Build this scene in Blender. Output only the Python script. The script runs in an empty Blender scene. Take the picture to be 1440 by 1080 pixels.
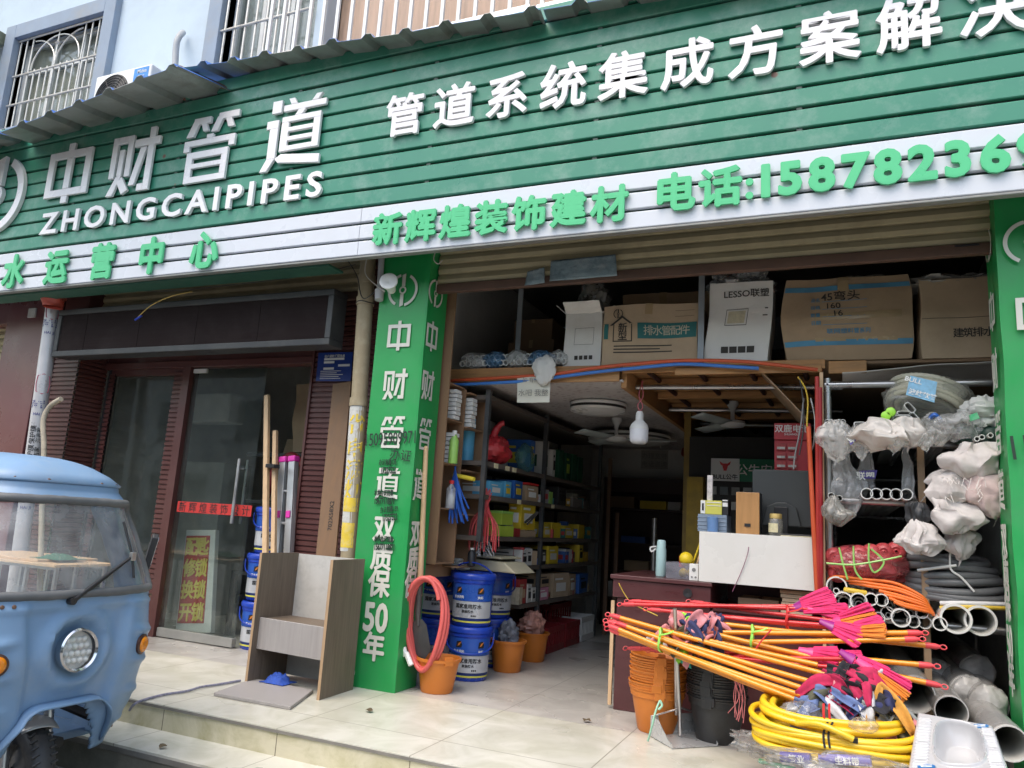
import bpy, bmesh, math, random
from mathutils import Matrix, Vector, noise
R = math.radians
rnd = random.Random(7)
SC = bpy.context.scene
COL = SC.collection
# ---------------- camera, world, sun, exposure ----------------
CF = 1071.08
CAM = Vector((0, 0, 1.105))
def cam_rows(y, t, r):
    rz = Matrix.Rotation(y, 3, 'Z')
    b = Matrix(((1, 0, 0), (0, 0, -1), (0, 1, 0)))
    ct, st = math.cos(t), math.sin(t)
    p = Matrix(((1, 0, 0), (0, ct, st), (0, -st, ct)))
    cr, sr = math.cos(r), math.sin(r)
    q = Matrix(((cr, sr, 0), (-sr, cr, 0), (0, 0, 1)))
    return q @ p @ b @ rz.transposed()
CM = cam_rows(.41668, .18181, -.06268)
cd = bpy.data.cameras.new('camera'); cam = bpy.data.objects.new('camera', cd); COL.objects.link(cam)
cd.sensor_fit = 'HORIZONTAL'; cd.sensor_width = 36; cd.lens = CF / 1440 * 36; cd.clip_start = .05; cd.clip_end = 400
cam.matrix_world = Matrix.Translation(CAM) @ Matrix((CM[0], -CM[1], -CM[2])).transposed().to_4x4()
SC.camera = cam
world = bpy.data.worlds.new('World'); SC.world = world; world.use_nodes = True
nt = world.node_tree; bg = nt.nodes['Background']
sky = nt.nodes.new('ShaderNodeTexSky'); sky.sky_type = 'NISHITA'; sky.sun_disc = False
SUN_EL, SUN_AZ = R(62), R(200)       # azimuth clockwise from +Y: behind the viewer, a little to the left
sky.sun_elevation = SUN_EL; sky.sun_rotation = SUN_AZ; sky.air_density = 1.6; sky.dust_density = 4.0
nt.links.new(sky.outputs[0], bg.inputs[0]); bg.inputs[1].default_value = .15
ld = bpy.data.lights.new('sun', 'SUN'); ld.energy = .6; ld.angle = R(50); ld.color = (1, .965, .91)
sun = bpy.data.objects.new('sun', ld); COL.objects.link(sun)
sd = Vector((math.sin(SUN_AZ) * math.cos(SUN_EL), math.cos(SUN_AZ) * math.cos(SUN_EL), math.sin(SUN_EL)))
sun.rotation_euler = sd.to_track_quat('Z', 'Y').to_euler(); sun.location = sd * 30
vs = SC.view_settings; vs.view_transform = 'Standard'; vs.look = 'None'; vs.exposure = 1.15; vs.gamma = 1
SC.cycles.max_bounces = 8; SC.cycles.transparent_max_bounces = 24; SC.cycles.use_denoising = True
SC.cycles.caustics_reflective = False; SC.cycles.caustics_refractive = False
# ---------------- photo pixel -> place ----------------
def ray(px, py): return CM.transposed() @ Vector(((px - 720) / CF, (py - 540) / CF, 1))
def P(px, py, y):
    d = ray(px, py); return CAM + d * ((y - CAM.y) / d.y)
def G(px, py, z=0):
    d = ray(px, py); return CAM + d * ((z - CAM.z) / d.z)
def SX(px, py, x):
    d = ray(px, py); return CAM + d * ((x - CAM.x) / d.x)
# ---------------- materials ----------------
def nd(t, k, **kw):
    n = t.nodes.new(k)
    for a, b in kw.items(): setattr(n, a, b)
    return n
MATS = {}
def pm(name, col, rough=.55, metal=0, var=.12, scale=6, bump=0, bscale=60, stretch=(1, 1, 1), dirt=None, dfac=.35, dscale=3, alpha=1, trans=0, emit=0, coat=0, spec=.5, rvar=.12):
    """Principled with noise-driven colour and roughness variation, optional dirt and bump."""
    if name in MATS: return MATS[name]
    m = bpy.data.materials.new(name); m.use_nodes = True; t = m.node_tree; b = t.nodes['Principled BSDF']; L = t.links.new
    tc = nd(t, 'ShaderNodeTexCoord'); mp = nd(t, 'ShaderNodeMapping'); mp.inputs['Scale'].default_value = stretch
    L(tc.outputs['Object'], mp.inputs[0])
    n = nd(t, 'ShaderNodeTexNoise'); n.inputs['Scale'].default_value = scale; n.inputs['Detail'].default_value = 6; n.inputs['Roughness'].default_value = .6
    L(mp.outputs[0], n.inputs[0])
    mr = nd(t, 'ShaderNodeMapRange'); mr.inputs[1].default_value = .28; mr.inputs[2].default_value = .72; mr.inputs[3].default_value = 1 - var; mr.inputs[4].default_value = 1 + var
    L(n.outputs[0], mr.inputs[0])
    mx = nd(t, 'ShaderNodeMix', data_type='RGBA', blend_type='MULTIPLY'); mx.inputs[0].default_value = 1
    mx.inputs[6].default_value = (*col, 1); L(mr.outputs[0], mx.inputs[7]); out = mx.outputs[2]
    if dirt:
        n2 = nd(t, 'ShaderNodeTexNoise'); n2.inputs['Scale'].default_value = dscale; n2.inputs['Detail'].default_value = 8; n2.inputs['Roughness'].default_value = .7
        L(tc.outputs['Object'], n2.inputs[0])
        r2 = nd(t, 'ShaderNodeMapRange'); r2.inputs[1].default_value = .48; r2.inputs[2].default_value = .72; r2.inputs[3].default_value = 0; r2.inputs[4].default_value = dfac
        L(n2.outputs[0], r2.inputs[0])
        m2 = nd(t, 'ShaderNodeMix', data_type='RGBA'); L(r2.outputs[0], m2.inputs[0]); L(out, m2.inputs[6]); m2.inputs[7].default_value = (*dirt, 1); out = m2.outputs[2]
    L(out, b.inputs['Base Color'])
    rr = nd(t, 'ShaderNodeMapRange'); rr.inputs[1].default_value = .3; rr.inputs[2].default_value = .7; rr.inputs[3].default_value = max(.02, rough - rvar); rr.inputs[4].default_value = min(1, rough + rvar)
    L(n.outputs[0], rr.inputs[0]); L(rr.outputs[0], b.inputs['Roughness'])
    b.inputs['Metallic'].default_value = metal; b.inputs['Alpha'].default_value = alpha; b.inputs['Specular IOR Level'].default_value = spec
    b.inputs['Coat Weight'].default_value = coat; b.inputs['Transmission Weight'].default_value = trans
    if emit: b.inputs['Emission Color'].default_value = (*col, 1); b.inputs['Emission Strength'].default_value = emit
    if bump:
        n3 = nd(t, 'ShaderNodeTexNoise'); n3.inputs['Scale'].default_value = bscale; n3.inputs['Detail'].default_value = 4
        L(mp.outputs[0], n3.inputs[0]); bp = nd(t, 'ShaderNodeBump'); bp.inputs['Strength'].default_value = bump; bp.inputs['Distance'].default_value = .01
        L(n3.outputs[0], bp.inputs['Height']); L(bp.outputs[0], b.inputs['Normal'])
    MATS[name] = m; return m
def film(name, tint=(.9, .9, .9), op=.3, rough=.18, milky=(.75, .76, .76), crease=.0):
    """Thin clear plastic or glass: see-through tint, a milky part, and a fresnel gloss."""
    if name in MATS: return MATS[name]
    m = bpy.data.materials.new(name); m.use_nodes = True; t = m.node_tree; t.nodes.remove(t.nodes['Principled BSDF']); L = t.links.new
    o = t.nodes['Material Output']; tr = nd(t, 'ShaderNodeBsdfTransparent'); tr.inputs[0].default_value = (*tint, 1)
    df = nd(t, 'ShaderNodeBsdfDiffuse'); df.inputs[0].default_value = (*milky, 1)
    tc = nd(t, 'ShaderNodeTexCoord'); n = nd(t, 'ShaderNodeTexNoise'); n.inputs['Scale'].default_value = 9; n.inputs['Detail'].default_value = 6; L(tc.outputs['Object'], n.inputs[0])
    mr = nd(t, 'ShaderNodeMapRange'); mr.inputs[1].default_value = .3; mr.inputs[2].default_value = .7; mr.inputs[3].default_value = op * .5; mr.inputs[4].default_value = op * 1.5; L(n.outputs[0], mr.inputs[0])
    a = nd(t, 'ShaderNodeMixShader'); L(mr.outputs[0], a.inputs[0]); L(tr.outputs[0], a.inputs[1]); L(df.outputs[0], a.inputs[2])
    gl = nd(t, 'ShaderNodeBsdfGlossy')
    if crease:
        n3 = nd(t, 'ShaderNodeTexVoronoi'); n3.inputs['Scale'].default_value = 26; n3.feature = 'DISTANCE_TO_EDGE'; L(tc.outputs['Object'], n3.inputs[0]); bp = nd(t, 'ShaderNodeBump'); bp.inputs['Strength'].default_value = crease; bp.inputs['Distance'].default_value = .02; L(n3.outputs[0], bp.inputs['Height']); L(bp.outputs[0], gl.inputs['Normal']); L(bp.outputs[0], df.inputs['Normal'])
    gl.inputs['Roughness'].default_value = rough
    lw = nd(t, 'ShaderNodeLayerWeight'); lw.inputs[0].default_value = .5
    pw = nd(t, 'ShaderNodeMath', operation='POWER'); L(lw.outputs['Facing'], pw.inputs[0]); pw.inputs[1].default_value = 4
    ma = nd(t, 'ShaderNodeMath', operation='MULTIPLY_ADD'); L(pw.outputs[0], ma.inputs[0]); ma.inputs[1].default_value = .7; ma.inputs[2].default_value = .045
    b = nd(t, 'ShaderNodeMixShader'); L(ma.outputs[0], b.inputs[0]); L(a.outputs[0], b.inputs[1]); L(gl.outputs[0], b.inputs[2]); L(b.outputs[0], o.inputs[0])
    MATS[name] = m; return m
def tile_mat(name, c1, c2, gout, org, size, rough, marble=.5):
    m = bpy.data.materials.new(name); m.use_nodes = True; t = m.node_tree; b = t.nodes['Principled BSDF']; L = t.links.new
    tc = nd(t, 'ShaderNodeTexCoord'); mp = nd(t, 'ShaderNodeMapping'); mp.inputs['Location'].default_value = (-org[0], -org[1], 0); L(tc.outputs['Object'], mp.inputs[0])
    br = nd(t, 'ShaderNodeTexBrick'); br.offset = 0; br.squash = 1; br.inputs['Scale'].default_value = 1; br.inputs['Mortar Size'].default_value = .003; br.inputs['Mortar Smooth'].default_value = .1
    br.inputs['Brick Width'].default_value = size[0]; br.inputs['Row Height'].default_value = size[1]; br.inputs['Bias'].default_value = 0
    br.inputs[1].default_value = (1, 1, 1, 1); br.inputs[2].default_value = (.9, .9, .9, 1); br.inputs[3].default_value = (0, 0, 0, 1); L(mp.outputs[0], br.inputs[0])
    n = nd(t, 'ShaderNodeTexNoise'); n.inputs['Scale'].default_value = 3.2; n.inputs['Detail'].default_value = 9; n.inputs['Roughness'].default_value = .62; n.inputs['Distortion'].default_value = 1.4; L(tc.outputs['Object'], n.inputs[0])
    cr = nd(t, 'ShaderNodeValToRGB'); cr.color_ramp.elements[0].position = .35; cr.color_ramp.elements[0].color = (*c2, 1); cr.color_ramp.elements[1].position = .62; cr.color_ramp.elements[1].color = (*c1, 1); L(n.outputs[0], cr.inputs[0])
    n2 = nd(t, 'ShaderNodeTexNoise'); n2.inputs['Scale'].default_value = 1.1; n2.inputs['Detail'].default_value = 5; L(tc.outputs['Object'], n2.inputs[0])
    r2 = nd(t, 'ShaderNodeMapRange'); r2.inputs[1].default_value = .3; r2.inputs[2].default_value = .7; r2.inputs[3].default_value = .84; r2.inputs[4].default_value = 1.05; L(n2.outputs[0], r2.inputs[0])
    m1 = nd(t, 'ShaderNodeMix', data_type='RGBA', blend_type='MULTIPLY'); m1.inputs[0].default_value = 1; L(cr.outputs[0], m1.inputs[6]); L(r2.outputs[0], m1.inputs[7])
    m2 = nd(t, 'ShaderNodeMix', data_type='RGBA', blend_type='MULTIPLY'); m2.inputs[0].default_value = .6; L(m1.outputs[2], m2.inputs[6]); L(br.outputs[0], m2.inputs[7])
    m3 = nd(t, 'ShaderNodeMix', data_type='RGBA'); L(br.outputs[1], m3.inputs[0]); L(m1.outputs[2], m3.inputs[6]); m3.inputs[7].default_value = (*gout, 1)
    n4 = nd(t, 'ShaderNodeTexNoise'); n4.inputs['Scale'].default_value = 14; n4.inputs['Detail'].default_value = 10; n4.inputs['Roughness'].default_value = .75; L(tc.outputs['Object'], n4.inputs[0])
    r4 = nd(t, 'ShaderNodeMapRange'); r4.inputs[1].default_value = .6; r4.inputs[2].default_value = .72; r4.inputs[3].default_value = 0; r4.inputs[4].default_value = .35; L(n4.outputs[0], r4.inputs[0])
    m5 = nd(t, 'ShaderNodeMix', data_type='RGBA'); L(r4.outputs[0], m5.inputs[0]); L(m3.outputs[2], m5.inputs[6]); m5.inputs[7].default_value = (c2[0] * .55, c2[1] * .52, c2[2] * .45, 1)
    L(m5.outputs[2], b.inputs['Base Color'])
    rr = nd(t, 'ShaderNodeMapRange'); rr.inputs[1].default_value = .3; rr.inputs[2].default_value = .7; rr.inputs[3].default_value = rough - .1; rr.inputs[4].default_value = rough + .15; L(n2.outputs[0], rr.inputs[0]); L(rr.outputs[0], b.inputs['Roughness'])
    MATS[name] = m; return m
def slat_paint(name, col, rust=True):
    """Painted metal with chalky scuffs and a few rust spots."""
    m = pm(name, col, .38, 0, .06, 3, 0, dirt=(.42, .5, .46), dfac=.28, dscale=5)
    if rust:
        t = m.node_tree; b = t.nodes['Principled BSDF']; L = t.links.new; src = b.inputs['Base Color'].links[0].from_socket
        tc = nd(t, 'ShaderNodeTexCoord'); v = nd(t, 'ShaderNodeTexVoronoi'); v.inputs['Scale'].default_value = 3.6; L(tc.outputs['Object'], v.inputs[0])
        rr = nd(t, 'ShaderNodeValToRGB'); e = rr.color_ramp.elements; e[0].position = .05; e[0].color = (1, 1, 1, 1); e[1].position = .085; e[1].color = (0, 0, 0, 1); L(v.outputs['Distance'], rr.inputs[0])
        n = nd(t, 'ShaderNodeTexNoise'); n.inputs['Scale'].default_value = .8; L(tc.outputs['Object'], n.inputs[0])
        r3 = nd(t, 'ShaderNodeMapRange'); r3.inputs[1].default_value = .47; r3.inputs[2].default_value = .53; L(n.outputs[0], r3.inputs[0])
        mu = nd(t, 'ShaderNodeMath', operation='MULTIPLY'); L(rr.outputs[0], mu.inputs[0]); L(r3.outputs[0], mu.inputs[1])
        mx = nd(t, 'ShaderNodeMix', data_type='RGBA'); L(mu.outputs[0], mx.inputs[0]); L(src, mx.inputs[6]); mx.inputs[7].default_value = (.16, .07, .045, 1); L(mx.outputs[2], b.inputs['Base Color'])
    return m
# ---------------- mesh helpers ----------------
class MB:
    def __init__(s): s.v = []; s.f = []; s.m = []
    def add(s, vs, fs, m=0):
        o = len(s.v); s.v += [Vector(p) for p in vs]; s.f += [tuple(o + i for i in f) for f in fs]; s.m += [m] * len(fs); return s
    def box(s, a, b, m=0, M=None):
        x0, y0, z0 = a; x1, y1, z1 = b
        vs = [Vector(p) for p in ((x0, y0, z0), (x1, y0, z0), (x1, y1, z0), (x0, y1, z0), (x0, y0, z1), (x1, y0, z1), (x1, y1, z1), (x0, y1, z1))]
        if M: vs = [M @ p for p in vs]
        return s.add(vs, [(3, 2, 1, 0), (4, 5, 6, 7), (0, 1, 5, 4), (1, 2, 6, 5), (2, 3, 7, 6), (3, 0, 4, 7)], m)
    def cyl(s, p, q, r, r2=None, n=16, m=0, cap=True):
        p = Vector(p); q = Vector(q); r2 = r if r2 is None else r2
        z = (q - p).normalized(); x = z.orthogonal().normalized(); y = z.cross(x)
        vs = []
        for c, rr in ((p, r), (q, r2)):
            vs += [c + (x * math.cos(2 * math.pi * i / n) + y * math.sin(2 * math.pi * i / n)) * rr for i in range(n)]
        fs = [(i, (i + 1) % n, n + (i + 1) % n, n + i) for i in range(n)]
        if cap: fs += [tuple(range(n - 1, -1, -1)), tuple(range(n, 2 * n))]
        return s.add(vs, fs, m)
    def pipe(s, p, q, r, ri, n=20, m=0, mi=None):
        """Hollow tube with an open mouth at both ends."""
        p = Vector(p); q = Vector(q); z = (q - p).normalized(); x = z.orthogonal().normalized(); y = z.cross(x); vs = []
        for c, rr in ((p, r), (q, r), (q, ri), (p, ri)):
            vs += [c + (x * math.cos(2 * math.pi * i / n) + y * math.sin(2 * math.pi * i / n)) * rr for i in range(n)]
        for k in range(4):
            a, b = k * n, ((k + 1) % 4) * n
            s.add([], [], m)
            o = len(s.v)
            s.f += [(o + a + i, o + a + (i + 1) % n, o + b + (i + 1) % n, o + b + i) for i in range(n)]; s.m += [(mi if (k == 2 and mi is not None) else m)] * n
        s.v += vs; return s
    def tube(s, pts, r, n=8, m=0, closed=False, sq=1.0):
        pts = [Vector(p) for p in pts]; N = len(pts); vs = []; x = None
        for i, p in enumerate(pts):
            if closed: d = pts[(i + 1) % N] - pts[i - 1]
            else: d = pts[min(i + 1, N - 1)] - pts[max(i - 1, 0)]
            d.normalize()
            x = d.orthogonal().normalized() if x is None else (x - d * x.dot(d)).normalized()
            y = d.cross(x); rr = r[i] if isinstance(r, (list, tuple)) else r
            vs += [p + (x * math.cos(2 * math.pi * k / n) + y * math.sin(2 * math.pi * k / n) * sq) * rr for k in range(n)]
        fs = []
        for i in range(N if closed else N - 1):
            a, b = i * n, ((i + 1) % N) * n
            fs += [(a + k, a + (k + 1) % n, b + (k + 1) % n, b + k) for k in range(n)]
        if not closed: fs += [tuple(range(n - 1, -1, -1)), tuple(range((N - 1) * n, N * n))]
        return s.add(vs, fs, m)
    def lathe(s, prof, c=(0, 0, 0), n=28, m=0, M=None, ms=None):
        c = Vector(c); o = len(s.v)
        for r, z in prof:
            for i in range(n):
                a = 2 * math.pi * i / n; p = Vector((r * math.cos(a), r * math.sin(a), z)); s.v.append((M @ p if M else p) + c)
        for k in range(len(prof) - 1):
            for i in range(n):
                a, b = o + k * n, o + (k + 1) * n
                s.f.append((a + i, a + (i + 1) % n, b + (i + 1) % n, b + i)); s.m.append(ms[k] if ms else m)
        return s
    def prism(s, out, d, M=None, m=0):
        """2D outline (x, z) extruded from y=0 to y=d, then transformed by M."""
        n = len(out); a = sum(out[i][0] * out[(i + 1) % n][1] - out[(i + 1) % n][0] * out[i][1] for i in range(n))
        if a < 0: out = out[::-1]
        vs = [Vector((x, 0, z)) for x, z in out] + [Vector((x, d, z)) for x, z in out]
        if M: vs = [M @ p for p in vs]
        return s.add(vs, [tuple(range(n)), tuple(range(2 * n - 1, n - 1, -1))] + [((i + 1) % n, i, n + i, n + (i + 1) % n) for i in range(n)], m)
    def grid(s, fn, nu, nv, m=0):
        vs = [fn(i / nu, j / nv) for j in range(nv + 1) for i in range(nu + 1)]; w = nu + 1
        return s.add(vs, [(j * w + i, j * w + i + 1, (j + 1) * w + i + 1, (j + 1) * w + i) for j in range(nv) for i in range(nu)], m)
    def text(s, body, M, size=1, bold=0, depth=.004, m=0, sx=1, sp=1, align='CENTER', heavy=0):
        """Lettering as solid strokes; local x right, z up, front towards -y."""
        me = text_mesh(body, bold, sp, align)
        ds = [(0, 0)] if not heavy else [(-heavy, 0), (heavy, 0), (0, -heavy), (0, heavy)]
        for k, (dx, dz) in enumerate(ds):
            vs = [M @ Vector(((v[0] + dx) * size * sx, -depth * v[2] - k * .0004, (v[1] + dz) * size)) for v in me[0]]
            s.add(vs, me[1], m)
        return s
    def build(s, name, mats, parent=None, smooth=None, bevel=0, kind=None):
        me = bpy.data.meshes.new(name); me.from_pydata([tuple(p) for p in s.v], [], s.f); me.validate()
        for m in (mats if isinstance(mats, (list, tuple)) else [mats]): me.materials.append(m)
        if len(me.polygons) == len(s.m): me.polygons.foreach_set('material_index', s.m)
        o = bpy.data.objects.new(name, me); COL.objects.link(o)
        if smooth is not None:
            me.polygons.foreach_set('use_smooth', [True] * len(me.polygons))
            if smooth < 179: me.set_sharp_from_angle(angle=R(smooth))
        if bevel:
            b = o.modifiers.new('bevel', 'BEVEL'); b.width = bevel; b.segments = 2; b.limit_method = 'ANGLE'; b.angle_limit = R(40)
        if parent:
            o.parent = parent
            if parent.type == 'EMPTY': o.matrix_parent_inverse = Matrix.Translation(-parent.location)
        if kind: o['kind'] = kind
        return o
_TX = {}
def text_mesh(body, bold, sp, align):
    k = (body, bold, sp, align)
    if k not in _TX:
        f = bpy.data.curves.new('t', 'FONT'); f.body = body; f.size = 1; f.offset = bold; f.extrude = .5; f.space_character = sp; f.align_x = align; f.resolution_u = 3
        o = bpy.data.objects.new('t', f); COL.objects.link(o); bpy.context.view_layer.update()
        e = o.evaluated_get(bpy.context.evaluated_depsgraph_get()); me = bpy.data.meshes.new_from_object(e)
        _TX[k] = ([tuple(v.co) for v in me.vertices], [tuple(p.vertices) for p in me.polygons])
        bpy.data.objects.remove(o); bpy.data.curves.remove(f); bpy.data.meshes.remove(me)
    return _TX[k]
def T(name, label, cat, loc=(0, 0, 0), group=None):
    o = bpy.data.objects.new(name, None); COL.objects.link(o); o.location = loc; o.empty_display_size = .1
    return tag(o, label, cat, group)
def tag(o, label, cat, group=None):
    o['label'] = label; o['category'] = cat
    if group: o['group'] = group
    return o
def dup(r, loc=None, label=None, rot=None, group=None):
    c = r.copy(); COL.objects.link(c)
    if loc is not None: c.location = loc
    if rot is not None: c.rotation_euler = rot
    if label: c['label'] = label
    if group: c['group'] = group
    for ch in list(r.children):
        d = ch.copy(); COL.objects.link(d); d.parent = c; d.matrix_parent_inverse = ch.matrix_parent_inverse.copy()
        for g in list(ch.children):
            e = g.copy(); COL.objects.link(e); e.parent = d; e.matrix_parent_inverse = g.matrix_parent_inverse.copy()
    return c
def fr(p, x=(1, 0, 0), z=(0, 0, 1)):
    """Frame at p with local x and z given (front is -y)."""
    x = Vector(x).normalized(); z = Vector(z); y = z.cross(x).normalized(); z = x.cross(y)
    M = Matrix((x, y, z)).transposed().to_4x4(); M.translation = Vector(p); return M
def rotz(p, a): return Matrix.Translation(Vector(p)) @ Matrix.Rotation(a, 4, 'Z')
def nz(p, s, a): return noise.noise(Vector(p) * s) * a
def jit(pts, a): return [Vector(p) + Vector((rnd.uniform(-a, a), rnd.uniform(-a, a), rnd.uniform(-a, a))) for p in pts]
def spline(pts, n=8):
    pts = [Vector(p) for p in pts]; out = []
    for i in range(len(pts) - 1):
        a, b, c, d = pts[max(i - 1, 0)], pts[i], pts[i + 1], pts[min(i + 2, len(pts) - 1)]
        for k in range(n):
            t = k / n; out.append(.5 * ((2 * b) + (c - a) * t + (2 * a - 5 * b + 4 * c - d) * t * t + (3 * b - a - 3 * c + d) * t ** 3))
    return out + [pts[-1]]
def coil(c, rx, ry, turns, r, h, wob=.01, M=None, n=40, start=0):
    c = Vector(c); out = []
    for i in range(int(turns * n) + 1):
        a = start + 2 * math.pi * i / n; k = i / n
        w = 1 + wob * math.sin(k * 5.1 + 1.3) + wob * .6 * math.sin(a * 2 + k * 3)
        p = Vector((rx * w * math.cos(a), ry * w * math.sin(a), h * k / max(turns, .01) + wob * .35 * math.sin(a * 3 + k * 7)))
        out.append(c + (M @ p if M else p))
    return out
# common finishes
CARD = pm('cardboard', (.42, .3, .19), .85, var=.1, scale=4, bump=.15, bscale=30, dirt=(.22, .15, .09), dfac=.3)
CARD2 = pm('cardboard_pale', (.53, .4, .27), .85, var=.08, scale=4, bump=.15, bscale=25, dirt=(.28, .19, .12), dfac=.3)
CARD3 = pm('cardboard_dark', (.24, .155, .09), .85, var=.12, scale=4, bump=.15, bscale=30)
WHITEP = pm('white_plastic', (.78, .78, .76), .35, var=.04, dirt=(.5, .47, .4), dfac=.2)
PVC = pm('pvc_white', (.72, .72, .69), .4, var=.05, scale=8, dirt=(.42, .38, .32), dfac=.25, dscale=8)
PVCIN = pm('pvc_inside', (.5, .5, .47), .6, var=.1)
BLACK = pm('black_plastic', (.02, .02, .022), .45, var=.2)
STEEL = pm('steel', (.5, .5, .5), .35, .9, var=.12, dirt=(.3, .25, .2), dfac=.3, dscale=10)
DSTEEL = pm('dark_rack_steel', (.07, .075, .08), .5, .3, var=.2, dirt=(.16, .12, .09), dfac=.3)
WOOD = pm('pine_wood', (.5, .31, .15), .6, var=.22, scale=4, stretch=(1, 1, 12), bump=.1, bscale=20)
WOODX = pm('pine_wood_long', (.42, .22, .085), .6, var=.25, scale=4, stretch=(1.5, 14, 14), bump=.1, bscale=14, dirt=(.2, .1, .05), dfac=.4)
PALEWOOD = pm('pale_batten', (.62, .43, .25), .6, var=.15, scale=5, stretch=(12, 12, .8), bump=.08)
MAROON = pm('maroon_metal', (.095, .033, .03), .42, var=.1, scale=4, dirt=(.14, .09, .075), dfac=.35, dscale=3)
MAROOND = pm('maroon_dark', (.06, .025, .024), .5, var=.12, scale=4, dirt=(.1, .07, .06), dfac=.3)
BLUEP = pm('blue_plastic', (.015, .055, .42), .33, var=.08)
ORANGEP = pm('orange_plastic', (.62, .19, .025), .42, var=.08, dirt=(.4, .16, .06), dfac=.25)
REDP = pm('red_plastic', (.6, .03, .03), .4, var=.1)
INK = pm('black_ink', (.015, .015, .016), .6, var=.1)
GREENTXT = pm('green_letter', (.07, .5, .22), .35, var=.04, scale=2)
WHITELET = pm('white_letter', (.8, .79, .81), .3, var=.04, scale=2, dirt=(.55, .54, .55), dfac=.25)
GLASS = film('shop_glass', (.8, .84, .82), .1, .02, (.16, .18, .17))
CLEAR = film('clear_wrap', (.93, .93, .93), .26, .14, crease=.35)
CLEAR2 = film('thin_wrap', (.95, .95, .95), .1, .13, crease=.5)
# ---------------- ground ----------------
TILE = tile_mat('platform_tile', (.66, .645, .57), (.52, .51, .42), (.27, .25, .2), (-1.905, 4.487), (.79, .79), .33)
TILEIN = tile_mat('shop_floor_tile', (.56, .54, .5), (.45, .43, .4), (.25, .24, .22), (-1.905, 4.487), (.79, .79), .28)
RISER = tile_mat('riser_tile', (.64, .6, .45), (.44, .41, .24), (.16, .14, .1), (-1.905, 4.2), (.79, .79), .5)
CEMENT = pm('cement', (.2, .19, .17), .9, var=.2, bump=.3, bscale=40)
STONE = pm('old_stone', (.2, .19, .155), .85, var=.25, scale=5, bump=.3, bscale=30, dirt=(.1, .095, .075), dfac=.6)
ROADM = pm('concrete_road', (.2, .195, .18), .9, var=.2, scale=2, bump=.3, bscale=70, dirt=(.12, .115, .1), dfac=.5)
b = MB(); b.add([(-70, -70, -.31), (70, -70, -.31), (70, 70, -.31), (-70, 70, -.31)], [(0, 1, 2, 3)]); b.build('road', ROADM, kind='structure')
b = MB(); b.box((-13, 3.088, -.309), (5, 3.39, -.160), 1); b.box((-13, 3.084, -.160), (5, 3.39, -.133), 0); b.box((-13, 3.081, -.172), (5, 3.0838, -.145), 2)
b.build('step', [TILE, STONE, CEMENT], kind='structure', bevel=.003)
b = MB(); b.box((-13, 3.39, -.309), (5, 4.485, -.0235), 1); b.box((-13, 3.384, -.0231), (5, 4.485, 0), 0); b.box((-13, 3.3815, -.021), (5, 3.3838, -.006), 2)
b.build('pavement', [TILE, RISER, CEMENT], kind='structure', bevel=.002)
b = MB(); b.box((-13, 4.486, -.3), (5, 12, -.001)); b.build('floor', TILEIN, kind='structure')
# ---------------- the building ----------------
PLASTER = pm('pale_blue_plaster', (.5, .6, .7), .8, var=.05, scale=2, bump=.05, bscale=60, dirt=(.36, .42, .48), dfac=.5, dscale=.9)
BORDER = pm('blue_grey_border', (.27, .33, .42), .8, var=.1, scale=4, dirt=(.36, .33, .28), dfac=.4)
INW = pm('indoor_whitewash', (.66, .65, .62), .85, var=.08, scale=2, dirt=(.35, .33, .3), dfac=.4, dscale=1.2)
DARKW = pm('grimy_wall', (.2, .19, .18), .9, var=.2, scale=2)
bd = T('shop_building', 'pale blue plastered building above the green shop signs, with shops below', 'building', (-3, 5, 0))
b = MB()
XL, XR, YW, YT = -16, 8, 4.9, 5.05
# wall pieces left round window openings A and B; the caged balcony opening C sits further right
def wallrect(x0, x1, z0, z1): b.box((x0, YW, z0), (x1, YT, z1))
A0, A1, AZ0, AZ1 = -8.6, -7.15, 5.06, 6.2
B0, B1, BZ0, BZ1 = -5.45, -4.35, 4.86, 7
wallrect(XL, A0, 3.5, 9); wallrect(A0, A1, 3.5, AZ0); wallrect(A0, A1, AZ1, 9); wallrect(A1, B0, 3.5, 9)
wallrect(B0, B1, 3.5, BZ0); wallrect(B0, B1, BZ1, 9); wallrect(B1, B1 + .12, 3.5, 9); wallrect(B1 + .12, XR, 3.5, 4.6); wallrect(B1 + .12, XR, 7, 9)
b.build('upper_wall', PLASTER, bd)
b = MB(); b.box((B0 - .17, YW - .075, BZ0 - .4), (B0, YW + .1, 7.1)); b.build('window_surround', BORDER, bd, bevel=.006)
b = MB()
for x0, x1, z0, z1 in ((A0 - .17, A0, AZ0 - .15, AZ1 + .17), (A1, A1 + .17, AZ0 - .15, AZ1 + .17), (A0, A1, AZ1, AZ1 + .17), (A0, A1, AZ0 - .15, AZ0)):
    b.box((x0, YW - .075, z0), (x1, YW + .1, z1))
b.build('window_surround', BORDER, bd, bevel=.006)
FRAMEW = pm('white_window_frame', (.7, .71, .7), .4, var=.06); PANE = film('window_pane', (.85, .88, .87), .12, .03, (.4, .43, .43)); CURT = pm('pale_curtain', (.68, .63, .52), .9, var=.15, scale=3, stretch=(8, 8, .6))
BARS = pm('stainless_bars', (.68, .66, .62), .35, .3, var=.1, dirt=(.35, .25, .16), dfac=.4, dscale=14)
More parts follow.
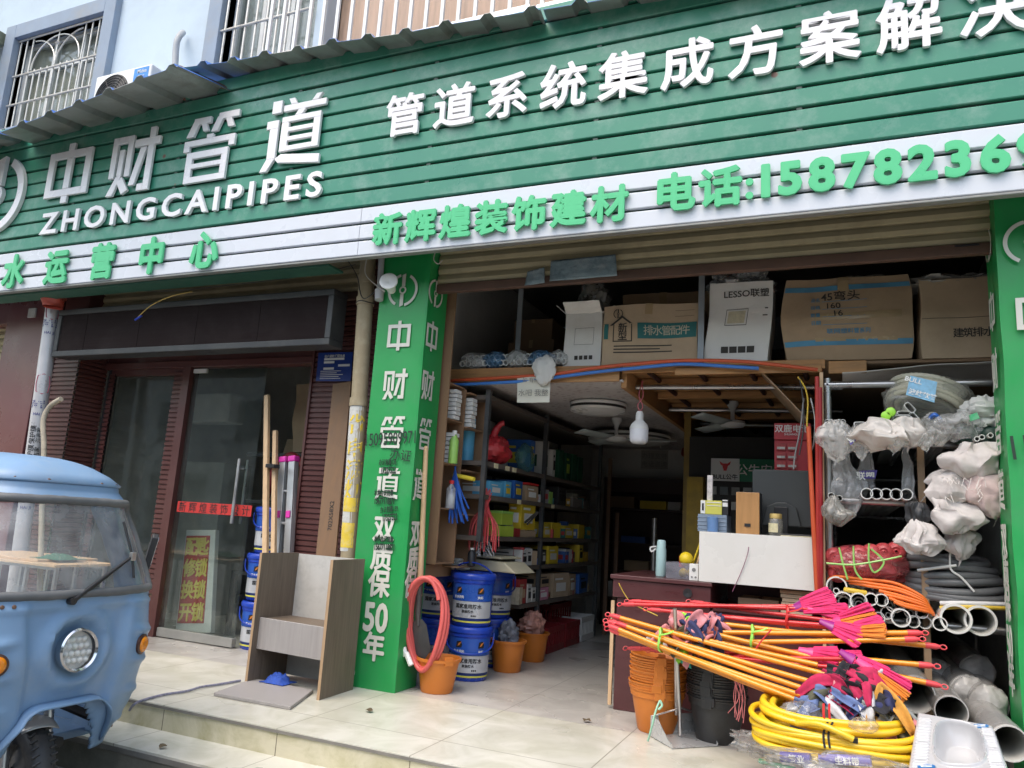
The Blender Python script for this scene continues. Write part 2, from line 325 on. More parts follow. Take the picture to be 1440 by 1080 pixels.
def window(x0, x1, z0, z1, nm, cur):
    w = MB(); y = 5.0; t = .05
    for a in ((x0, x1, z0, z0 + t), (x0, x1, z1 - t, z1)): w.box((a[0], y, a[2]), (a[1], y + .06, a[3]))
    nmul = 3
    for i in range(nmul + 1):
        x = x0 + (x1 - x0 - t) * i / nmul; w.box((x, y - .002, z0 + t), (x + t, y + .058, z1 - t))
    zz = z0 + (z1 - z0) * .66; w.box((x0 + t, y + .003, zz), (x1 - t, y + .055, zz + t))
    o = w.build('window', FRAMEW, bd, bevel=.004)
    p = MB(); p.box((x0 + .02, y + .025, z0 + .02), (x1 - .02, y + .032, z1 - .02)); p.build('pane', PANE, o)
    c = MB(); c.grid(lambda u, v: (x0 + (x1 - x0) * u, y + .075 + .012 * math.sin(u * 40), z0 + (z1 - z0) * v), 60, 2); c.build('curtain', cur, o)
    return o
wa = window(A0, A1, AZ0, AZ1, 'a', CURT)
g = MB(); yy = 4.9
for i in range(14):
    x = A0 + .03 + (A1 - A0 - .06) * i / 13; g.cyl((x, yy, AZ0), (x, yy, AZ1 - (.0 if i < 3 or i > 9 else .42)), .0085, n=8)
for z in (AZ0 + .012, AZ0 + .32, AZ0 + .68, AZ1 - .012): g.cyl((A0, yy - .012, z), (A1, yy - .012, z), .011, n=8)
xm = A0 + .03 + (A1 - A0 - .06) * 6.0 / 13; sp = (A1 - A0) / 13 * 3.5
g.tube([(xm + sp * math.cos(a), yy, AZ1 - .42 + .36 * math.sin(a)) for a in [math.pi * k / 16 for k in range(17)]], .0085, 6)
for s in (-1, 1): g.tube([(xm + s * sp * (1 - math.cos(a)), yy, AZ0 + .70 + .38 * math.sin(a)) for a in [math.pi / 2 * k / 10 for k in range(11)]], .0085, 6)
g.cyl((xm, yy, AZ0 + .68), (xm, yy, AZ1), .0085, n=8); g.lathe([(.0, -.03), (.03, 0), (0, .03)], (xm, yy, AZ0 + .98), 10)
g.build('window_bars', BARS, wa, smooth=40)
wb = window(B0, B1, BZ0, BZ1, 'b', pm('grey_curtain', (.6, .62, .63), .9, var=.15, scale=3))
g = MB()
for i in range(9):
    x = B0 + .04 + (B1 - B0 - .08) * i / 8; g.cyl((x, 4.87, BZ0), (x, 4.87, BZ1), .011, n=8)
for z in (BZ0 + .03, 5.2, 5.6, 6.0, 6.4): g.cyl((B0, 4.857, z), (B1, 4.857, z), .012, n=8)
g.build('window_bars', BARS, wb, smooth=40)
# recessed balcony wall behind the cage
b = MB(); b.box((B1 + .12, 5.1, 4.2), (XR, 5.2, 9)); b.box((B1 + .12, 4.3, 4.52), (XR, 5.1, 4.6))
TILEB = pm('brown_wall_tile', (.52, .36, .27), .45, var=.2, scale=3, stretch=(6, 1, .6)); b.build('balcony_wall', TILEB, bd)
b = MB(); b.box((-9.4, 4.2, 6.15), (-8.79, 4.86, 6.3)); b.box((-12, 4.2, 6.15), (-9.4, 4.86, 6.3)); b.build('balcony_slab', pm('mossy_concrete', (.2, .21, .15), .95, var=.35, scale=7, bump=.5, bscale=30, dirt=(.07, .085, .03), dfac=.8), bd, bevel=.01)
# ground-floor piers and the rooms behind
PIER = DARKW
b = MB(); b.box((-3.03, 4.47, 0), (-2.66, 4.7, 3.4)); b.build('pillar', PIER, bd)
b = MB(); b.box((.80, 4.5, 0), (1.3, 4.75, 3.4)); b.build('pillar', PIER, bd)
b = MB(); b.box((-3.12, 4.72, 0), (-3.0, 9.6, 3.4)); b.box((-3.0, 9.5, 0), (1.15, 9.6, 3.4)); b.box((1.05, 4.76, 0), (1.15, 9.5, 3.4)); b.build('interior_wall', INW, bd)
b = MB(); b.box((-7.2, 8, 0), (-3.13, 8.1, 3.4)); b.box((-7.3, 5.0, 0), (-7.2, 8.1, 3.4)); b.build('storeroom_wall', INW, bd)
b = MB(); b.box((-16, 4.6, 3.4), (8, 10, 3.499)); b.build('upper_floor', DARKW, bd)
b = MB(); b.box((-16, 8.1, 3.05), (8, 10, 9)); b.box((-16.1, 4.2, 0), (-16, 10, 9)); b.box((8, 4.2, 0), (8.1, 10, 9)); b.box((1.3, 4.6, 0), (8, 4.8, 3)); b.box((-16, 4.9, 0), (-9, 5.1, 3)); b.box((-16, 4.2, 9), (8, 10, 9.1)); b.build('outer_wall', PLASTER, bd)
# ceiling under the loft: printed panels
CEIL = pm('printed_ceiling_panel', (.56, .53, .52), .6, var=.08, scale=3)
t = CEIL.node_tree; bs = t.nodes['Principled BSDF']; src = bs.inputs['Base Color'].links[0].from_socket
tc = nd(t, 'ShaderNodeTexCoord'); mp = nd(t, 'ShaderNodeMapping'); mp.inputs['Scale'].default_value = (9, 20, 1); t.links.new(tc.outputs['Object'], mp.inputs[0])
v = nd(t, 'ShaderNodeTexVoronoi'); v.inputs['Scale'].default_value = 1.6; t.links.new(mp.outputs[0], v.inputs[0])
cr = nd(t, 'ShaderNodeValToRGB'); cr.color_ramp.elements[0].position = .2; cr.color_ramp.elements[0].color = (1, 1, 1, 1); cr.color_ramp.elements[1].position = .3; cr.color_ramp.elements[1].color = (0, 0, 0, 1); t.links.new(v.outputs[0], cr.inputs[0])
mx = nd(t, 'ShaderNodeMix', data_type='RGBA'); t.links.new(cr.outputs[0], mx.inputs[0]); t.links.new(src, mx.inputs[6]); mx.inputs[7].default_value = (.27, .2, .2, 1); t.links.new(mx.outputs[2], bs.inputs['Base Color'])
LZ = 2.14
b = MB()
for i in range(11): b.box((-2.99, 5.12 + i * .4, LZ), (-1.42, 5.515 + i * .4, LZ + .012))
b.build('ceiling', CEIL, bd)
b = MB(); b.box((-2.99, 5.14, LZ + .015), (-1.45, 9.4, LZ + .1)); b.box((-2.98, 5.1, LZ - .002), (-1.44, 5.119, LZ + .115))
b.build('loft_floor', WOODX, bd)
# ---------------- upper cage ----------------
ALU = pm('aluminium', (.6, .62, .63), .4, .6, var=.08, dirt=(.4, .4, .38), dfac=.3)
WHITEBAR = pm('white_bar', (.75, .75, .73), .4, var=.04)
def cage(x0, x1, y, z, lab):
    r = T('window_cage', lab, 'window cage', (x0, y, z), 'white barred window cages over the sign')
    b = MB(); b.box((x0, y, z), (x1, y + .05, z + .06)); b.box((x0, y + .05, z + .002), (x0 + .05, 4.9, z + .058)); b.box((x1 - .05, y + .05, z + .002), (x1, 4.9, z + .058))
    b.build('rail', ALU, r, bevel=.003); b = MB(); b.box((x0, y, z + 2), (x1, y + .05, z + 2.05)); b.build('rail', ALU, r, bevel=.003)
    b = MB(); n = int((x1 - x0) / .135)
    for i in range(n + 1):
        x = x0 + .02 + (x1 - x0 - .06) * i / n; b.box((x, y + .014, z + .06), (x + .028, y + .036, z + 2))
    b.build('bars', WHITEBAR, r, bevel=.002)
    b = MB(); b.box((x0 + .02, y + .06, z - .012), (x1 - .02, 4.88, z + .0)); b.build('base_sheet', ALU, r)
cage(-4.34, -1.95, 4.3, 4.6, 'white barred aluminium cage standing over the sign, between barred window and right cage')
cage(-1.9, 3.4, 4.3, 4.58, 'white barred cage over the right half of the green sign')
# ---------------- awning roof ----------------
SHEET = pm('galvanised_sheet', (.4, .4, .39), .45, .55, var=.12, scale=3, dirt=(.2, .17, .13), dfac=.55, dscale=4)
BLUESHEET = pm('blue_roof_paint', (.05, .16, .5), .5, var=.15, scale=6, dirt=(.2, .2, .22), dfac=.4)
def sheet(pts_front, pts_back, pitch, lab, name='awning_roof'):
    """Trapezoid-ribbed steel sheet between a front and a back edge."""
    f0, f1 = map(Vector, pts_front); k0, k1 = map(Vector, pts_back); L = (f1 - f0).length; n = int(L / pitch)
    prof = [(0, 0), (.62, 0), (.72, .035), (.86, .035), (.96, 0)]
    us = [((i + u) / n, h) for i in range(n) for u, h in prof if i + u <= n] + [(1, 0)]
    b = MB(); vs = []; fs = []; ny = 5
    for j in range(ny + 1):
        for u, h in us:
            p = f0.lerp(f1, u).lerp(k0.lerp(k1, u), j / ny); vs.append((p.x, p.y, p.z + h + nz((p.x * 2, p.y, 1), 1, .015) * (1 - j / ny)))
    w = len(us)
    fs = [(j * w + i, j * w + i + 1, (j + 1) * w + i + 1, (j + 1) * w + i) for j in range(ny) for i in range(w - 1)]
    b.add(vs, fs, 0); o = len(vs)
    b.add([(x, y, z + .003) for x, y, z in vs], [(d, c, bb, a) for a, bb, c, d in fs], 1)
    fl = [(i + 1, i, o + i, o + i + 1) for i in range(w - 1)]; b.f += fl; b.m += [1 if (rnd.random() < .5) else 0 for _ in fl]
    r = T(name, lab, 'awning', (f0 + f1) / 2, 'ribbed steel awning sheets over the sign')
    b.build('ribbed_sheet', [SHEET, BLUESHEET], r)
    s = MB(); s.tube([f0.lerp(k0, .45) + Vector((0, 0, -.02)), f1.lerp(k1, .45) + Vector((0, 0, -.02))], .018, 6); s.build('purlin', pm('rusty_bar', (.16, .11, .08), .8, .3, var=.3), r)
sheet((P(0, 186, 3.6), P(250, 93, 3.6)), ((-7.3, 4.85, 4.56), (-4.4, 4.85, 4.5)), .29, 'left ribbed steel awning sheet below the air conditioner, tipped up at its right end')
sheet((P(252, 97, 3.9), P(760, 14, 3.9)), ((-4.55, 4.85, 4.6), (-1.9, 4.85, 4.5)), .30, 'middle ribbed awning sheet with blue edges under the first window cage')
sheet((P(764, 14, 3.94), P(1500, -110, 3.94)), ((-1.9, 4.85, 4.54), (1.6, 4.85, 4.52)), .30, 'right ribbed awning sheet, mostly cut off by the top of the photo')
sheet((P(-300, 292, 3.7), P(-2, 187, 3.7)), ((-9.5, 4.85, 4.6), (-7.3, 4.85, 4.62)), .29, 'ribbed awning sheet at the far left end of the sign')
b = MB(); b.tube([P(252, 95, 3.95), P(322, 126, 4.12)], .02, 6); tag(b.build('bracket', pm('rusty_bar', (.16, .11, .08)), None), 'rusty steel bracket under the step between two awning sheets', 'bracket')
# ---------------- shop sign ----------------
GREENS = slat_paint('green_slat', (.04, .225, .15)); WHITES = pm('white_slat', (.6, .63, .69), .3, 0, .04, 3, dirt=(.45, .46, .48), dfac=.25, dscale=3)
GAP = pm('dark_gap', (.012, .03, .022), .8)
sg = T('shop_sign', 'long green slatted shop fascia with white letters and a white phone strip', 'shop sign', (-2.5, 4.12, 2.84))
def slats(z0, pitch, n, x0, x1, mat, name):
    b = MB()
    for k in range(n):
        z = z0 + pitch * k; h = pitch - .017
        pr = [(0, 0), (-.017, .002), (-.021, .007), (-.022, h - .008), (-.018, h - .002), (0, h)]
        n = max(2, int((x1 - x0) / .16)); vs = []
        for j in range(n + 1):
            x = x0 + (x1 - x0) * j / n; e = .0035 * noise.noise((x * 1.3, k * 3.7, z0)) + .0022 * noise.noise((x * 5, k * 9.1, z0)); g_ = .004 * noise.noise((x * .7, k * 5.3, 4))
            vs += [(x, 4.12 + y * (1 + e * 40 * (.3 if y == 0 else 1)), z + zz + g_) for y, zz in pr]
        b.add(vs, [(6 * j + i + 1, 6 * j + i, 6 * j + 6 + i, 6 * j + 7 + i) for j in range(n) for i in range(5)] + [(0, 1, 2, 3, 4, 5), tuple(6 * n + i for i in (5, 4, 3, 2, 1, 0))])
    return b.build(name, mat, sg, smooth=25)
slats(3.207, .1262, 10, -9.6, 2.2, GREENS, 'green_slat_panel')
slats(2.842, .1218, 3, -9.6, -3.032, WHITES, 'white_slat_panel'); slats(2.842, .1218, 3, -3.028, 2.2, WHITES, 'white_slat_panel')
b = MB(); b.box((-9.6, 4.121, 2.84), (2.2, 4.15, 4.46)); b.build('backing_board', GAP, sg)
b = MB(); b.box((-9.6, 4.1, 2.826), (2.2, 4.15, 2.8395)); b.build('bottom_trim', pm('grey_trim', (.25, .26, .25), .5, .3, var=.15, dirt=(.15, .1, .07), dfac=.4), sg, bevel=.003)
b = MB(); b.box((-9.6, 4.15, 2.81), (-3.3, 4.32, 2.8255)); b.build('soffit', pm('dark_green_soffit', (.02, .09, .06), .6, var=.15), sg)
b = MB()
for x in [-8.4 + i * 1.17 for i in range(9)]:
    for k in range(10): b.box((x, 4.108, 3.207 + .1262 * (k + 1) - .016), (x + .03, 4.12, 3.207 + .1262 * (k + 1) - .002))
b.build('clip', pm('dull_clip', (.08, .11, .095), .7), sg)
FS = 4.097 - .02
def slab(b, cell, strokes, d=.024):
    """Lettering strokes given in a 0..1 cell, as solid polygons standing off the sign."""
    x0, z0, w, h = cell
    for k, s in enumerate(strokes):
        if len(s) == 4 and not isinstance(s[0], (tuple, list)): s = [(s[0], s[1]), (s[2], s[1]), (s[2], s[3]), (s[0], s[3])]
        b.prism([(x0 + x * w, z0 + z * h) for x, z in s], d, Matrix.Translation((0, FS - d / 2 - .0004 * k, 0)))
ZH = [(0, .12, .14, .88), (.86, .12, 1, .88), (.14, .76, .86, .88), (.14, .12, .86, .24), (.43, 0, .57, .1195), (.43, .2405, .57, .7595), (.43, .8805, .57, 1)]
CAI = [(0, .28, .11, .93), (.11, .82, .33, .93), (.33, .28, .44, .93), (.17, .3, .27, .72), [(.17, .3), (.27, .3), (.14, 0), (.0, 0)], [(.2, .2), (.3, .28), (.46, .06), (.34, .0)],
       (.48, .72, 1, .84), (.77, .02, .89, .7195), (.77, .8405, .89, 1), [(.65, .02), (.7695, .02), (.7695, .13), (.65, .13)], [(.62, .70), (.74, .70), (.58, .12), (.46, .12)]]
GUAN = [[(.03, .72), (.17, .72), (.27, .97), (.15, .97)], (.1505, .9, .47, 1), [(.3, .8995), (.4, .8995), (.45, .78), (.35, .78)], [(.5, .75), (.62, .75), (.72, .97), (.6, .97)], (.62, .92, 1, 1.02), [(.76, .9195), (.86, .9195), (.93, .78), (.82, .78)],
        (.44, .66, .56, .72), (.02, .57, .98, .659), (.02, .49, .13, .5695), (.87, .49, .98, .5695),
        (.1, 0, .22, .47), (.22, .37, .88, .47), (.77, .27, .88, .37), (.22, .22, .88, .29), (.22, 0, .88, .09), (.77, .09, .88, .2195), (.2205, .1, .23, .11)]
DAO = [(.1, .82, .26, 1), (.04, .6, .24, .72), (.1, .17, .24, .5995), [(.0, 0), (.12, 0), (.24, .1695), (.1, .1695)], [(.2405, .16), (.3, .1), (.98, .02), (.98, .14), (.34, .22)],
       (.3, .82, 1, .91), [(.42, .911), (.52, .911), (.47, 1), (.37, 1)], [(.76, .911), (.86, .911), (.93, 1), (.83, 1)], [(.56, .8195), (.68, .8195), (.62, .74), (.5, .74)],
       (.3, .66, .94, .739), (.3, .25, .42, .6595), (.83, .25, .94, .6595), (.42, .52, .83, .58), (.42, .39, .83, .45), (.42, .25, .83, .32)]
for cell, st_ in (((-6.385, 3.575, .535, .555), ZH), ((-5.6, 3.565, .545, .565), CAI), ((-4.785, 3.565, .545, .555), GUAN), ((-3.97, 3.56, .555, .57), DAO)):
    b = MB(); slab(b, cell, st_); b.build('letter', WHITELET, sg, bevel=.004)
b = MB(); b.text('ZHONGCAIPIPES', fr((-4.86, FS, 3.316)), .262, .022, .024, sx=1.19, sp=1.33); b.build('lettering', WHITELET, sg)
for c, x in zip('管道系统集成方案解决方案', [-2.735 + .3855 * i for i in range(12)]): b = MB(); b.text(c, fr((x, FS, 3.706)), .325, .008, .022, sx=.98, heavy=.013); b.build('letter', WHITELET, sg)
for c, x in zip('新辉煌装饰建材', [-2.788 + .2568 * i for i in range(7)]): b = MB(); b.text(c, fr((x, FS, 2.913)), .232, .01, .016, heavy=.028); b.build('letter', GREENTXT, sg)
for c, x in (('电', -.865), ('话', -.61)): b = MB(); b.text(c, fr((x, FS, 2.938)), .24, .01, .016, heavy=.028); b.build('letter', GREENTXT, sg)
b = MB(); b.text(':', fr((-.452, FS, 2.944)), .23, .03, .016); b.build('letter', GREENTXT, sg)
for c, x in zip('15878236905', [-.398 + .1572 * i for i in range(11)]): b = MB(); b.text(c, fr((x + (.03 if c == '1' else 0), FS, 2.946)), .25, .03, .016, sx=1.02, heavy=.016); b.build('letter', GREENTXT, sg)
for c, x in zip('排水运营中心', [-7.16 + .549 * i for i in range(6)]): b = MB(); b.text(c, fr((x, FS, 2.886)), .31, .012, .016, sx=.9, heavy=.03); b.build('letter', GREENTXT, sg)
def emblem(b, c, r, d, M=None, t=.17):
    """Round emblem: an open ring with a stem through a small ring."""
    for a0, a1 in ((-78, 62), (102, 242)):
        n = 22; out = [(r * math.cos(R(a0 + (a1 - a0) * i / n)), r * math.sin(R(a0 + (a1 - a0) * i / n))) for i in range(n + 1)]
        inn = [(r * (1 - t) * math.cos(R(a0 + (a1 - a0) * i / n)), r * (1 - t) * math.sin(R(a0 + (a1 - a0) * i / n))) for i in range(n + 1)]
        for i in range(n): b.prism([out[i], out[i + 1], inn[i + 1], inn[i]], d, M)
    n = 16
    for i in range(n):
        a, e = 2 * math.pi * i / n, 2 * math.pi * (i + 1) / n
        b.prism([(r * .24 * math.cos(a), r * .24 * math.sin(a)), (r * .24 * math.cos(e), r * .24 * math.sin(e)), (r * .14 * math.cos(e), r * .14 * math.sin(e)), (r * .14 * math.cos(a), r * .14 * math.sin(a))], d, M)
    b.prism([(-.08 * r, .245 * r), (.14 * r, .245 * r), (.14 * r, 1.0 * r), (-.1 * r, .92 * r)], d, M); b.prism([(.08 * r, -.245 * r), (-.14 * r, -.245 * r), (-.14 * r, -1.0 * r), (.1 * r, -.92 * r)], d, M)
b = MB(); emblem(b, None, .375, .035, Matrix.Translation((-7.05, FS - .0175, 3.76)), .2); b.build('emblem', WHITELET, sg)
# ---------------- rolled shutters ----------------
SHUT = pm('cream_shutter', (.42, .36, .22), .5, .1, var=.1, scale=3, dirt=(.2, .16, .1), dfac=.5, dscale=2.5)
def shutter(x0, x1, y, z0, z1, lab, name='roller_shutter', pitch=.075):
    r = T(name, lab, 'shutter', ((x0 + x1) / 2, y, z0)); b = MB(); n = int((z1 - z0 - .05) / pitch) + 1
    pts = []
    for k in range(n): 
        z = z0 + .05 + k * pitch; pts += [(0, z), (-.014, z + .008), (-.02, z + pitch * .45), (-.012, z + pitch * .85), (0, z + pitch * .93), (0, z + pitch * .98)]
    b.add([(x, y + d, z) for d, z in pts for x in (x0, x1)], [(2 * i, 2 * i + 1, 2 * i + 3, 2 * i + 2) for i in range(len(pts) - 1)])
    b.build('curtain', SHUT, r)
    b = MB(); b.box((x0, y - .025, z0 - .012), (x1, y + .02, z0 + .05)); b.build('bottom_rail', pm('rusty_rail', (.12, .07, .05), .7, .2, var=.25), r, bevel=.004)
    return r
sh = shutter(-2.64, .75, 4.56, 2.70, 3.35, 'cream roller shutter rolled up over the open shop front')
b = MB(); b.box((P(1343, 345, 4.53).x, 4.525, 2.733), (P(1377, 345, 4.53).x, 4.533, 2.742)); b.build('handle', BLACK, sh)
FOILT = pm('blue_grey_tape', (.2, .27, .3), .3, var=.25, scale=12, bump=.5, bscale=25, dirt=(.4, .42, .42), dfac=.5, dscale=9)
def patch(px, name, lab, cat, y, m, nx=10, wob=.006):
    p = [P(*q, y) for q in px]; b = MB()
    fn = lambda u, v: p[0].lerp(p[1], u).lerp(p[3].lerp(p[2], u), v) + Vector((0, -abs(nz((u * 5, v * 5, y), 1.3, wob)) * 2, 0))
    b.grid(fn, nx, nx); o = b.build(name, m, None, smooth=60); sol = o.modifiers.new('s', 'SOLIDIFY'); sol.thickness = .0015
    return tag(o, lab, cat)
patch([(775, 367), (866, 358), (868, 388), (773, 396)], 'tape_patch', 'large crumpled blue-grey tape patch on the cream shutter', 'tape', 4.525, FOILT)
patch([(742, 382), (766, 376), (766, 398), (738, 402)], 'tape_patch', 'small crumpled blue-grey tape scrap on the cream shutter', 'tape', 4.525, FOILT)
shutter(-6.3, -3.45, 4.75, 2.765, 3.3, 'dark cream shutter edge above the black LED panel')
# ---------------- banners wrapped round the two pillars ----------------
BAN = pm('green_banner', (.018, .3, .075), .42, var=.1, scale=3, dirt=(.05, .2, .09), dfac=.5, dscale=3, bump=.06, bscale=12)
BANT = pm('banner_print', (.62, .62, .56), .5, var=.06, dirt=(.45, .47, .4), dfac=.3)
STAMP = pm('stamp_ink', (.012, .03, .02), .6, var=.2)
def wrapbanner(x0, x1, yf, yb, side, z1, z0b, lab, lean=0, amp=.004):
    r = T('pillar_banner', lab, 'banner', ((x0 + x1) / 2, yf, 0)); b = MB()
    def fn(u, v):
        z = v * z1
        w = (x1 - x0); d = yb - yf; s = u * (w + d)
        if side > 0: p = Vector((x0 + s, yf, z)) if s < w else Vector((x1, yf + s - w, z))
        else: p = Vector((x0, yb - s, z)) if s < d else Vector((x0 + s - d, yf, z))
        k = amp * noise.noise((s * 5, z * 3.1, 3)) + amp * .6 * math.sin(z * 9 + s * 7) * noise.noise((s * 3, z * 2, 9))
        p += Vector((k * .7 + lean * (z1 - z) * .0, -abs(k), 0)); return p
    b.grid(fn, 30, 60); b.build('cloth', BAN, r, smooth=50); return r
pb = wrapbanner(-3.05, -2.652, 4.445, 4.72, 1, 3.2, 0, 'green cloth banner on the left pillar, printed white characters ending in 50')
def seat(bm, px, Y=None, X=None, chars=None, size=.2, sx=1, bold=.01, heavy=.02, rot=0, m=0, sp=1):
    if Y is not None: p = P(px[0], px[1], Y); ax = Vector((math.cos(rot), 0, math.sin(rot))); az = Vector((-math.sin(rot), 0, math.cos(rot)))
    else:
        p = SX(px[0], px[1], X); s = 1 if X < 0 else -1; ax = Vector((0, s, 0)); az = Vector((0, 0, 1))
    p = p - az * (.36 * size); bm.text(chars, fr(p, ax, az), size, bold, .0012, m, sx=sx, heavy=heavy, sp=sp)
def boxchar(bm, strokes, c, w, h, ax, d=.001):
    M = fr(c, ax, (0, 0, 1))
    for k, s in enumerate(strokes):
        if len(s) == 4 and not isinstance(s[0], (tuple, list)): s = [(s[0], s[1]), (s[2], s[1]), (s[2], s[3]), (s[0], s[3])]
        bm.prism([((x - .5) * w, (z - .5) * h) for x, z in s], d, M @ Matrix.Translation((0, -d - .00015 * k, 0)))
def bannertext(root, face, Y=None, X=None):
    ax = (1, 0, 0) if Y is not None else (0, 1 if X < 0 else -1, 0)
    at = (lambda q: P(q[0], q[1], Y)) if Y is not None else (lambda q: SX(q[0], q[1], X) if X < 0 else Vector((X, 4.575, P(q[0], q[1], 4.575).z)))
    for k, (ch, q, w, h) in enumerate(face):
        c = at(q); b = MB()
        if ch == '@': emblem(b, None, w, .001, fr(c - Vector((0, .002, 0)) if Y is not None else c + Vector((.002 if X < 0 else -.002, 0, 0)), ax), .16)
        elif ch in 'ABCD': boxchar(b, (ZH, CAI, GUAN, DAO)['ABCD'.index(ch)], c, w, h, ax)
        else: b.text(ch, fr(c - Vector((0, 0, .36 * h)), ax), h, .01, .0012, sx=w / h, heavy=.022)
        b.build('emblem' if ch == '@' else 'letter', BANT, root)
bannertext(pb, [('@', (566.5, 408), .122, 0), ('A', (561, 472), .185, .215), ('B', (556, 540), .19, .215), ('C', (551, 608), .19, .215), ('D', (544.6, 680), .185, .21), ('双', (540, 743.5), .17, .18), ('质', (536.5, 784), .17, .18), ('保', (533, 821), .17, .185), ('50', (528, 867), .19, .25), ('年', (525.5, 910), .17, .185), ('@', (492, 945), .04, 0)], Y=4.436)
bannertext(pb, [('@', (612.7, 413), .10, 0), ('A', (607.4, 473), .15, .215), ('B', (602, 541.5), .16, .215), ('C', (597.5, 611), .16, .215), ('D', (590.5, 682), .16, .21), ('双', (585.5, 750), .15, .18), ('质', (581.5, 788), .15, .18), ('保', (577.5, 822), .15, .18)], X=-2.644)
b = MB()
seat(b, (549, 616), 4.4305, None, '15095909971', .125, .62, .004, 0, R(4)); seat(b, (563, 640), 4.4305, None, '办证', .085, 1.0, .004, 0, R(-4))
for t1, t2, q, ro in (('办证刻章135', '17327522', (545, 655), 3), ('本地办证刻章', '15677118871', (539.5, 698), 2), ('办证刻章139', '17327522', (547, 721), 8), ('本地办证刻章', '15677118871', (539.5, 763), 1)):
    seat(b, (q[0], q[1] - 5), 4.4305, None, t1, .045, .56, .02, 0, R(ro)); seat(b, (q[0] + 1, q[1] + 6), 4.4305, None, t2, .06, .5, .03, 0, R(ro))
b.build('scribble', STAMP, pb)
pr = wrapbanner(.745, 1.25, 4.43, 4.72, -1, 3.2, 0, 'green cloth banner on the right pillar, cut off by the right edge', amp=.009)
bannertext(pr, [('@', (1449, 340), .12, 0), ('A', (1462, 440), .2, .22)], Y=4.405)
bannertext(pr, [('@', (1400, 345), .09, 0), ('A', (1403, 438), .14, .215), ('B', (1407, 520), .15, .215), ('C', (1414, 610), .15, .215), ('D', (1419, 690), .15, .21), ('双', (1423, 760), .14, .18), ('质', (1426, 805), .14, .18), ('保', (1429, 850), .14, .18), ('50', (1431, 905), .14, .24), ('年', (1433, 955), .14, .18)], X=.734)
b = MB(); seat(b, (1436, 628), 4.402, None, '15', .17, .8, .004, 0, R(5)); b.build('scribble', STAMP, pr)
# ---------------- drain pipe with torn yellow notices ----------------
OLDP = pm('weathered_pipe', (.33, .27, .17), .75, var=.25, scale=5, stretch=(1, 1, .25), dirt=(.45, .4, .28), dfac=.6, dscale=8, bump=.2, bscale=40)
p0, p1 = P(520, 330, 4.5), P(489, 800, 4.5); p1 = p1 + (p1 - p0) * .35; p1.z = 0; dp = T('drain_pipe', 'weathered drain pipe with torn yellow and white notices beside the green pillar', 'pipe', p1)
b = MB(); up = (p0 - p1).normalized(); b.cyl(p1, p0, .058, n=20); 
for q in (394, 424, 566): c = P(520 - (q - 330) * .066, q, 4.5); b.cyl(c - up * .03, c + up * .03, .066, n=20)
b.build('tube', OLDP, dp, smooth=40)
PAPERW = pm('torn_paper', (.55, .55, .52), .8, var=.15, scale=12, bump=.3, bscale=40, dirt=(.33, .32, .3), dfac=.6, dscale=14); YEL = pm('yellow_print', (.72, .53, .05), .7, var=.15, scale=14, dirt=(.6, .58, .45), dfac=.5, dscale=18)
def wrap_patch(b, q0, q1, a0, a1, m, rad=.0595, seed=0):
    c0, c1 = P(520 - (q0 - 330) * .066, q0, 4.5), P(520 - (q1 - 330) * .066, q1, 4.5)
    def fn(u, v):
        a = R(a0 + (a1 - a0) * u + 9 * noise.noise((u * 3, v * 6, seed))); c = c0.lerp(c1, min(1, max(0, v + .05 * noise.noise((u * 7, seed, v * 2)))))
        return c + Vector((math.cos(a), math.sin(a), 0)) * rad
    b.grid(fn, 12, 12, m)
b = MB(); wrap_patch(b, 565, 640, 215, 390, 0, seed=1); wrap_patch(b, 640, 775, 218, 392, 0, seed=2); wrap_patch(b, 700, 720, 235, 370, 1, .0605, 3); wrap_patch(b, 735, 770, 230, 330, 1, .0605, 4)
for ch, q in (('省', 598), ('电', 632), ('满', 662), ('灯', 690)):
    c = P(520 - (q - 330) * .066, q, 4.5); me = text_mesh(ch, .02, 1, 'CENTER'); vs = []
    for v in me[0]:
        a = R(300) + v[0] * .135 / .06; vs.append(c + Vector((math.cos(a), math.sin(a), 0)) * (.061 + v[2] * .0008) + Vector((0, 0, (v[1] - .36) * .15)))
    b.add(vs, me[1], 1)
b.build('notice', [PAPERW, YEL], dp)
b = MB()
for q in (427,): c = P(513.6, q, 4.5); b.tube([c + Vector((math.cos(a) * .066, math.sin(a) * .066, .004 * math.sin(a * 3))) for a in [R(i * 15) for i in range(24)]], .004, 5, closed=True)
b.build('wire_tie', BLACK, dp)
# lamp holder and its wires at the pillar top
lp = T('lamp_holder', 'white plastic lamp holder with dusty shade fixed at the top of the left pillar', 'lamp', P(545, 405, 4.42))
b = MB(); b.cyl(P(537, 355, 4.42), P(534, 408, 4.42), .022, n=12); b.cyl(P(534, 408, 4.42), P(533, 422, 4.41), .035, .03, n=14); b.build('bracket', pm('grey_plastic', (.42, .43, .44), .5, var=.1), lp, smooth=40)
b = MB(); M = Matrix.Rotation(R(75), 4, 'X') @ Matrix.Rotation(R(20), 4, 'Y')
b.lathe([(.0, -.05), (.03, -.05), (.035, .0), (.062, .06), (.064, .075), (.05, .08), (0, .06)], P(549, 403, 4.36), 18, 0, M); b.build('shade', WHITEP, lp, smooth=50)
WIREW = pm('white_wire', (.6, .58, .52), .5, var=.1); WIREB = pm('dark_wire', (.03, .03, .03), .5)
def wire(pts, r, mat, lab, cat='wire', name='wire', n=6, seg=8):
    b = MB(); b.tube(spline(pts, seg), r, n); o = b.build(name, mat, None, smooth=60); return tag(o, lab, cat)
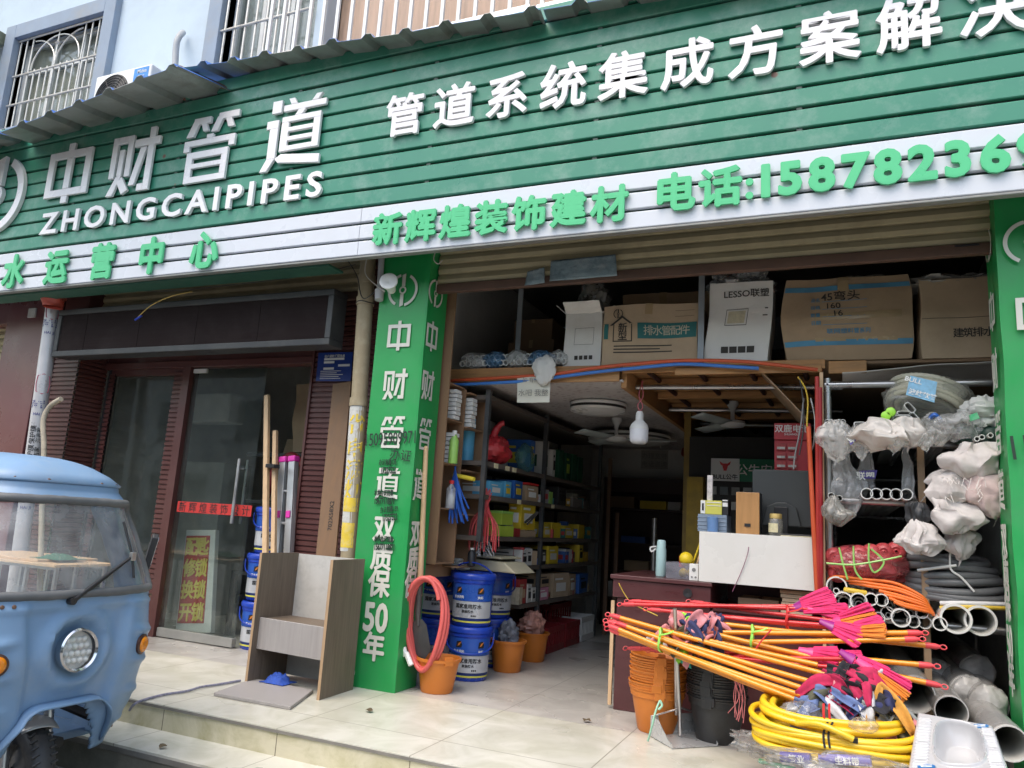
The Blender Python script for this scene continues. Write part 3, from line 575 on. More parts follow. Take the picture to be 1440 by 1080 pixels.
wire([P(516, 362, 4.41), P(514, 385, 4.4), P(530, 402, 4.38), P(541, 410, 4.36)], .004, WIREW, 'white wire looping across the top of the weathered drain pipe')
wire([P(612, 355, 4.4), P(610, 365, 4.38), P(616, 371, 4.38), P(622, 366, 4.4)], .004, WIREW, 'white wire loop under the sign beside the left pillar')
wire([P(489, 366, 4.44), P(502, 388, 4.43), P(512, 420, 4.42), P(545, 392, 4.4)], .004, WIREB, 'black wire sagging past the drain pipe below the sign')
wire([P(94, 414, 4.4), P(130, 407, 4.36), P(150, 400, 4.3), P(162, 396, 4.2)], .0045, WIREW, 'white wire running from red bag to the sign bottom')
wire([P(270, 410, 4.35), P(240, 417, 4.33), P(212, 430, 4.38), P(190, 450, 4.4)], .004, pm('yellow_wire', (.55, .38, .1), .5), 'yellow wire with blue tip hanging over the black LED panel')
wire([P(160, 404, 4.34), P(200, 409, 4.42), P(255, 408, 4.4), P(330, 400, 4.42), P(430, 388, 4.42), P(500, 372, 4.4)], .003, WIREB, 'thin black wire strung below the white sign strip')
b = MB(); c0 = P(190, 450, 4.4); b.cyl(c0, P(199, 444, 4.4), .009, n=8); tag(b.build('wire_connector', BLUEP, None), 'blue connector at the end of the yellow wire', 'connector')
rb = MB()
c = P(72, 416, 4.36)
rb.grid(lambda u, v: c + Vector((math.cos(u * 2 * math.pi), math.sin(u * 2 * math.pi), 0)) * (.02 + .085 * math.sin(min(1, v * 1.15) * math.pi * .75) + .02 * noise.noise((u * 6, v * 5, 2))) + Vector((.05 * v, 0, .1 - .21 * v)), 24, 12)
tag(rb.build('plastic_bag', pm('red_bag', (.55, .1, .07), .35, var=.15), None, smooth=80), 'small red plastic bag wrapped round a fitting under the far-left sign', 'bag')
# ---------------- black LED panel ----------------
le = T('led_panel', 'long dark LED sign panel hung over the glass door', 'sign panel', (-4.95, 4.5, 2.33))
b = MB(); x0, x1, y0, y1, z0, z1 = -6.45, -3.445, 4.43, 4.60, 2.315, 2.745; t = .05
b.box((x0, y0, z0), (x1, y1, z0 + t)); b.box((x0, y0, z1 - t), (x1, y1, z1)); b.box((x0, y0 + .001, z0 + t), (x0 + t, y1 - .001, z1 - t)); b.box((x1 - t, y0 + .001, z0 + t), (x1, y1 - .001, z1 - t))
b.build('frame', pm('dark_aluminium', (.04, .043, .046), .5, .2, var=.2, dirt=(.11, .11, .1), dfac=.4), le, bevel=.006)
LED = pm('led_face', (.016, .010, .010), .9, var=.12, scale=2, dirt=(.045, .036, .034), dfac=.3, stretch=(1, 1, 30), spec=.2)
b = MB(); nx = 9
for i in range(nx): b.box((x0 + t + (x1 - x0 - 2 * t) * i / nx + .001, y0 + .014 + .002 * (i % 2), z0 + t), (x0 + t + (x1 - x0 - 2 * t) * (i + 1) / nx - .001, y1 - .02, z1 - t))
b.build('screen', LED, le)
# ---------------- maroon frontage with glass door ----------------
sf = T('maroon_storefront', 'maroon ribbed shop front with fixed glass and header above the glass door', 'shop front', (-5, 4.96, 0))
def ridged(b, p, q, z0, z1, out, pitch=.042, d=.012):
    """Ribbed cladding sheet between two ground points; out = outward normal."""
    p = Vector(p); q = Vector(q); o = Vector(out); n = int((z1 - z0) / pitch); prof = []
    for k in range(n): z = z0 + k * pitch; prof += [(z, 0), (z + pitch * .12, d), (z + pitch * .72, d), (z + pitch * .86, 0)]
    prof.append((z1, 0)); vs = []
    for z, e in prof: vs += [p + o * e + Vector((0, 0, z)), q + o * e + Vector((0, 0, z))]
    b.add(vs, [(2 * i, 2 * i + 1, 2 * i + 3, 2 * i + 2) for i in range(len(prof) - 1)])
LPX = -6.40
yc = SX(112, 508, LPX).y
b = MB(); ridged(b, (-6.72, yc, 0), (LPX, yc, 0), 0, 2.6, (0, -1, 0)); ridged(b, (LPX, yc, 0), (LPX, 4.96, 0), 0, 2.6, (1, 0, 0)); b.box((-6.72, yc, 2.6), (LPX, 4.96, 3.0)); b.build('pilaster', MAROON, sf)
b = MB(); b.box((LPX + .013, 4.975, 0), (LPX + .05, 5.02, 2.30)); b.box((LPX + .065, 4.95, 0), (LPX + .08, 5.02, 2.30)); b.build('jamb', BLACK, sf)
b = MB(); ridged(b, (LPX + .08, 4.955, 0), (-6.255, 4.955, 0), 0, 2.30, (0, -1, 0)); ridged(b, (-5.487, 4.94, 0), (-5.385, 4.94, 0), 0, 2.30, (0, -1, 0)); b.box((-5.385, 4.925, 0), (-5.30, 5.03, 2.30)); b.box((-5.487, 4.945, 0), (-5.386, 5.03, 2.30)); b.build('post', MAROON, sf)
b = MB(); ridged(b, (-3.955, 4.945, 0), (-3.05, 4.945, 0), 0, 3.3, (0, -1, 0)); b.box((-3.976, 4.92, 0), (-3.955, 5.05, 2.75)); b.box((-3.955, 4.946, 0), (-3.05, 5.05, 3.3)); b.build('pilaster', MAROON, sf)
b = MB(); b.box((LPX + .013, 4.93, 2.30), (-3.976, 5.06, 2.36)); b.box((LPX + .013, 4.95, 2.36), (-3.976, 5.06, 2.5)); b.box((LPX + .013, 4.94, 2.5), (-3.976, 5.06, 2.53)); b.build('header', MAROON, sf, bevel=.004)
b = MB(); b.box((-6.255, 4.94, 0), (-5.487, 5.03, .12)); b.box((-6.255, 4.95, 2.24), (-5.487, 5.03, 2.299)); b.build('window_frame', MAROON, sf, bevel=.003)
b = MB(); b.box((-6.25, 4.985, .12), (-5.49, 4.995, 2.24)); b.build('pane', GLASS, sf)
gd = T('glass_door', 'frameless glass door with twin steel bar handles and red strip', 'door', (-5.3, 4.96, 0))
b = MB(); b.box((-5.29, 4.962, .075), (-4.475, 4.974, 2.285)); b.build('glass', film('door_glass', (.84, .88, .86), .07, .02, (.17, .19, .18)), gd)
b = MB(); b.box((-5.29, 4.945, .008), (-4.473, 4.99, .078)); b.build('bottom_rail', pm('grey_rail', (.36, .36, .34), .45, .5, var=.15), gd, bevel=.003)
b = MB(); b.box((-5.29, 4.952, 2.25), (-5.14, 4.984, 2.287)); b.build('patch_fitting', WHITEP, gd, bevel=.003)
for s, xx in ((-1, 0), (1, 0)):
    b = MB(); hp = P(336, 655, 4.92); y = 4.968 + s * .05
    b.cyl((hp.x, y, .97), (hp.x, y, 1.5), .014, n=12); b.cyl((hp.x, y, 1.05), (hp.x, 4.968 + s * .006, 1.05), .008, n=8); b.cyl((hp.x, y, 1.42), (hp.x, 4.968 + s * .006, 1.42), .008, n=8); b.build('handle', STEEL, gd, smooth=40)
rs = T('red_strip_sign', 'red paper strip with black characters across the glass door', 'sign', P(300, 712, 4.955))
a, c = P(249, 712, 4.956), P(354, 713, 4.956)
b = MB(); b.box((a.x, 4.9585, a.z - .045), (c.x, 4.9605, a.z + .045)); b.build('paper', pm('red_paper', (.55, .035, .03), .6, var=.08), rs)
b = MB()
for i, ch in enumerate('新辉煌装饰设计'): b.text(ch, fr((a.x + .06 + i * (c.x - a.x - .12) / 6, 4.9575, a.z - .032)), .088, .004, .001)
b.build('lettering', INK, rs)
# sign with key-cutting services behind the glass
ks = T('locksmith_sign', 'upright red and white sign with yellow characters behind the glass door', 'sign', P(270, 880, 5.15))
q = [P(246, 890, 5.12), P(296, 890, 5.12), P(303, 745, 5.2), P(262, 745, 5.2)]
def quadbox(b, q, d, m=0):
    n = (q[1] - q[0]).cross(q[3] - q[0]).normalized(); b.add(q + [p - n * d for p in q], [(0, 1, 2, 3), (7, 6, 5, 4), (1, 0, 4, 5), (2, 1, 5, 6), (3, 2, 6, 7), (0, 3, 7, 4)], m); return n
b = MB(); n = quadbox(b, q, .05); b.build('board', WHITEP, ks, bevel=.006)
rq = [q[0].lerp(q[1], .04).lerp(q[3], .09), q[0].lerp(q[1], .8).lerp(q[2].lerp(q[3], .2), .09), q[3].lerp(q[2], .83).lerp(q[1], .06), q[3].lerp(q[2], .04).lerp(q[0], .06)]
b = MB(); quadbox(b, [p + n * .003 for p in rq], .002); b.build('red_panel', pm('sun_faded_red', (.5, .06, .05), .6, var=.15), ks)
b = MB(); ax = (rq[1] - rq[0]).normalized(); az = (rq[3] - rq[0]).normalized()
for r_, (l, rr) in enumerate(zip('配修换开', '匙锁锁锁')):
    for k, ch in enumerate((l, rr)):
        c = rq[3].lerp(rq[0], (r_ + .5) / 4).lerp(rq[2].lerp(rq[1], (r_ + .5) / 4), .27 + .47 * k) + n * .006 - az * .06; b.text(ch, fr(c, ax, az), .16, .012, .002, sx=.9, heavy=.02)
b.build('lettering', pm('yellow_letter', (.75, .6, .12), .6, var=.1), ks)
# ---------------- neighbour at far left ----------------
nbx0, nbx1 = P(-140, 450, 4.6).x, P(63, 440, 4.6).x
nbr = T('neighbour_storefront', 'maroon tiled front of the neighbouring shop at the far left', 'shop front', (-7.4, 4.6, 0))
MTILE = pm('maroon_tile', (.13, .045, .05), .3, var=.08, scale=2, dirt=(.2, .12, .12), dfac=.3)
b = MB(); b.box((-7.42, 4.6, 0), (-6.86, 4.95, 3.2)); b.box((-12, 4.62, 2.72), (-7.421, 4.95, 3.2)); b.build('column', MTILE, nbr, bevel=.004)
b = MB(); b.box((-12, 5.0, .4), (-7.43, 5.012, 2.25)); b.build('pane', GLASS, nbr)
b = MB(); b.box((-12, 4.95, 0), (-7.43, 5.05, .39)); b.box((-12, 4.95, 2.255), (-7.43, 5.05, 2.33)); b.build('window_frame', MAROON, nbr)
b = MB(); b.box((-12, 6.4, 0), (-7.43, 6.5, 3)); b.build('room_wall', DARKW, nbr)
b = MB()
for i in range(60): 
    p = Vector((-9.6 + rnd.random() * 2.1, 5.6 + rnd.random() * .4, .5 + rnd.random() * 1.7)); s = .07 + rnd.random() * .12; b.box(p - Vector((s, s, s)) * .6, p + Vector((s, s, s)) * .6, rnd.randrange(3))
b.build('reflection_blocks', [pm('reflected_green', (.12, .22, .1), .6, var=.3), pm('reflected_red', (.4, .08, .05), .6, var=.3), pm('reflected_cream', (.5, .48, .4), .6, var=.2)], nbr)  # coloured blocks behind the pane stand in for reflections in its glass
shutter(-12, -7.43, 4.8, 2.2, 2.75, 'cream roller shutter of the neighbouring shop at the far left edge')
b = MB(); c = P(45, 440, 4.59); b.box((c.x - .05, 4.585, c.z - .045), (c.x + .05, 4.599, c.z + .045)); tag(b.build('paper_scrap', PAPERW, None), 'torn white paper scrap on the maroon column at far left', 'paper')
# wrapped pipe leaning by the neighbour's column
wp0, wp1 = P(76, 425, 4.45), P(40, 690, 4.45); wp1 = wp0 + (wp1 - wp0) * (wp0.z / (wp0.z - wp1.z)); wpT = T('wrapped_pipe', 'tall silver pipe in printed film beside the far-left maroon column', 'pipe', wp1)
SILV = pm('silver_film', (.5, .5, .52), .35, .2, var=.12, scale=6, dirt=(.35, .33, .32), dfac=.3)
b = MB(); b.cyl(wp1, wp0, .062, n=22); b.build('tube', SILV, wpT, smooth=40)
up = (wp0 - wp1).normalized(); L = (wp0 - wp1).length
def on_pipe(b, ch, s, size, ang, m, rot=0):
    me = text_mesh(ch, .012, 1, 'CENTER'); c = wp0.lerp(wp1, s)
    vs = []
    for v in me[0]:
        x, z = v[0] * size, (v[1] - .36) * size
        if rot: x, z = -z, x
        a = R(ang) + x / .063; vs.append(c + Vector((math.cos(a), math.sin(a), 0)) * (.0632 + v[2] * .0006) + up * z)
    b.add(vs, me[1], m)
b = MB()
for s in (.075, .335, .62): on_pipe(b, '海吉', s, .075, 318, 0); on_pipe(b, 'HAI JI', s + .03, .035, 320, 0)
for s in (.43, .49): on_pipe(b, '保护膜', s, .055, 300, 1, 1); on_pipe(b, '海吉家', s, .045, 345, 1, 1)
for s in (.03, .27, .56):
    c = wp0.lerp(wp1, s); pts = [(.0, .09), (.05, .07), (.06, 0), (.05, -.07), (0, -.09), (-.05, -.07), (-.06, 0), (-.05, .07)]
    b.tube([c + Vector((math.cos(R(325) + x / .063 * 1.0), math.sin(R(325) + x / .063 * 1.0), 0)) * .0635 + up * z for x, z in pts], .0035, 4, 2, closed=True)
b.build('print', [pm('navy_print', (.05, .05, .2), .5), INK, pm('crimson_print', (.4, .03, .09), .5)], wpT)
# branch stick
wire([P(86, 561, 4.3), P(70, 572, 4.3), P(61, 592, 4.28), P(62, 630, 4.26), P(60, 680, 4.22), P(58, 760, 4.15), P(56, 830, 4.1)], .022, pm('peeled_branch', (.36, .32, .25), .8, var=.25, scale=8, bump=.4, bscale=40), 'bare crooked branch leaning upright behind the blue tricycle', 'branch', 'branch', 10)
# ---------------- upper-storey fittings ----------------
ac = T('air_conditioner', 'white outdoor air conditioner unit on the blue wall above the awning', 'air conditioner', (-6.3, 4.6, 4.85))
ax0, ax1, ay, az0, az1 = -6.60, -5.86, 4.5, 4.6, 5.12
b = MB(); b.box((ax0, ay, az0), (ax1, 4.86, az1)); b.build('casing', WHITEP, ac, bevel=.012)
cc = Vector((ax0 + .25, ay - .004, az0 + .27)); b = MB()
for k in range(8): b.tube([cc + Vector((math.cos(a), 0, math.sin(a))) * (.035 + .026 * k) for a in [2 * math.pi * i / 28 for i in range(28)]], .0045, 5, closed=True)
for k in range(6): a = math.pi * k / 6; d = Vector((math.cos(a), 0, math.sin(a))) * .225; b.cyl(cc - d, cc + d, .0035, n=5)
b.build('fan_grille', BLACK, ac)
b = MB(); b.cyl(cc + Vector((0, .003, 0)), cc + Vector((0, .006, 0)), .228, n=32); b.build('fan_recess', pm('dark_recess', (.06, .06, .06), .7), ac)
b = MB(); b.box((ax1 - .22, ay - .003, az1 - .17), (ax1 - .03, ay - .0005, az1 - .02), 0); b.text('Midea', fr((ax1 - .115, ay - .0045, az1 - .075)), .055, .004, .001, 1, sx=.9); b.text('美的', fr((ax1 - .12, ay - .0045, az1 - .135)), .045, .004, .001, 1)
b.build('label', [pm('label_blue', (.05, .25, .62), .4), WHITEP], ac)
wire([P(246, 104, 4.72), P(247, 75, 4.72), P(249, 58, 4.72), P(253, 50, 4.76), P(257, 46, 4.85)], .03, pm('grey_conduit', (.4, .42, .44), .6, var=.12), 'grey bent conduit pipe coming out of the blue upper wall', 'pipe', 'conduit_pipe', 10)
# ---------------- blue cargo tricycle ----------------
TBLUE = pm('tricycle_blue', (.19, .315, .49), .45, var=.05, scale=2, dirt=(.36, .4, .43), dfac=.32, dscale=3.2, coat=.05)
RUB = pm('rubber', (.035, .035, .036), .6, var=.2, dirt=(.12, .11, .1), dfac=.5, dscale=9)
CHROME = pm('chrome', (.75, .75, .75), .12, 1, var=.05)
YC = 2.50
def lerp_tab(tab, z):
    for (a, va), (c, vc) in zip(tab, tab[1:]):
        if z <= c: 
            t = max(0, (z - a) / (c - a)); return va + (vc - va) * (t * t * (3 - 2 * t) * .5 + t * .5)
    return tab[-1][1]
XF = [(-.04, -3.22), (.2, -3.13), (.42, -3.10), (.62, -3.115), (.72, -3.14), (1.08, -3.26), (1.17, -3.32), (1.23, -3.44), (1.27, -3.72)]
HW = [(-.04, .42), (.15, .48), (.45, .50), (.7, .485), (.9, .435), (1.08, .375), (1.17, .34), (1.23, .30), (1.27, .2)]
def cab(t, z, off=0):
    """Point of the cab's front shell: t runs -1..1 across, z is height."""
    a = abs(t); h = lerp_tab(HW, z) + off; pl = 3.6; ang = a * math.pi / 2
    cy = math.sin(ang) ** (2 / pl); cx = math.cos(ang) ** (2 / pl) if a < 1 else 0
    D = .40 + off; x = lerp_tab(XF, z) - D + D * cx + off * 0; y = YC + math.copysign(h * cy, t)
    e = 0; dy, dz = y - YC, z - .445
    if z < .72:
        r = math.hypot(dy, dz * .92); e += .03 * math.exp(-((r - .142) / .026) ** 2) - .03 * math.exp(-(r / .105) ** 4)
        for s in (-1, 1):
            c0 = .185 + .12 * max(0, z - .1) ** 1.0 + .25 * max(0, .2 - z) * 0; e += -.036 / (1 + math.exp((abs(dy) - c0) * 90)) * (1 if z < .6 else max(0, 1 - (z - .6) / .08)) * .5
        for zc in (.50, .36, .22, .08): e += (.017 * math.exp(-((z - zc + .1 * max(0, abs(dy) - .3)) / .018) ** 2)) * (1 / (1 + math.exp(-(abs(dy) - .30) * 60)))
        e += .008 * math.exp(-((z - .63) / .012) ** 2)
    if z > 1.15: e += .012
    return Vector((x + e * max(cx, .3), y + math.copysign(e * .4 * cy, t), z))
def wsin(t, z, m=0):
    """Inside the rounded windscreen opening."""
    zc, hz = .885, .20 - m; ht = .69 - m * 1.5 - .06 * (z - .885); r = .09; dx, dz = max(0, abs(t) - (ht - r * 1.2)) / (r * 1.2), max(0, abs(z - zc) - (hz - r)) / r
    return dx * dx + dz * dz < 1
def arch(y, z): 
    d = y - YC; return z < .215 - 8.2 * max(0, abs(d) - .06) ** 2 and abs(d) < .235
tk = T('cargo_tricycle', 'faded blue cab cargo tricycle parked on the road before the steps, round headlight', 'tricycle', (-3.3, YC, -.31))
NU, NV = 110, 96
b = MB(); pts = {}
for j in range(NV + 1):
    z = -.04 + 1.30 * j / NV
    for i in range(NU + 1): pts[i, j] = cab(-1 + 2 * i / NU, z)
vs = [pts[i, j] for j in range(NV + 1) for i in range(NU + 1)]; fs = []; w = NU + 1
for j in range(NV):
    for i in range(NU):
        t = -1 + 2 * (i + .5) / NU; z = -.04 + 1.30 * (j + .5) / NV; c = (pts[i, j] + pts[i + 1, j + 1]) / 2
        if wsin(t, z) or arch(c.y, z): continue
        fs.append((j * w + i, j * w + i + 1, (j + 1) * w + i + 1, (j + 1) * w + i))
b.add(vs, fs); o = b.build('cab_shell', TBLUE, tk, smooth=60); m_ = o.modifiers.new('s', 'SOLIDIFY'); m_.thickness = .012; m_.offset = -1
# wheel-arch visor lip
b = MB(); up = []
for k in range(25):
    d = -.225 + .45 * k / 24; z = .215 - 8.2 * max(0, abs(d) - .06) ** 2; up.append((d, max(z, -.03)))
def lip(u, v):
    k = u * 24; i = min(23, int(k)); f = k - i; d = up[i][0] * (1 - f) + up[i + 1][0] * f; z = up[i][1] * (1 - f) + up[i + 1][1] * f
    tt = max(-1, min(1, d / .5)); base = cab(math.copysign(2 / math.pi * math.asin(min(1, abs(d / lerp_tab(HW, z)) ** 1.25)), d), z)
    return base + Vector((.005 + .055 * math.sin(math.pi * u) ** .5 * v, 0, -.004 + .012 * (1 - v)))
b.grid(lip, 48, 3); o = b.build('wheel_arch', TBLUE, tk, smooth=60); m_ = o.modifiers.new('s', 'SOLIDIFY'); m_.thickness = .008
# windscreen
b = MB(); b.grid(lambda u, v: cab(-.78 + 1.56 * u, .66 + .45 * v, -.012), 40, 12); o = b.build('windscreen', film('cab_glass', (.86, .88, .88), .3, .03, (.55, .57, .57)), tk, smooth=180)
ring = []
for k in range(120):
    a = 2 * math.pi * k / 120; rr = 0
    for s in range(200):
        rr += .006
        if not wsin(rr * math.cos(a), .885 + rr * .5 * math.sin(a)): break
    ring.append(cab(rr * math.cos(a), .885 + rr * .5 * math.sin(a)))
b = MB(); b.tube(ring, .02, 8, closed=True); b.build('windscreen_seal', pm('grey_rubber', (.12, .125, .13), .65, var=.2, dirt=(.2, .19, .18), dfac=.4), tk, smooth=60)
# roof, back, floor, sides
b = MB()
def roof(u, v):
    x = -3.32 - 1.35 * u; tt = -1 + 2 * v; f = max(0, 1 - u / .33); hw = .35 + .1 * min(1, u * 1.6); 
    if u < .06: return cab(tt * .999, 1.16 + u * 1.0, .008) + Vector((.004, 0, 0))
    z = 1.285 - .07 * f ** 2.2 - .13 * abs(tt) ** 3.5; return Vector((x - .1 * abs(tt) ** 2.5 * (1 if u < .5 else .3), YC + hw * tt, z))
b.grid(roof, 24, 28); o = b.build('roof', TBLUE, tk, smooth=80); m_ = o.modifiers.new('s', 'SOLIDIFY'); m_.thickness = .012
b = MB(); b.box((-4.68, YC - .46, -.05), (-4.62, YC + .46, 1.2)); b.box((-4.62, YC - .46, -.06), (-3.5, YC + .46, -.02)); b.box((-4.62, YC - .47, -.02), (-3.57, YC - .45, .3)); b.box((-4.62, YC + .45, -.02), (-3.57, YC + .47, .3)); b.box((-4.62, YC - .46, .3), (-4.55, YC - .42, 1.2)); b.box((-4.62, YC + .42, .3), (-4.55, YC + .46, 1.2))
b.build('body', TBLUE, tk, bevel=.006)
b = MB(); b.box((-6.3, YC - .55, .0), (-4.75, YC + .5, .06)); b.box((-6.3, YC - .55, .06), (-4.75, YC - .52, .4)); b.box((-6.3, YC + .47, .06), (-4.75, YC + .5, .3)); b.build('cargo_bed', TBLUE, tk, bevel=.006)
b = MB(); b.box((-4.5, YC - .33, .02), (-4.05, YC + .33, .3)); b.grid(lambda u, v: Vector((-4.42 - .1 * v, YC - .3 + .6 * u, .3 + .38 * v ** .8 * (1 - .35 * abs(2 * u - 1) ** 3))), 14, 8); b.build('seat', pm('grey_vinyl', (.2, .2, .2), .5, var=.15), tk, smooth=50)
b = MB(); hp = P(40, 800, 2.35)
b.tube(spline([(-3.75, YC - .30, .55), (-3.72, YC - .29, .78), (-3.72, YC - .22, .85), (-3.72, YC - .1, .86), (-3.74, YC - .06, .78), (-3.75, YC - .04, .6)], 6), .032, 8, sq=.5); b.box((-3.8, YC - .4, .56), (-3.3, YC + .4, .62)); b.build('dashboard', pm('blue_dash', (.06, .12, .3), .4, var=.15), tk, smooth=50, bevel=.01)
b = MB(); b.lathe([(0, 0), (.1, .02), (.12, .1), (.08, .18), (0, .2)], (-3.75, YC - .36, .60), 16); b.build('helmet', REDP, tk, smooth=80)
# headlight
hl = cab(.0, .44); M = fr(hl + Vector((.034, 0, 0)), (0, 1, -.02), (-.10, 0, 1)); MQ = M @ Matrix.Rotation(R(90), 4, 'X') @ Matrix.Scale(.84, 4)
b = MB(); b.lathe([(.102, -.03), (.108, .0), (.112, .026), (.104, .034), (.094, .024)], (0, 0, 0), 40, 0, MQ); head = b.build('headlight', CHROME, tk, smooth=50)
b = MB(); b.lathe([(.094, .0), (.0, -.012)], (0, 0, 0), 32, 0, MQ); b.build('reflector', pm('reflector', (.6, .6, .58), .3, 0, var=.1), head, smooth=60)
b = MB()
for r_ in range(4):
    for c_ in range(5):
        x, y = (c_ - 2) * .034 + (.017 if r_ % 2 else 0) - .008, (r_ - 1.5) * .036
        if math.hypot(x, y) < .082: b.lathe([(.016, .0), (.014, .012), (.006, .018), (0, .019)], MQ @ Vector((x, y, -.006)), 10, 0, MQ.to_3x3().to_4x4())
b.build('led_lens', pm('lens_led', (.82, .82, .78), .15, 0), head, smooth=60)
b = MB(); b.lathe([(.096, .026), (.06, .034), (0, .037)], (0, 0, 0), 32, 0, MQ); b.build('glass', film('lens_cover', (.95, .95, .95), .06, .03), head, smooth=80)
for t in (-.36, .36):
    c = cab(t, .42 if t < 0 else .425); n = (cab(t + .01, .42) - cab(t - .01, .42)).cross(cab(t, .43) - cab(t, .41)).normalized(); n = n if n.x > 0 else -n
    Ms = n.to_track_quat('Z', 'Y').to_matrix().to_4x4()
    b = MB(); b.lathe([(.046, -.01), (.047, .008), (.038, .012)], c, 24, 0, Ms); ts = b.build('turn_signal', pm('signal_bezel', (.07, .03, .02), .4), tk, smooth=50)
    b = MB(); b.lathe([(.039, .008), (.033, .018), (.018, .022), (.012, .019), (0, .021)], c, 24, 0, Ms); b.build('amber_lens', pm('amber_lens', (.8, .25, .01), .15, var=.2, scale=40, coat=.5), ts, smooth=50)
b = MB()
for t, z in ((-.42, 1.172), (-.12, 1.172), (.12, 1.172), (.36, 1.172), (.58, 1.172), (-.38, .645), (-.30, .645), (.50, .645), (.60, .645), (-.62, .645), (.62, .02), (.76, .02), (-.7, .02)):
    c = cab(t, z); b.lathe([(.009, 0), (.008, .006), (0, .008)], c + Vector((.004, 0, 0)), 8, 0, Matrix.Rotation(R(90), 4, 'Y'))
b.build('bolt', pm('rust_bolt', (.22, .13, .09), .5, .5, var=.3), tk, smooth=50)
# wiper and mirror
b = MB(); w0, w1, w2 = cab(-.02, .655) + Vector((.02, 0, 0)), cab(.22, .84) + Vector((.03, 0, 0)), cab(.23, 1.0) + Vector((.025, 0, 0))
b.tube([w0, w1], [.013, .007], 8); b.tube([cab(.20, .74) + Vector((.022, 0, 0)), w1, w2], .006, 6); b.cyl(w0 - Vector((.02, 0, 0)), w0 + Vector((.01, 0, 0)), .016, n=10); b.build('wiper', BLACK, tk, smooth=50)
b = MB(); b.box(w1 + Vector((-.008, -.014, -.02)), w1 + Vector((.012, .014, .02))); b.build('wiper_clip', STEEL, tk, bevel=.004)
b = MB(); m0 = cab(.93, .72); b.tube([m0, m0 + Vector((.02, .05, .03)), m0 + Vector((.03, .07, .07))], .009, 6)
Mm = fr(m0 + Vector((.0, .085, .12)), (.75, -.6, 0), (.12, .1, 1)); out = [(-.05, -.10), (.03, -.10), (.055, -.07), (.06, .08), (.04, .10), (-.03, .10), (-.055, .07), (-.06, -.06)]
b.prism(out, .03, Mm); mi = b.build('mirror', BLACK, tk, bevel=.006); b = MB(); b.prism([(x * .85, z * .85) for x, z in out], .002, Mm @ Matrix.Translation((0, .031, 0))); b.build('mirror_glass', CHROME, mi)
# front wheel, fork, mudguard
wc = Vector((-3.34, YC, -.10)); Mw = Matrix.Rotation(R(90), 4, 'X') 
Mst = Matrix.Rotation(R(-14), 4, 'Z')
b = MB(); prof = [(.12, -.045), (.15, -.056), (.19, -.05), (.206, -.03), (.211, 0), (.206, .03), (.19, .05), (.15, .056), (.12, .045)]; b.lathe(prof, wc, 40, 0, Mst @ Mw)
for k in range(40):
    a = 2 * math.pi * k / 40
    for s in (-1, 1): p = Mst @ Vector((math.cos(a + .04 * s) * .209, s * .022, math.sin(a + .04 * s) * .209)); q = Mst @ Vector((math.cos(a + .10 * s) * .203, s * .05, math.sin(a + .10 * s) * .203)); b.cyl(wc + p, wc + q, .006, n=5)
wh = b.build('wheel', RUB, tk, smooth=50)
b = MB(); b.lathe([(.125, -.04), (.118, -.02), (.05, -.03), (.03, -.05), (.03, .05), (.05, .03), (.118, .02), (.125, .04)], wc, 24, 0, Mst @ Mw); b.build('rim', pm('grey_rim', (.15, .15, .15), .5, .4, var=.2), wh, smooth=40)
b = MB()
for s in (-1, 1): b.cyl(wc + Mst @ Vector((.0, s * .085, 0)), wc + Mst @ Vector((-.10, s * .085, .5)), .022, n=12)
b.cyl(wc + Mst @ Vector((0, -.1, 0)), wc + Mst @ Vector((0, .1, 0)), .012, n=8); b.build('fork', STEEL, tk, smooth=40)
b = MB(); b.grid(lambda u, v: wc + Mst @ Vector((math.cos(R(62 + 80 * u)) * (.232 - .02 * (2 * v - 1) ** 2), (v - .5) * .15, math.sin(R(62 + 80 * u)) * (.232 - .02 * (2 * v - 1) ** 2))), 16, 6)
o = b.build('mudguard', pm('silver_paint', (.45, .45, .44), .35, .6, var=.1), tk, smooth=80); m_ = o.modifiers.new('s', 'SOLIDIFY'); m_.thickness = .004
b = MB(); b.cyl((-3.6, YC + .16, .18), (-3.22, YC + .3, .06), .022, n=8); b.cyl((-4.6, YC - .2, -.08), (-3.4, YC - .2, -.03), .025, n=8); b.cyl((-4.6, YC + .2, -.08), (-3.4, YC + .2, -.03), .025, n=8); b.build('chassis', BLACK, tk, smooth=40)
b = MB()
for s in (-1, 1): b.lathe(prof, Vector((-5.6, YC + s * .42, -.10)), 32, 0, Mw)
b.build('rear_wheel', RUB, tk, smooth=50)
# ---------------- work table seen through the windscreen ----------------
tb = T('work_table', 'welded metal table topped with loose plywood, seen through the tricycle windscreen', 'table', (-5.8, 4.1, 0))
c = P(70, 742, 4.1); tx0, tx1 = P(5, 742, 4.1).x, P(122, 742, 4.1).x; tz = .60
b = MB()
for x in (tx0, (tx0 * 2 + tx1) / 3, (tx0 + 2 * tx1) / 3, tx1): b.box((x - .012, 3.9, 0), (x + .012, 3.924, tz)); b.box((x - .012, 4.3, 0), (x + .012, 4.324, tz))
b.box((tx0, 3.902, tz - .026), (tx1, 3.922, tz - .001)); b.box((tx0, 4.302, tz - .026), (tx1, 4.322, tz - .001)); b.build('legs_frame', STEEL, tb)
b = MB(); b.box((tx0 - .1, 3.85, tz), (tx1 + .06, 4.36, tz + .018)); b.box((tx0 - .15, 3.9, tz + .019), (tx1 - .2, 4.4, tz + .036)); b.build('plywood_sheet', PALEWOOD, tb, bevel=.002)
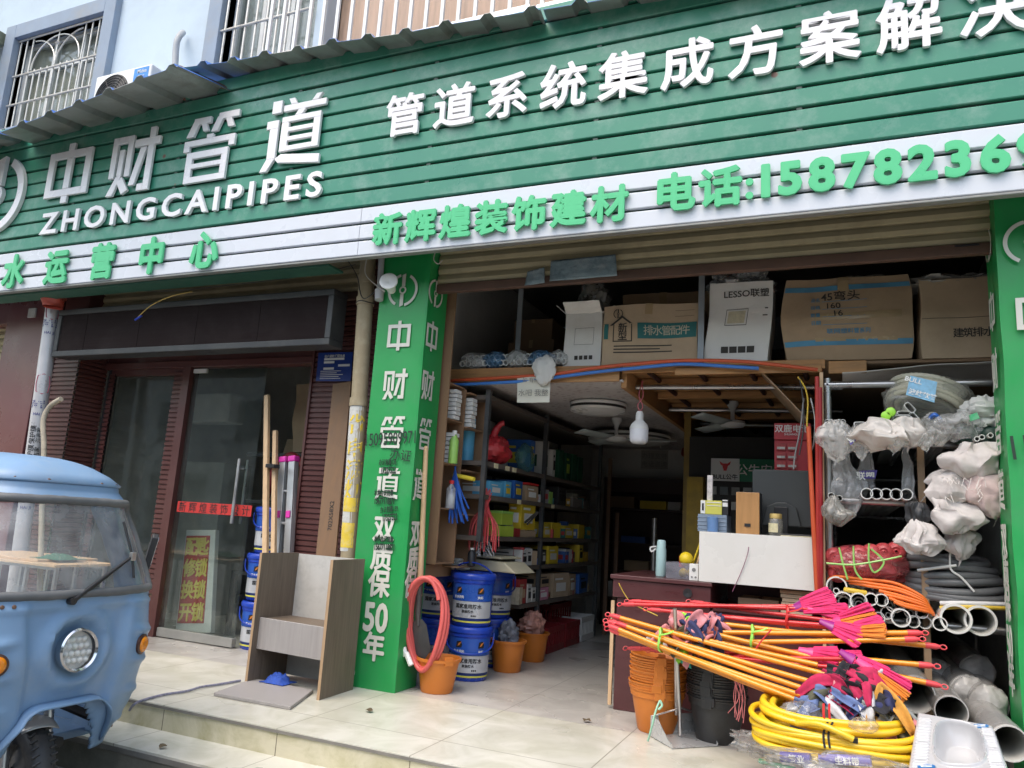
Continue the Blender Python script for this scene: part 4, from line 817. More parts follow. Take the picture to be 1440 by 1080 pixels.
def rag(c, sx, sy, h, mat, lab, name='cloth', cat='cloth', seed=0, n=26, group=None):
    """Crumpled cloth lying on something."""
    c = Vector(c); b = MB()
    def fn(u, v):
        x, y = (u - .5) * 2, (v - .5) * 2; r = min(1, math.hypot(x, y)); k = noise.noise((u * 5, v * 5, seed)) + .5 * noise.noise((u * 11, v * 11, seed + 4)); ed = 1 + .22 * noise.noise((u * 4, v * 4, seed + 9))
        return c + Vector((x * sx * ed, y * sy * ed, max(.004, h * (1 - r ** 2) * .6 + h * .55 * abs(k) * (1.15 - r))))
    b.grid(fn, n, n); o = b.build(name, mat, None, smooth=70); m_ = o.modifiers.new('s', 'SOLIDIFY'); m_.thickness = .003; return tag(o, lab, cat, group)
rag((tx1 - .25, 4.1, tz + .036), .16, .12, .05, pm('green_rag', (.03, .12, .07), .9, var=.2), 'dark green rag on the plywood table behind the tricycle windscreen')
# ---------------- boxes ----------------
def carton(name, lab, x0, x1, y0, y1, z0, z1, mat, cat='box', group=None, bulge=0, open_top=False, tape=True, lean=0, seed=0):
    """Cardboard carton with softly buckled sides, tape seam and optional open flaps."""
    r = T(name, lab, cat, ((x0 + x1) / 2, (y0 + y1) / 2, z0), group); b = MB(); n = 10
    w, d, h = x1 - x0, y1 - y0, z1 - z0
    def warp(p):
        u, v, t = (p.x - x0) / w * 2 - 1, (p.y - y0) / d * 2 - 1, (p.z - z0) / h * 2 - 1; k = bulge * (1 - t * t)
        q = Vector((p.x + k * u * (1 - .3 * v * v), p.y + k * v * (1 - u * u * .75), p.z)); s = .024 * min(w, h) * 4
        q += Vector((noise.noise(q * 4 + Vector((seed, 0, 0))), noise.noise(q * 4 + Vector((0, seed, 5))), noise.noise(q * 3 + Vector((3, 0, seed))) * .6 * (t + 1))) * s * .5
        q.x += lean * (t + 1) / 2; return q
    def face(o, a, c): b.grid(lambda u, v: warp(Vector(o) + Vector(a) * u + Vector(c) * v), n, n)
    face((x0, y0, z0), (w, 0, 0), (0, 0, h)); face((x1, y0, z0), (0, d, 0), (0, 0, h)); face((x1, y1, z0), (-w, 0, 0), (0, 0, h)); face((x0, y1, z0), (0, -d, 0), (0, 0, h)); face((x0, y1, z0), (w, 0, 0), (0, -d, 0))
    if not open_top: face((x0, y0, z1), (w, 0, 0), (0, d, 0))
    o = b.build('carton_body', mat, r, smooth=40)
    if open_top:
        m = MB()
        for e, a, q in (((x0, y0), (w, 0), (0, -1)), ((x1, y0), (0, d), (1, 0)), ((x0, y1), (0, -d), (-1, 0)), ((x1, y1), (-w, 0), (0, 1))):
            f = min(w, d) * .45; up = rnd.uniform(.2, .9)
            m.grid(lambda u, v: Vector((e[0] + a[0] * u + q[0] * f * v * (1 - up * .4) + lean, e[1] + a[1] * u + q[1] * f * v * (1 - up * .4), z1 + f * v * (up - .25) + .01 * noise.noise((u * 4, v * 3, seed)))), 6, 4)
        f_ = m.build('flap', mat, r); s = f_.modifiers.new('s', 'SOLIDIFY'); s.thickness = .004
    elif tape:
        m = MB(); zc = z1 + .006; m.grid(lambda u, v: warp(Vector((x0 + w * (.46 + .08 * u), y0 - .003 if v < .25 else y0 + d * (v - .25) / .75, z1 - h * .18 * (1 - v / .25) if v < .25 else z1))) + Vector((0, -.002, .003)), 3, 16)
        m.build('tape', pm('packing_tape', (.42, .31, .18), .2, var=.1), r)
    r['_w'] = 0; del r['_w']; return r, warp
def on_face(r, warp, y0, items, mat, name='print'):
    """Print on a carton's front, following its buckled face."""
    b = MB()
    for it in items:
        if it[0] == 'r':
            _, xa, xb, za, zb = it; b.grid(lambda u, v: warp(Vector((xa + (xb - xa) * u, y0, za + (zb - za) * v))) + Vector((0, -.003, 0)), 12, 2)
        else:
            ch, x, z, s = it[:4]; me = text_mesh(ch, .01 if len(it) < 5 else it[4], 1, 'CENTER')
            b.add([warp(Vector((x + v[0] * s, y0, z + v[1] * s))) + Vector((0, -.0035 - v[2] * .001, 0)) for v in me[0]], me[1])
    return b.build(name, mat, r)
PRT = pm('carton_ink', (.05, .045, .04), .8, var=.2); PRG = pm('teal_print', (.03, .16, .16), .7, var=.2); PRB = pm('blue_print', (.09, .27, .42), .7, var=.2)
WCARD = pm('white_carton', (.74, .73, .7), .8, var=.06, scale=3, dirt=(.42, .38, .33), dfac=.4, bump=.1, bscale=25)
# loft cargo
LT = 2.262
r, wf = carton('cardboard_box', 'small white carton with torn open flaps, left of the drain fittings carton', -1.875, -1.60, 5.15, 5.45, LT, LT + .40, WCARD, group='cartons on the loft', open_top=True, seed=2)
on_face(r, wf, 5.15, [('r', -1.80, -1.66, LT + .16, LT + .162), ('r', -1.80, -1.66, LT + .28, LT + .282), ('r', -1.80, -1.798, LT + .16, LT + .28), ('r', -1.662, -1.66, LT + .16, LT + .28)] + [('r', -1.79 + .035 * i, -1.765 + .035 * i, LT + .05, LT + .08) for i in range(4)], PRT)
def bagblob(name, lab, c, s, mat, cat='bag', seed=0, group=None, n=44, spike=.22, parent=None):
    """Crumpled plastic bag: a pinched, creased closed surface."""
    c = Vector(c); s = Vector(s); b = MB()
    def fn(u, v):
        a, e = 2 * math.pi * u, math.pi * (v - .5); d = Vector((math.cos(a) * math.cos(e), math.sin(a) * math.cos(e), math.sin(e)))
        k = 1 + spike * noise.noise(d * 1.7 + Vector((seed, 0, 0))) + spike * (.9 * abs(noise.noise(d * 3.6 + Vector((0, seed, 0)))) + .55 * abs(noise.noise(d * 8 + Vector((0, 0, seed)))) + .3 * abs(noise.noise(d * 17 + Vector((seed, 0, 3)))) - .3)
        return c + Vector((d.x * s.x, d.y * s.y, d.z * s.z)) * k
    b.grid(fn, n, n // 2); o = b.build(name, mat, parent, smooth=38)
    return o if parent else tag(o, lab, cat, group)
bagblob('plastic_bag', 'dusty clear plastic bag bulging out of the small white carton on the loft', (-1.72, 5.3, LT + .52), (.13, .12, .13), film('dusty_film', (.8, .8, .78), .5, .25, (.35, .34, .31)), seed=3, spike=.35)
r, wf = carton('cardboard_box', 'brown carton with teal band and drain-fitting lettering on the loft', -1.585, -.905, 5.14, 5.6, LT, LT + .43, CARD2, group='cartons on the loft', seed=5)
z = LT + .24
on_face(r, wf, 5.14, [('r', -1.575, -1.545, z - .055, z + .055), ('r', -1.33, -.91, z - .055, z + .055)], PRG)
hx = -1.44; on_face(r, wf, 5.14, [('r', hx - .07, hx + .07, z - .075, z - .068), ('r', hx - .07, hx - .063, z - .07, z + .05), ('r', hx + .063, hx + .07, z - .07, z + .05), ('新', hx, z, .07), ('型', hx, z - .06, .07)], PRT)
on_face(r, wf, 5.14, [(ch, -1.25 + .066 * i, z - .025, .075, .006) for i, ch in enumerate('排水管配件')], pm('pale_print', (.5, .46, .36), .7))
on_face(r, wf, 5.14, [('r', -1.5 + .0 * k, -1.5 + .42 - .09 * (k % 2), LT + .13 - .022 * k, LT + .138 - .022 * k) for k in range(3)] + [('r', -1.06, -.93, LT + .38, LT + .382), ('r', -1.06, -.93, LT + .34, LT + .342)], PRT)
b = MB(); emblem(b, None, .035, .001, fr((-1.47, 5.125, LT + .375))); b.build('emblem', PRT, r)
b = MB(); b.prism([(hx - .09, z + .05), (hx, z + .12), (hx + .09, z + .05), (hx + .07, z + .05), (hx, z + .104), (hx - .07, z + .05)], .001, Matrix.Translation((0, 5.13, 0))); b.build('house_print', PRT, r)
carton('cardboard_box', 'plain brown carton lying behind the drain-fitting carton on the loft', -1.60, -.90, 5.66, 6.1, LT, LT + .68, CARD, group='cartons on the loft', seed=7)
r, wf = carton('cardboard_box', 'tall white carton with black handling symbols on the loft', -.855, -.45, 5.13, 5.5, LT, LT + .555, WCARD, group='cartons on the loft', seed=9, lean=.03, tape=False)
on_face(r, wf, 5.13, [('LESSO联塑', -.62, LT + .45, .062)] + [('r', -.74 + .052 * i, -.695 + .052 * i, LT + .06, LT + .105) for i in range(4)] + [('r', -.74, -.60, LT + .25, LT + .254), ('r', -.74, -.60, LT + .36, LT + .364), ('r', -.74, -.737, LT + .25, LT + .364), ('r', -.603, -.60, LT + .25, LT + .364), ('r', -.5, -.48, LT + .36, LT + .368), ('r', -.51, -.48, LT + .31, LT + .318)], PRT)
on_face(r, wf, 5.13, [('r', -.725, -.615, LT + .265, LT + .35)], pm('label_cream', (.55, .5, .36), .7, var=.2, scale=30), 'label')
bagblob('plastic_bag', 'clear plastic liner standing out of the tall white carton', (-.64, 5.3, LT + .60), (.2, .15, .08), CLEAR, seed=6, spike=.5)
r, wf = carton('cardboard_box', 'big bulging brown carton with two blue bands on the loft', -.34, .38, 5.16, 5.75, LT, LT + .55, CARD, group='cartons on the loft', bulge=.04, seed=11)
on_face(r, wf, 5.16, [('r', -.335, .375, LT + .09, LT + .125), ('r', -.335, .375, LT + .46, LT + .495)], PRB)
on_face(r, wf, 5.16, [('r', -.10, .14, LT + .385 - .055 * k, LT + .388 - .055 * k) for k in range(4)] + [(a, -.14, LT + .39 - .055 * k, .03) for k, a in enumerate(('品名', '规格', '数量', '日期'))] + [('联网塑料管系列', .04, LT + .165, .035)], PRB)
on_face(r, wf, 5.16, [('45弯头', -.0, LT + .395, .07), ('160', -.04, LT + .335, .055), ('16', -.02, LT + .28, .055)], PRT, 'handwriting')
on_face(r, wf, 5.16, [('r', -.15, .32, LT + .255, LT + .30), ('r', -.15, .3, LT + .115, LT + .14)], pm('packing_tape', (.42, .31, .18), .2), 'tape')
bagblob('plastic_bag', 'greyed plastic crumpled over the back of the big bulging carton', (.1, 5.5, LT + .56), (.3, .2, .06), pm('dusty_grey', (.3, .29, .27), .7, var=.2), seed=8, spike=.4)
r, wf = carton('cardboard_box', 'worn brown carton with characters beside the right green banner', .445, 1.0, 5.14, 5.6, LT - .01, LT + .49, CARD2, group='cartons on the loft', seed=13, tape=False)
on_face(r, wf, 5.14, [(ch, .645 + .055 * i, LT + .12, .062) for i, ch in enumerate('建筑排水')] + [('r', .45, 1.0, LT + .235, LT + .238)], PRT)
bagblob('plastic_bag', 'dusty plastic sheet draped on the worn carton by the right banner', (.66, 5.35, LT + .5), (.3, .2, .05), pm('dusty_grey', (.3, .29, .27), .7), seed=18, spike=.4)
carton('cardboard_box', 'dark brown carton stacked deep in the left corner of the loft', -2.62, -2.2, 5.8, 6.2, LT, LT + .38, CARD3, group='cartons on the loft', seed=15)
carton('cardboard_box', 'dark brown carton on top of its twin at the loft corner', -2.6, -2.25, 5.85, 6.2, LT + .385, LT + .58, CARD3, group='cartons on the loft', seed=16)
FIT = pm('white_fittings', (.68, .68, .66), .4, var=.08); BLUEW = film('blue_edge_wrap', (.6, .72, .85), .35, .2, (.12, .28, .5))
for i, (x, sz) in enumerate(((-2.62, .12), (-2.44, .1), (-2.25, .12), (-2.06, .11), (-1.93, .09))):
    lab = ['clear pack of white pipe fittings at the left end of the loft edge', 'second clear pack of white fittings on the loft edge', 'clear pack of ribbed white fittings in the middle of the loft edge', 'clear pack of white fittings under the hanging white bag', 'small pack of fittings beside the small white carton'][i]
    r = T('fitting_pack', lab, 'pack', (x, 5.2, LT), 'packs of pipe fittings along the loft edge'); b = MB()
    for a in range(4):
        for c in range(3): p = Vector((x - sz * .7 + a * sz * .45, 5.16 + c * .03, LT + .04 + .05 * (c % 2))); b.pipe(p + Vector((0, -.03, 0)), p + Vector((rnd.uniform(-.01, .01), .03, .01)), .024, .017, 12)
    b.build('fittings', FIT, r, smooth=40); bagblob('wrap', '', (x, 5.19, LT + .065), (sz * .95, .09, .072), BLUEW if i % 2 else CLEAR, seed=i + 21, parent=r, n=22)
# paper notice and white bag hanging off the loft edge
p = P(750, 552, 5.06); r = T('paper_notice', 'white handwritten paper sheet hanging from the loft edge', 'notice', p); b = MB()
c0, c1, c2, c3 = P(727, 566, 5.05), P(773, 566, 5.05), P(774, 528, 5.06), P(727, 528, 5.06)
b.grid(lambda u, v: c0.lerp(c1, u).lerp(c3.lerp(c2, u), v) + Vector((0, .006 * math.sin(u * 5 + v * 3), 0)), 10, 8); b.build('sheet', pm('notice_paper', (.66, .64, .55), .8, var=.05), r)
b = MB(); b.text('水吧 我整', fr(c0.lerp(c1, .5) + Vector((0, -.012, .05))), .055, 0, .0008); b.text('如 有需 请', fr(c0.lerp(c1, .5) + Vector((0, -.012, .15))), .04, 0, .0008); b.build('handwriting', pm('pencil_ink', (.25, .24, .22), .8), r)
bagblob('plastic_bag', 'white printed plastic bag hanging in front of the paper notice', P(766, 520, 5.03), (.085, .03, .10), pm('white_bag', (.6, .59, .56), .45, var=.06, bump=.5, bscale=18), seed=31, spike=.25)
# loft frame, joists, conduits
lf = T('loft_frame', 'rough timber and steel frame carrying the storage loft', 'loft', (-.7, 5.2, 2.2))
b = MB()
for i in range(15): b.box((-1.42 + rnd.uniform(-.03, .02), 5.16 + i * .21, 2.236), (-.12, 5.16 + i * .21 + .165, 2.256))
b.build('deck_planks', WOODX, lf, bevel=.003)
b = MB(); b.box((-1.42, 5.115, 2.20), (-.10, 5.145, 2.26)); b.box((-1.05, 5.105, 2.175), (-.12, 5.117, 2.225)); b.box((-.08, 5.13, 2.17), (.14, 5.15, 2.25)); b.build('edge_beam', WOODX, lf, bevel=.003)
b = MB(); b.box((-1.44, 5.16, 2.10), (-1.40, 8.4, 2.235)); b.build('side_beam', WOODX, lf, bevel=.003)
RUSTI = pm('dark_red_iron', (.055, .022, .018), .6, .3, var=.25)
for i in range(4):
    x = -1.25 + i * .34; b = MB(); b.cyl((x, 5.2, 2.215), (x + .06, 8.4, 2.215), .018, n=8); b.build('joist', RUSTI, lf)
for y, z in ((5.42, 2.155), (6.6, 2.18), (7.6, 2.2)): b = MB(); b.cyl((-1.4, y, z), (.0, y, z - .02), .019, n=12); b.build('cross_pipe', STEEL, lf, smooth=40)
for i in range(5): b = MB(); y = 5.5 + i * .55; b.box((-1.38, y, 2.18), (-.14, y + .05, 2.233)); b.build('bearer', WOODX, lf, bevel=.003)
for px in (712, 985): q = P(px, 500, 5.1); b = MB(); b.box((q.x - .02, 5.10 if px > 900 else 5.3, LT), (q.x + .02, 5.106 if px > 900 else 5.306, 3.4)); b.box((q.x - .02, 5.106 if px > 900 else 5.306, LT), (q.x - .014, 5.14 if px > 900 else 5.34, 3.4)); b.build('post', pm('galvanised_angle', (.3, .33, .36), .5, .4, var=.15), lf)
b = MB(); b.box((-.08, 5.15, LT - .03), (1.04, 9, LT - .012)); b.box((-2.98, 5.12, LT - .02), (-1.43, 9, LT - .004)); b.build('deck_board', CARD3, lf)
b = MB()
def sag(u, v): return Vector((.0 + 1.03 * u, 5.09 + .02 * math.sin(u * 9) + .62 * v, 2.222 - .055 * (1 - u) ** 1.5 * (1 - .4 * v) + .010 * noise.noise((u * 4, v * 3, 2))))
b.grid(sag, 16, 8); o = b.build('sagging_cardboard', pm('white_card', (.72, .7, .66), .7, var=.1, dirt=(.25, .17, .1), dfac=.5), lf, smooth=80); m_ = o.modifiers.new('s', 'SOLIDIFY'); m_.thickness = .005
b = MB(); q = [P(1068, 520, 5.15), P(1135, 590, 5.25), P(1128, 600, 5.9), P(1080, 545, 5.9)]; quadbox(b, q[::-1], .006); b.build('loose_ply', CARD, lf)
ORED = pm('orange_red_conduit', (.55, .09, .03), .4, var=.08); CBLUE = pm('blue_conduit', (.05, .2, .6), .4, var=.08)
b = MB(); b.tube(spline([P(625, 536, 5.06), P(637, 535, 5.06), P(705, 531, 5.06), P(778, 526, 5.06), P(838, 517, 5.06), P(900, 511, 5.06), P(960, 507, 5.06), P(1040, 508, 5.06), P(1100, 514, 5.06), P(1150, 520, 5.06)], 6), .0125, 8); tag(b.build('conduit_pipe', ORED, None, smooth=60), 'long orange-red conduit pipe running along the loft edge', 'pipe')
b = MB(); b.tube(spline([P(625, 541, 5.065), P(640, 541, 5.065), P(705, 538, 5.065), P(747, 535, 5.065), P(840, 523, 5.065), P(900, 517, 5.065), P(960, 512, 5.065), P(1020, 515, 5.065), P(1067, 518, 5.065)], 6), .0125, 8); tag(b.build('conduit_pipe', CBLUE, None, smooth=60), 'blue conduit pipe running just below the orange-red one on the loft edge', 'pipe')
# ---------------- ceiling lamps, fans, bulb ----------------
def disc_lamp(c, rad, z, lab, ring):
    r = T('ceiling_lamp', lab, 'ceiling lamp', (c[0], c[1], z)); b = MB(); b.lathe([(rad * .9, 0), (rad, -.012), (rad, -.03), (rad * .985, -.034)], (c[0], c[1], z), 40); b.build('housing', WHITEP, r, smooth=50)
    b = MB(); b.lathe([(rad * .985, -.034), (rad * .985, -.055)], (c[0], c[1], z), 40, 0); 
    b.build('ring', ring, r, smooth=50)
    b = MB(); b.lathe([(rad * .99, -.0551), (rad * .97, -.075), (rad * .7, -.092), (0, -.10)], (c[0], c[1], z), 40); b.build('diffuser', WHITEP, r, smooth=60)
disc_lamp((-1.86, 5.99), .235, 2.138, 'white round ceiling lamp with a black ring near the loft edge', BLACK)
disc_lamp((-2.06, 7.75), .43, 2.10, 'large grey round ceiling lamp with a perforated rim deep in the shop', pm('perforated_ring', (.1, .1, .1), .6))
def ceiling_fan(c, z, rot, lab):
    r = T('ceiling_fan', lab, 'ceiling fan', (c[0], c[1], z), 'ceiling fans'); M = rotz((c[0], c[1], 0), rot)
    b = MB(); b.lathe([(0, z + .0), (.045, z - .005), (.05, z - .03), (.025, z - .07), (.016, z - .1), (.018, z - .16), (.05, z - .17)], (c[0], c[1], 0), 20); b.build('stem', WHITEP, r, smooth=50)
    b = MB(); b.lathe([(.05, z - .165), (.1, z - .175), (.11, z - .195), (.09, z - .22), (0, z - .23)], (c[0], c[1], 0), 24); b.build('motor', WHITEP, r, smooth=50)
    for k in range(3):
        a = 2 * math.pi * k / 3; b = MB(); b.grid(lambda u, v: M @ Vector((math.cos(a) * (.1 + .45 * u) - math.sin(a) * (v - .5) * .11, math.sin(a) * (.1 + .45 * u) + math.cos(a) * (v - .5) * .11, z - .195 + .03 * (v - .5))), 6, 2)
        o = b.build('blade', pm('pale_blade', (.5, .56, .55), .5, var=.1), r, smooth=60); m_ = o.modifiers.new('s', 'SOLIDIFY'); m_.thickness = .005
q = P(1030, 592, 6.5); ceiling_fan((q.x, 6.5), 2.235, R(8), 'white ceiling fan under the timber loft above the counter')
q = P(866, 625, 6.8); ceiling_fan((q.x, 6.8), 2.138, R(10), 'white ceiling fan behind the hanging bulb')
q = P(899, 600, 5.3); r = T('light_bulb', 'large white screw bulb hanging on red wires', 'bulb', q)
b = MB(); b.lathe([(0, -.125), (.045, -.122), (.062, -.105), (.066, -.085), (.066, -.02)], q, 24); b.build('globe', pm('bulb_diffuser', (.75, .76, .8), .35, var=.02), r, smooth=70)
b = MB(); b.lathe([(.067, -.0195), (.067, -.012), (.058, .015), (.034, .04), (.028, .045), (.028, .09), (.02, .11), (0, .112)], q, 24); b.build('base', WHITEP, r, smooth=50)
b = MB(); b.tube(spline([q + Vector((0, 0, .11)), q + Vector((-.015, 0, .16)), q + Vector((.02, 0, .22)), q + Vector((.0, .03, .34))], 6), .004, 5); b.tube(spline([q + Vector((.004, 0, .11)), q + Vector((.02, 0, .15)), q + Vector((-.01, 0, .23)), q + Vector((.01, .03, .34))], 6), .004, 5); b.build('wire', pm('red_wire', (.45, .1, .12), .5), r)
# ---------------- pigeonhole shelf by the left pillar ----------------
HARDB = pm('hardboard', (.27, .16, .09), .7, var=.12, scale=3, dirt=(.18, .1, .06), dfac=.4)
cu = T('pigeonhole_shelf', 'brown hardboard pigeonhole shelf behind the left green pillar', 'shelf', (-2.75, 5.1, 0))
b = MB()
for y, x1, z1 in ((4.76, -2.60, 3.1), (5.03, -2.60, 2.08), (5.30, -2.555, 2.05)): b.box((-2.98, y, .80), (x1, y + .012, z1))
b.box((-2.98, 4.78, .79), (-2.96, 5.3, 2.1)); b.build('divider', HARDB, cu)
b = MB()
for z in (.80, 1.18, 1.50, 1.82, 2.08): b.box((-2.958, 4.774, z), (-2.61, 5.028, z + .01)); b.box((-2.958, 5.044, z - .03), (-2.565, 5.298, z - .02))
b.build('shelf_board', HARDB, cu)
b = MB(); b.box((-2.98, 4.77, .70), (-2.70, 5.2, .79)); b.build('base_board', HARDB, cu)
def bottle(lab, p, r_, h, m, cap, name='bottle', cat='bottle'):
    r = T(name, lab, cat, p); b = MB(); b.lathe([(0, 0), (r_, 0), (r_, h * .7), (r_ * .45, h * .85), (r_ * .4, h * .9)], p, 16); b.build('body', m, r, smooth=50)
    b = MB(); b.lathe([(r_ * .5, h * .88), (r_ * .5, h), (0, h)], p, 12); b.build('cap', cap, r, smooth=40)
GREENB = pm('lime_plastic', (.3, .55, .12), .4, var=.1)
bottle('pale green spray bottle in the pigeonhole shelf beside the green pillar', (-2.60, 4.90, 1.51), .035, .24, GREENB, WHITEP)
bottle('clear bottle with red cap on the lowest pigeonhole by the pillar', (-2.61, 4.93, 1.19), .035, .2, film('clear_bottle', (.85, .85, .85), .4, .1), REDP)
bottle('dark bottle with a white cap on the lower pigeonhole board', (-2.55, 5.22, .785), .03, .13, BLACK, WHITEP)
for k in range(3):
    r = T('box_column', ['short column of white socket boxes in the upper pigeonhole', 'column of white socket boxes in the second pigeonhole', 'column of white socket boxes in the rear pigeonhole'][k], 'boxes', (-2.62, 4.9 + .2 * (k == 2), (1.83, 1.51, 1.8)[k]), 'columns of small white boxes in the pigeonholes'); b = MB()
    for i in range(7): b.box((-2.68 + rnd.uniform(-.005, .005), 4.88 + .2 * (k == 2), (1.835, 1.515, 1.805)[k] + i * .032), (-2.595 + .03 * (k == 2) + rnd.uniform(-.006, .006), 4.96 + .2 * (k == 2), (1.835, 1.515, 1.805)[k] + i * .032 + .027))
    b.build('boxes', WHITEP, r, bevel=.002)
nb = T('blue_net_bag', 'blue net bag hanging from the pigeonhole shelf', 'net bag', P(640, 700, 5.0)); b = MB(); c = P(640, 660, 4.99)
for k in range(26):
    a = rnd.uniform(0, 6.28); q = P(630 + rnd.random() * 30, 712 + rnd.random() * 25, 4.97 + .04 * math.sin(a)); b.tube(spline([c + Vector((rnd.uniform(-.01, .01), 0, rnd.uniform(.1, .2))), c, c.lerp(q, .5) + Vector((rnd.uniform(-.02, .02), -.02, 0)), q], 4), .006, 5)
b.build('net', pm('blue_net', (.03, .12, .5), .5, var=.2), nb, smooth=70)
YBT = pm('hazard_tape', (.75, .6, .05), .5, var=.1); b = MB(); b.cyl(P(638, 668, 5.02), P(667, 674, 5.0), .016, n=10); tag(b.build('tape_roll', YBT, None, smooth=50), 'yellow striped tape tube poking out of the pigeonhole shelf', 'tape')
# ---------------- steel rack along the left wall ----------------
XR_ = -2.45
rk = T('steel_rack', 'long dark steel rack of shelves along the left shop wall', 'rack', (-2.7, 6.6, 0))
for y in (5.14, 6.39, 8.1):
    b = MB(); zb = .965 if y < 6 else 0; b.box((XR_ - .035, y, zb), (XR_, y + .004, 2.1)); b.box((XR_ - .004, y + .004, zb), (XR_, y + .035, 2.1)); b.box((-2.97, y, 0), (-2.935, y + .004, 2.1)); b.build('upright', DSTEEL, rk)
SHZ = (.46, .77, 1.005, 1.31, 1.56, 2.06)
for z in SHZ: b = MB(); b.box((-2.97, 5.15 if z > .9 else 6.0, z - .035), (XR_ - .005, 8.1, z)); b.build('shelf_board', pm('rack_board', (.11, .09, .075), .7, var=.25), rk, bevel=.002)
b = MB()
for y, s in ((5.3, 2), (5.52, 2), (5.66, 2), (5.8, 1), (6.6, 1)): b.box((XR_ - .004, y, SHZ[4 if s == 2 else 3] - .04), (XR_ + .002, y + .07, SHZ[4 if s == 2 else 3] - .005))
b.build('price_tag', pm('price_tag', (.7, .62, .4), .7), rk)
def goods(lab, y, z, w, d, h, mat, cat='box', name='stock_box', x=None, lid=None, tagm=None, group='stock on the left steel rack'):
    x1 = XR_ - .02 if x is None else x; r = T(name, lab, cat, (x1 - d / 2, y + w / 2, z), group); b = MB(); a = rnd.uniform(-.08, .08); M = Matrix.Translation((x1 - d / 2, y + w / 2, z)) @ Matrix.Rotation(a, 4, 'Z'); b.box((-d / 2, -w / 2, .001), (d / 2, w / 2, h), 0, M); b.build('body', mat, r, bevel=.003)
    if lid: b = MB(); b.box((-d / 2 - .004, -w / 2 - .004, h), (d / 2 + .004, w / 2 + .004, h + .02), 0, M); b.build('lid', lid, r, bevel=.003)
    if not tagm and name == 'stock_box' and h > .06: tagm = INK if rnd.random() < .5 else WHITEP
    if tagm: b = MB(); b.box((-d * .38, -w / 2 - .0032, h * .72), (d * .1, -w / 2 - .0012, h * .8)); b.v = [M @ p for p in b.v]; b.box((d / 2 + .001, -w * .38, h * .72), (d / 2 + .003, w * .1, h * .8), 0, M); b.box((d / 2 + .001, -w * .3, h * .25), (d / 2 + .003, w * .3, h * .6), 0, M); b.box((-d * .3, -w / 2 - .003, h * .25), (d * .3, -w / 2 - .001, h * .6), 0, M); b.build('label', tagm, r)
    return r
MB_ = pm('mid_blue_box', (.02, .10, .35), .45, var=.15); LB = pm('light_blue_box', (.1, .38, .6), .5, var=.12); YB = pm('yellow_box', (.62, .45, .03), .5, var=.12); WB = pm('white_box', (.6, .59, .56), .6, var=.08); GD = pm('dark_green_binder', (.01, .08, .04), .45, var=.2); LM = pm('lime_tub', (.38, .5, .06), .4, var=.1); PK = pm('pink_box', (.6, .25, .36), .6, var=.1); RB = pm('dark_red_box', (.3, .03, .03), .5, var=.15)
z5, z4, z3, z2, z1 = SHZ[4], SHZ[3], SHZ[2], SHZ[1], SHZ[0]
b = MB(); q = P(651, 650, 5.2); b.cyl((q.x, 5.25, z5), (q.x, 5.25, z5 + .33), .055, n=20); tag(b.build('roll', LB, None, smooth=40), 'light blue upright roll at the near end of the rack top shelf', 'roll')
bagblob('plastic_bag', 'bright red plastic bag with knotted handles on the rack top shelf', (-2.60, 5.55, z5 + .12), (.14, .2, .12), pm('red_bag2', (.5, .035, .045), .3, var=.15), seed=41, spike=.25)
b = MB(); q = P(693, 612, 5.5); b.tube(spline([q + Vector((0, 0, -.04)), q + Vector((.02, 0, .03)), q + Vector((.05, .02, .09)), q + Vector((.08, .03, .10))], 5), [.03] * 8 + [.022] * 8, 8); tag(b.build('knotted_plastic', pm('red_bag2', (.5, .035, .045), .3), None, smooth=70), 'twisted red plastic handle sticking up from the red bag', 'plastic')
goods('white flat boxes behind the red bag on the rack top shelf', 5.6, z5, .5, .25, .23, WB, x=-2.68)
goods('blue box file with yellow corner on the rack top shelf', 6.05, z5, .12, .34, .27, MB_, tagm=YB)
goods('white box file next to the blue one on the top shelf', 6.42, z5, .09, .36, .30, WB, tagm=GD)
goods('second white box file leaning by the dark green binders', 6.62, z5, .07, .36, .25, WB)
for i in range(4): goods('dark green binder standing on the rack top shelf', 6.8 + i * .2, z5, .12, .34, .27 - .01 * (i % 2), GD, 'binder', 'binder', lid=None, tagm=LM if i == 1 else None, group='dark green binders on the rack top shelf')
bagblob('plastic_bag', 'clear plastic bag of teal tools hanging off the top shelf', (-2.47, 5.95, z5 + .1), (.06, .13, .12), film('teal_bag', (.6, .8, .8), .35, .2, (.1, .25, .27)), seed=44)
goods('pair of light blue cartons on the second rack shelf', 5.3, z4, .22, .3, .11, LB, tagm=WB); goods('light blue carton with price label, right of the pair', 5.58, z4, .12, .3, .13, LB, tagm=YB); goods('mid blue carton with price label on the second rack shelf', 5.74, z4, .2, .3, .15, MB_, tagm=YB)
goods('open brown carton on the second rack shelf by the upright', 6.05, z4, .24, .3, .13, CARD); goods('red lid lying on the open brown carton', 6.05, z4 + .135, .24, .2, .02, REDP, 'cover', 'red_cover')
goods('small lime tin on the second shelf beyond the upright', 6.6, z4, .07, .1, .11, GREENB, 'tin', 'tin'); goods('grey folded cloth heap on the second shelf far end', 7.2, z4, .6, .3, .09, pm('grey_cloth', (.2, .18, .17), .9), 'cloth', 'folded_cloth'); goods('black framed box on the second shelf far end', 6.8, z4, .25, .25, .17, BLACK)
goods('lower lime plastic tub on the third rack shelf', 5.55, z3, .24, .28, .085, LM, 'tub', 'tub'); goods('upper lime plastic tub stacked on the third rack shelf', 5.55, z3 + .09, .22, .27, .09, LM, 'tub', 'tub', lid=GREENB)
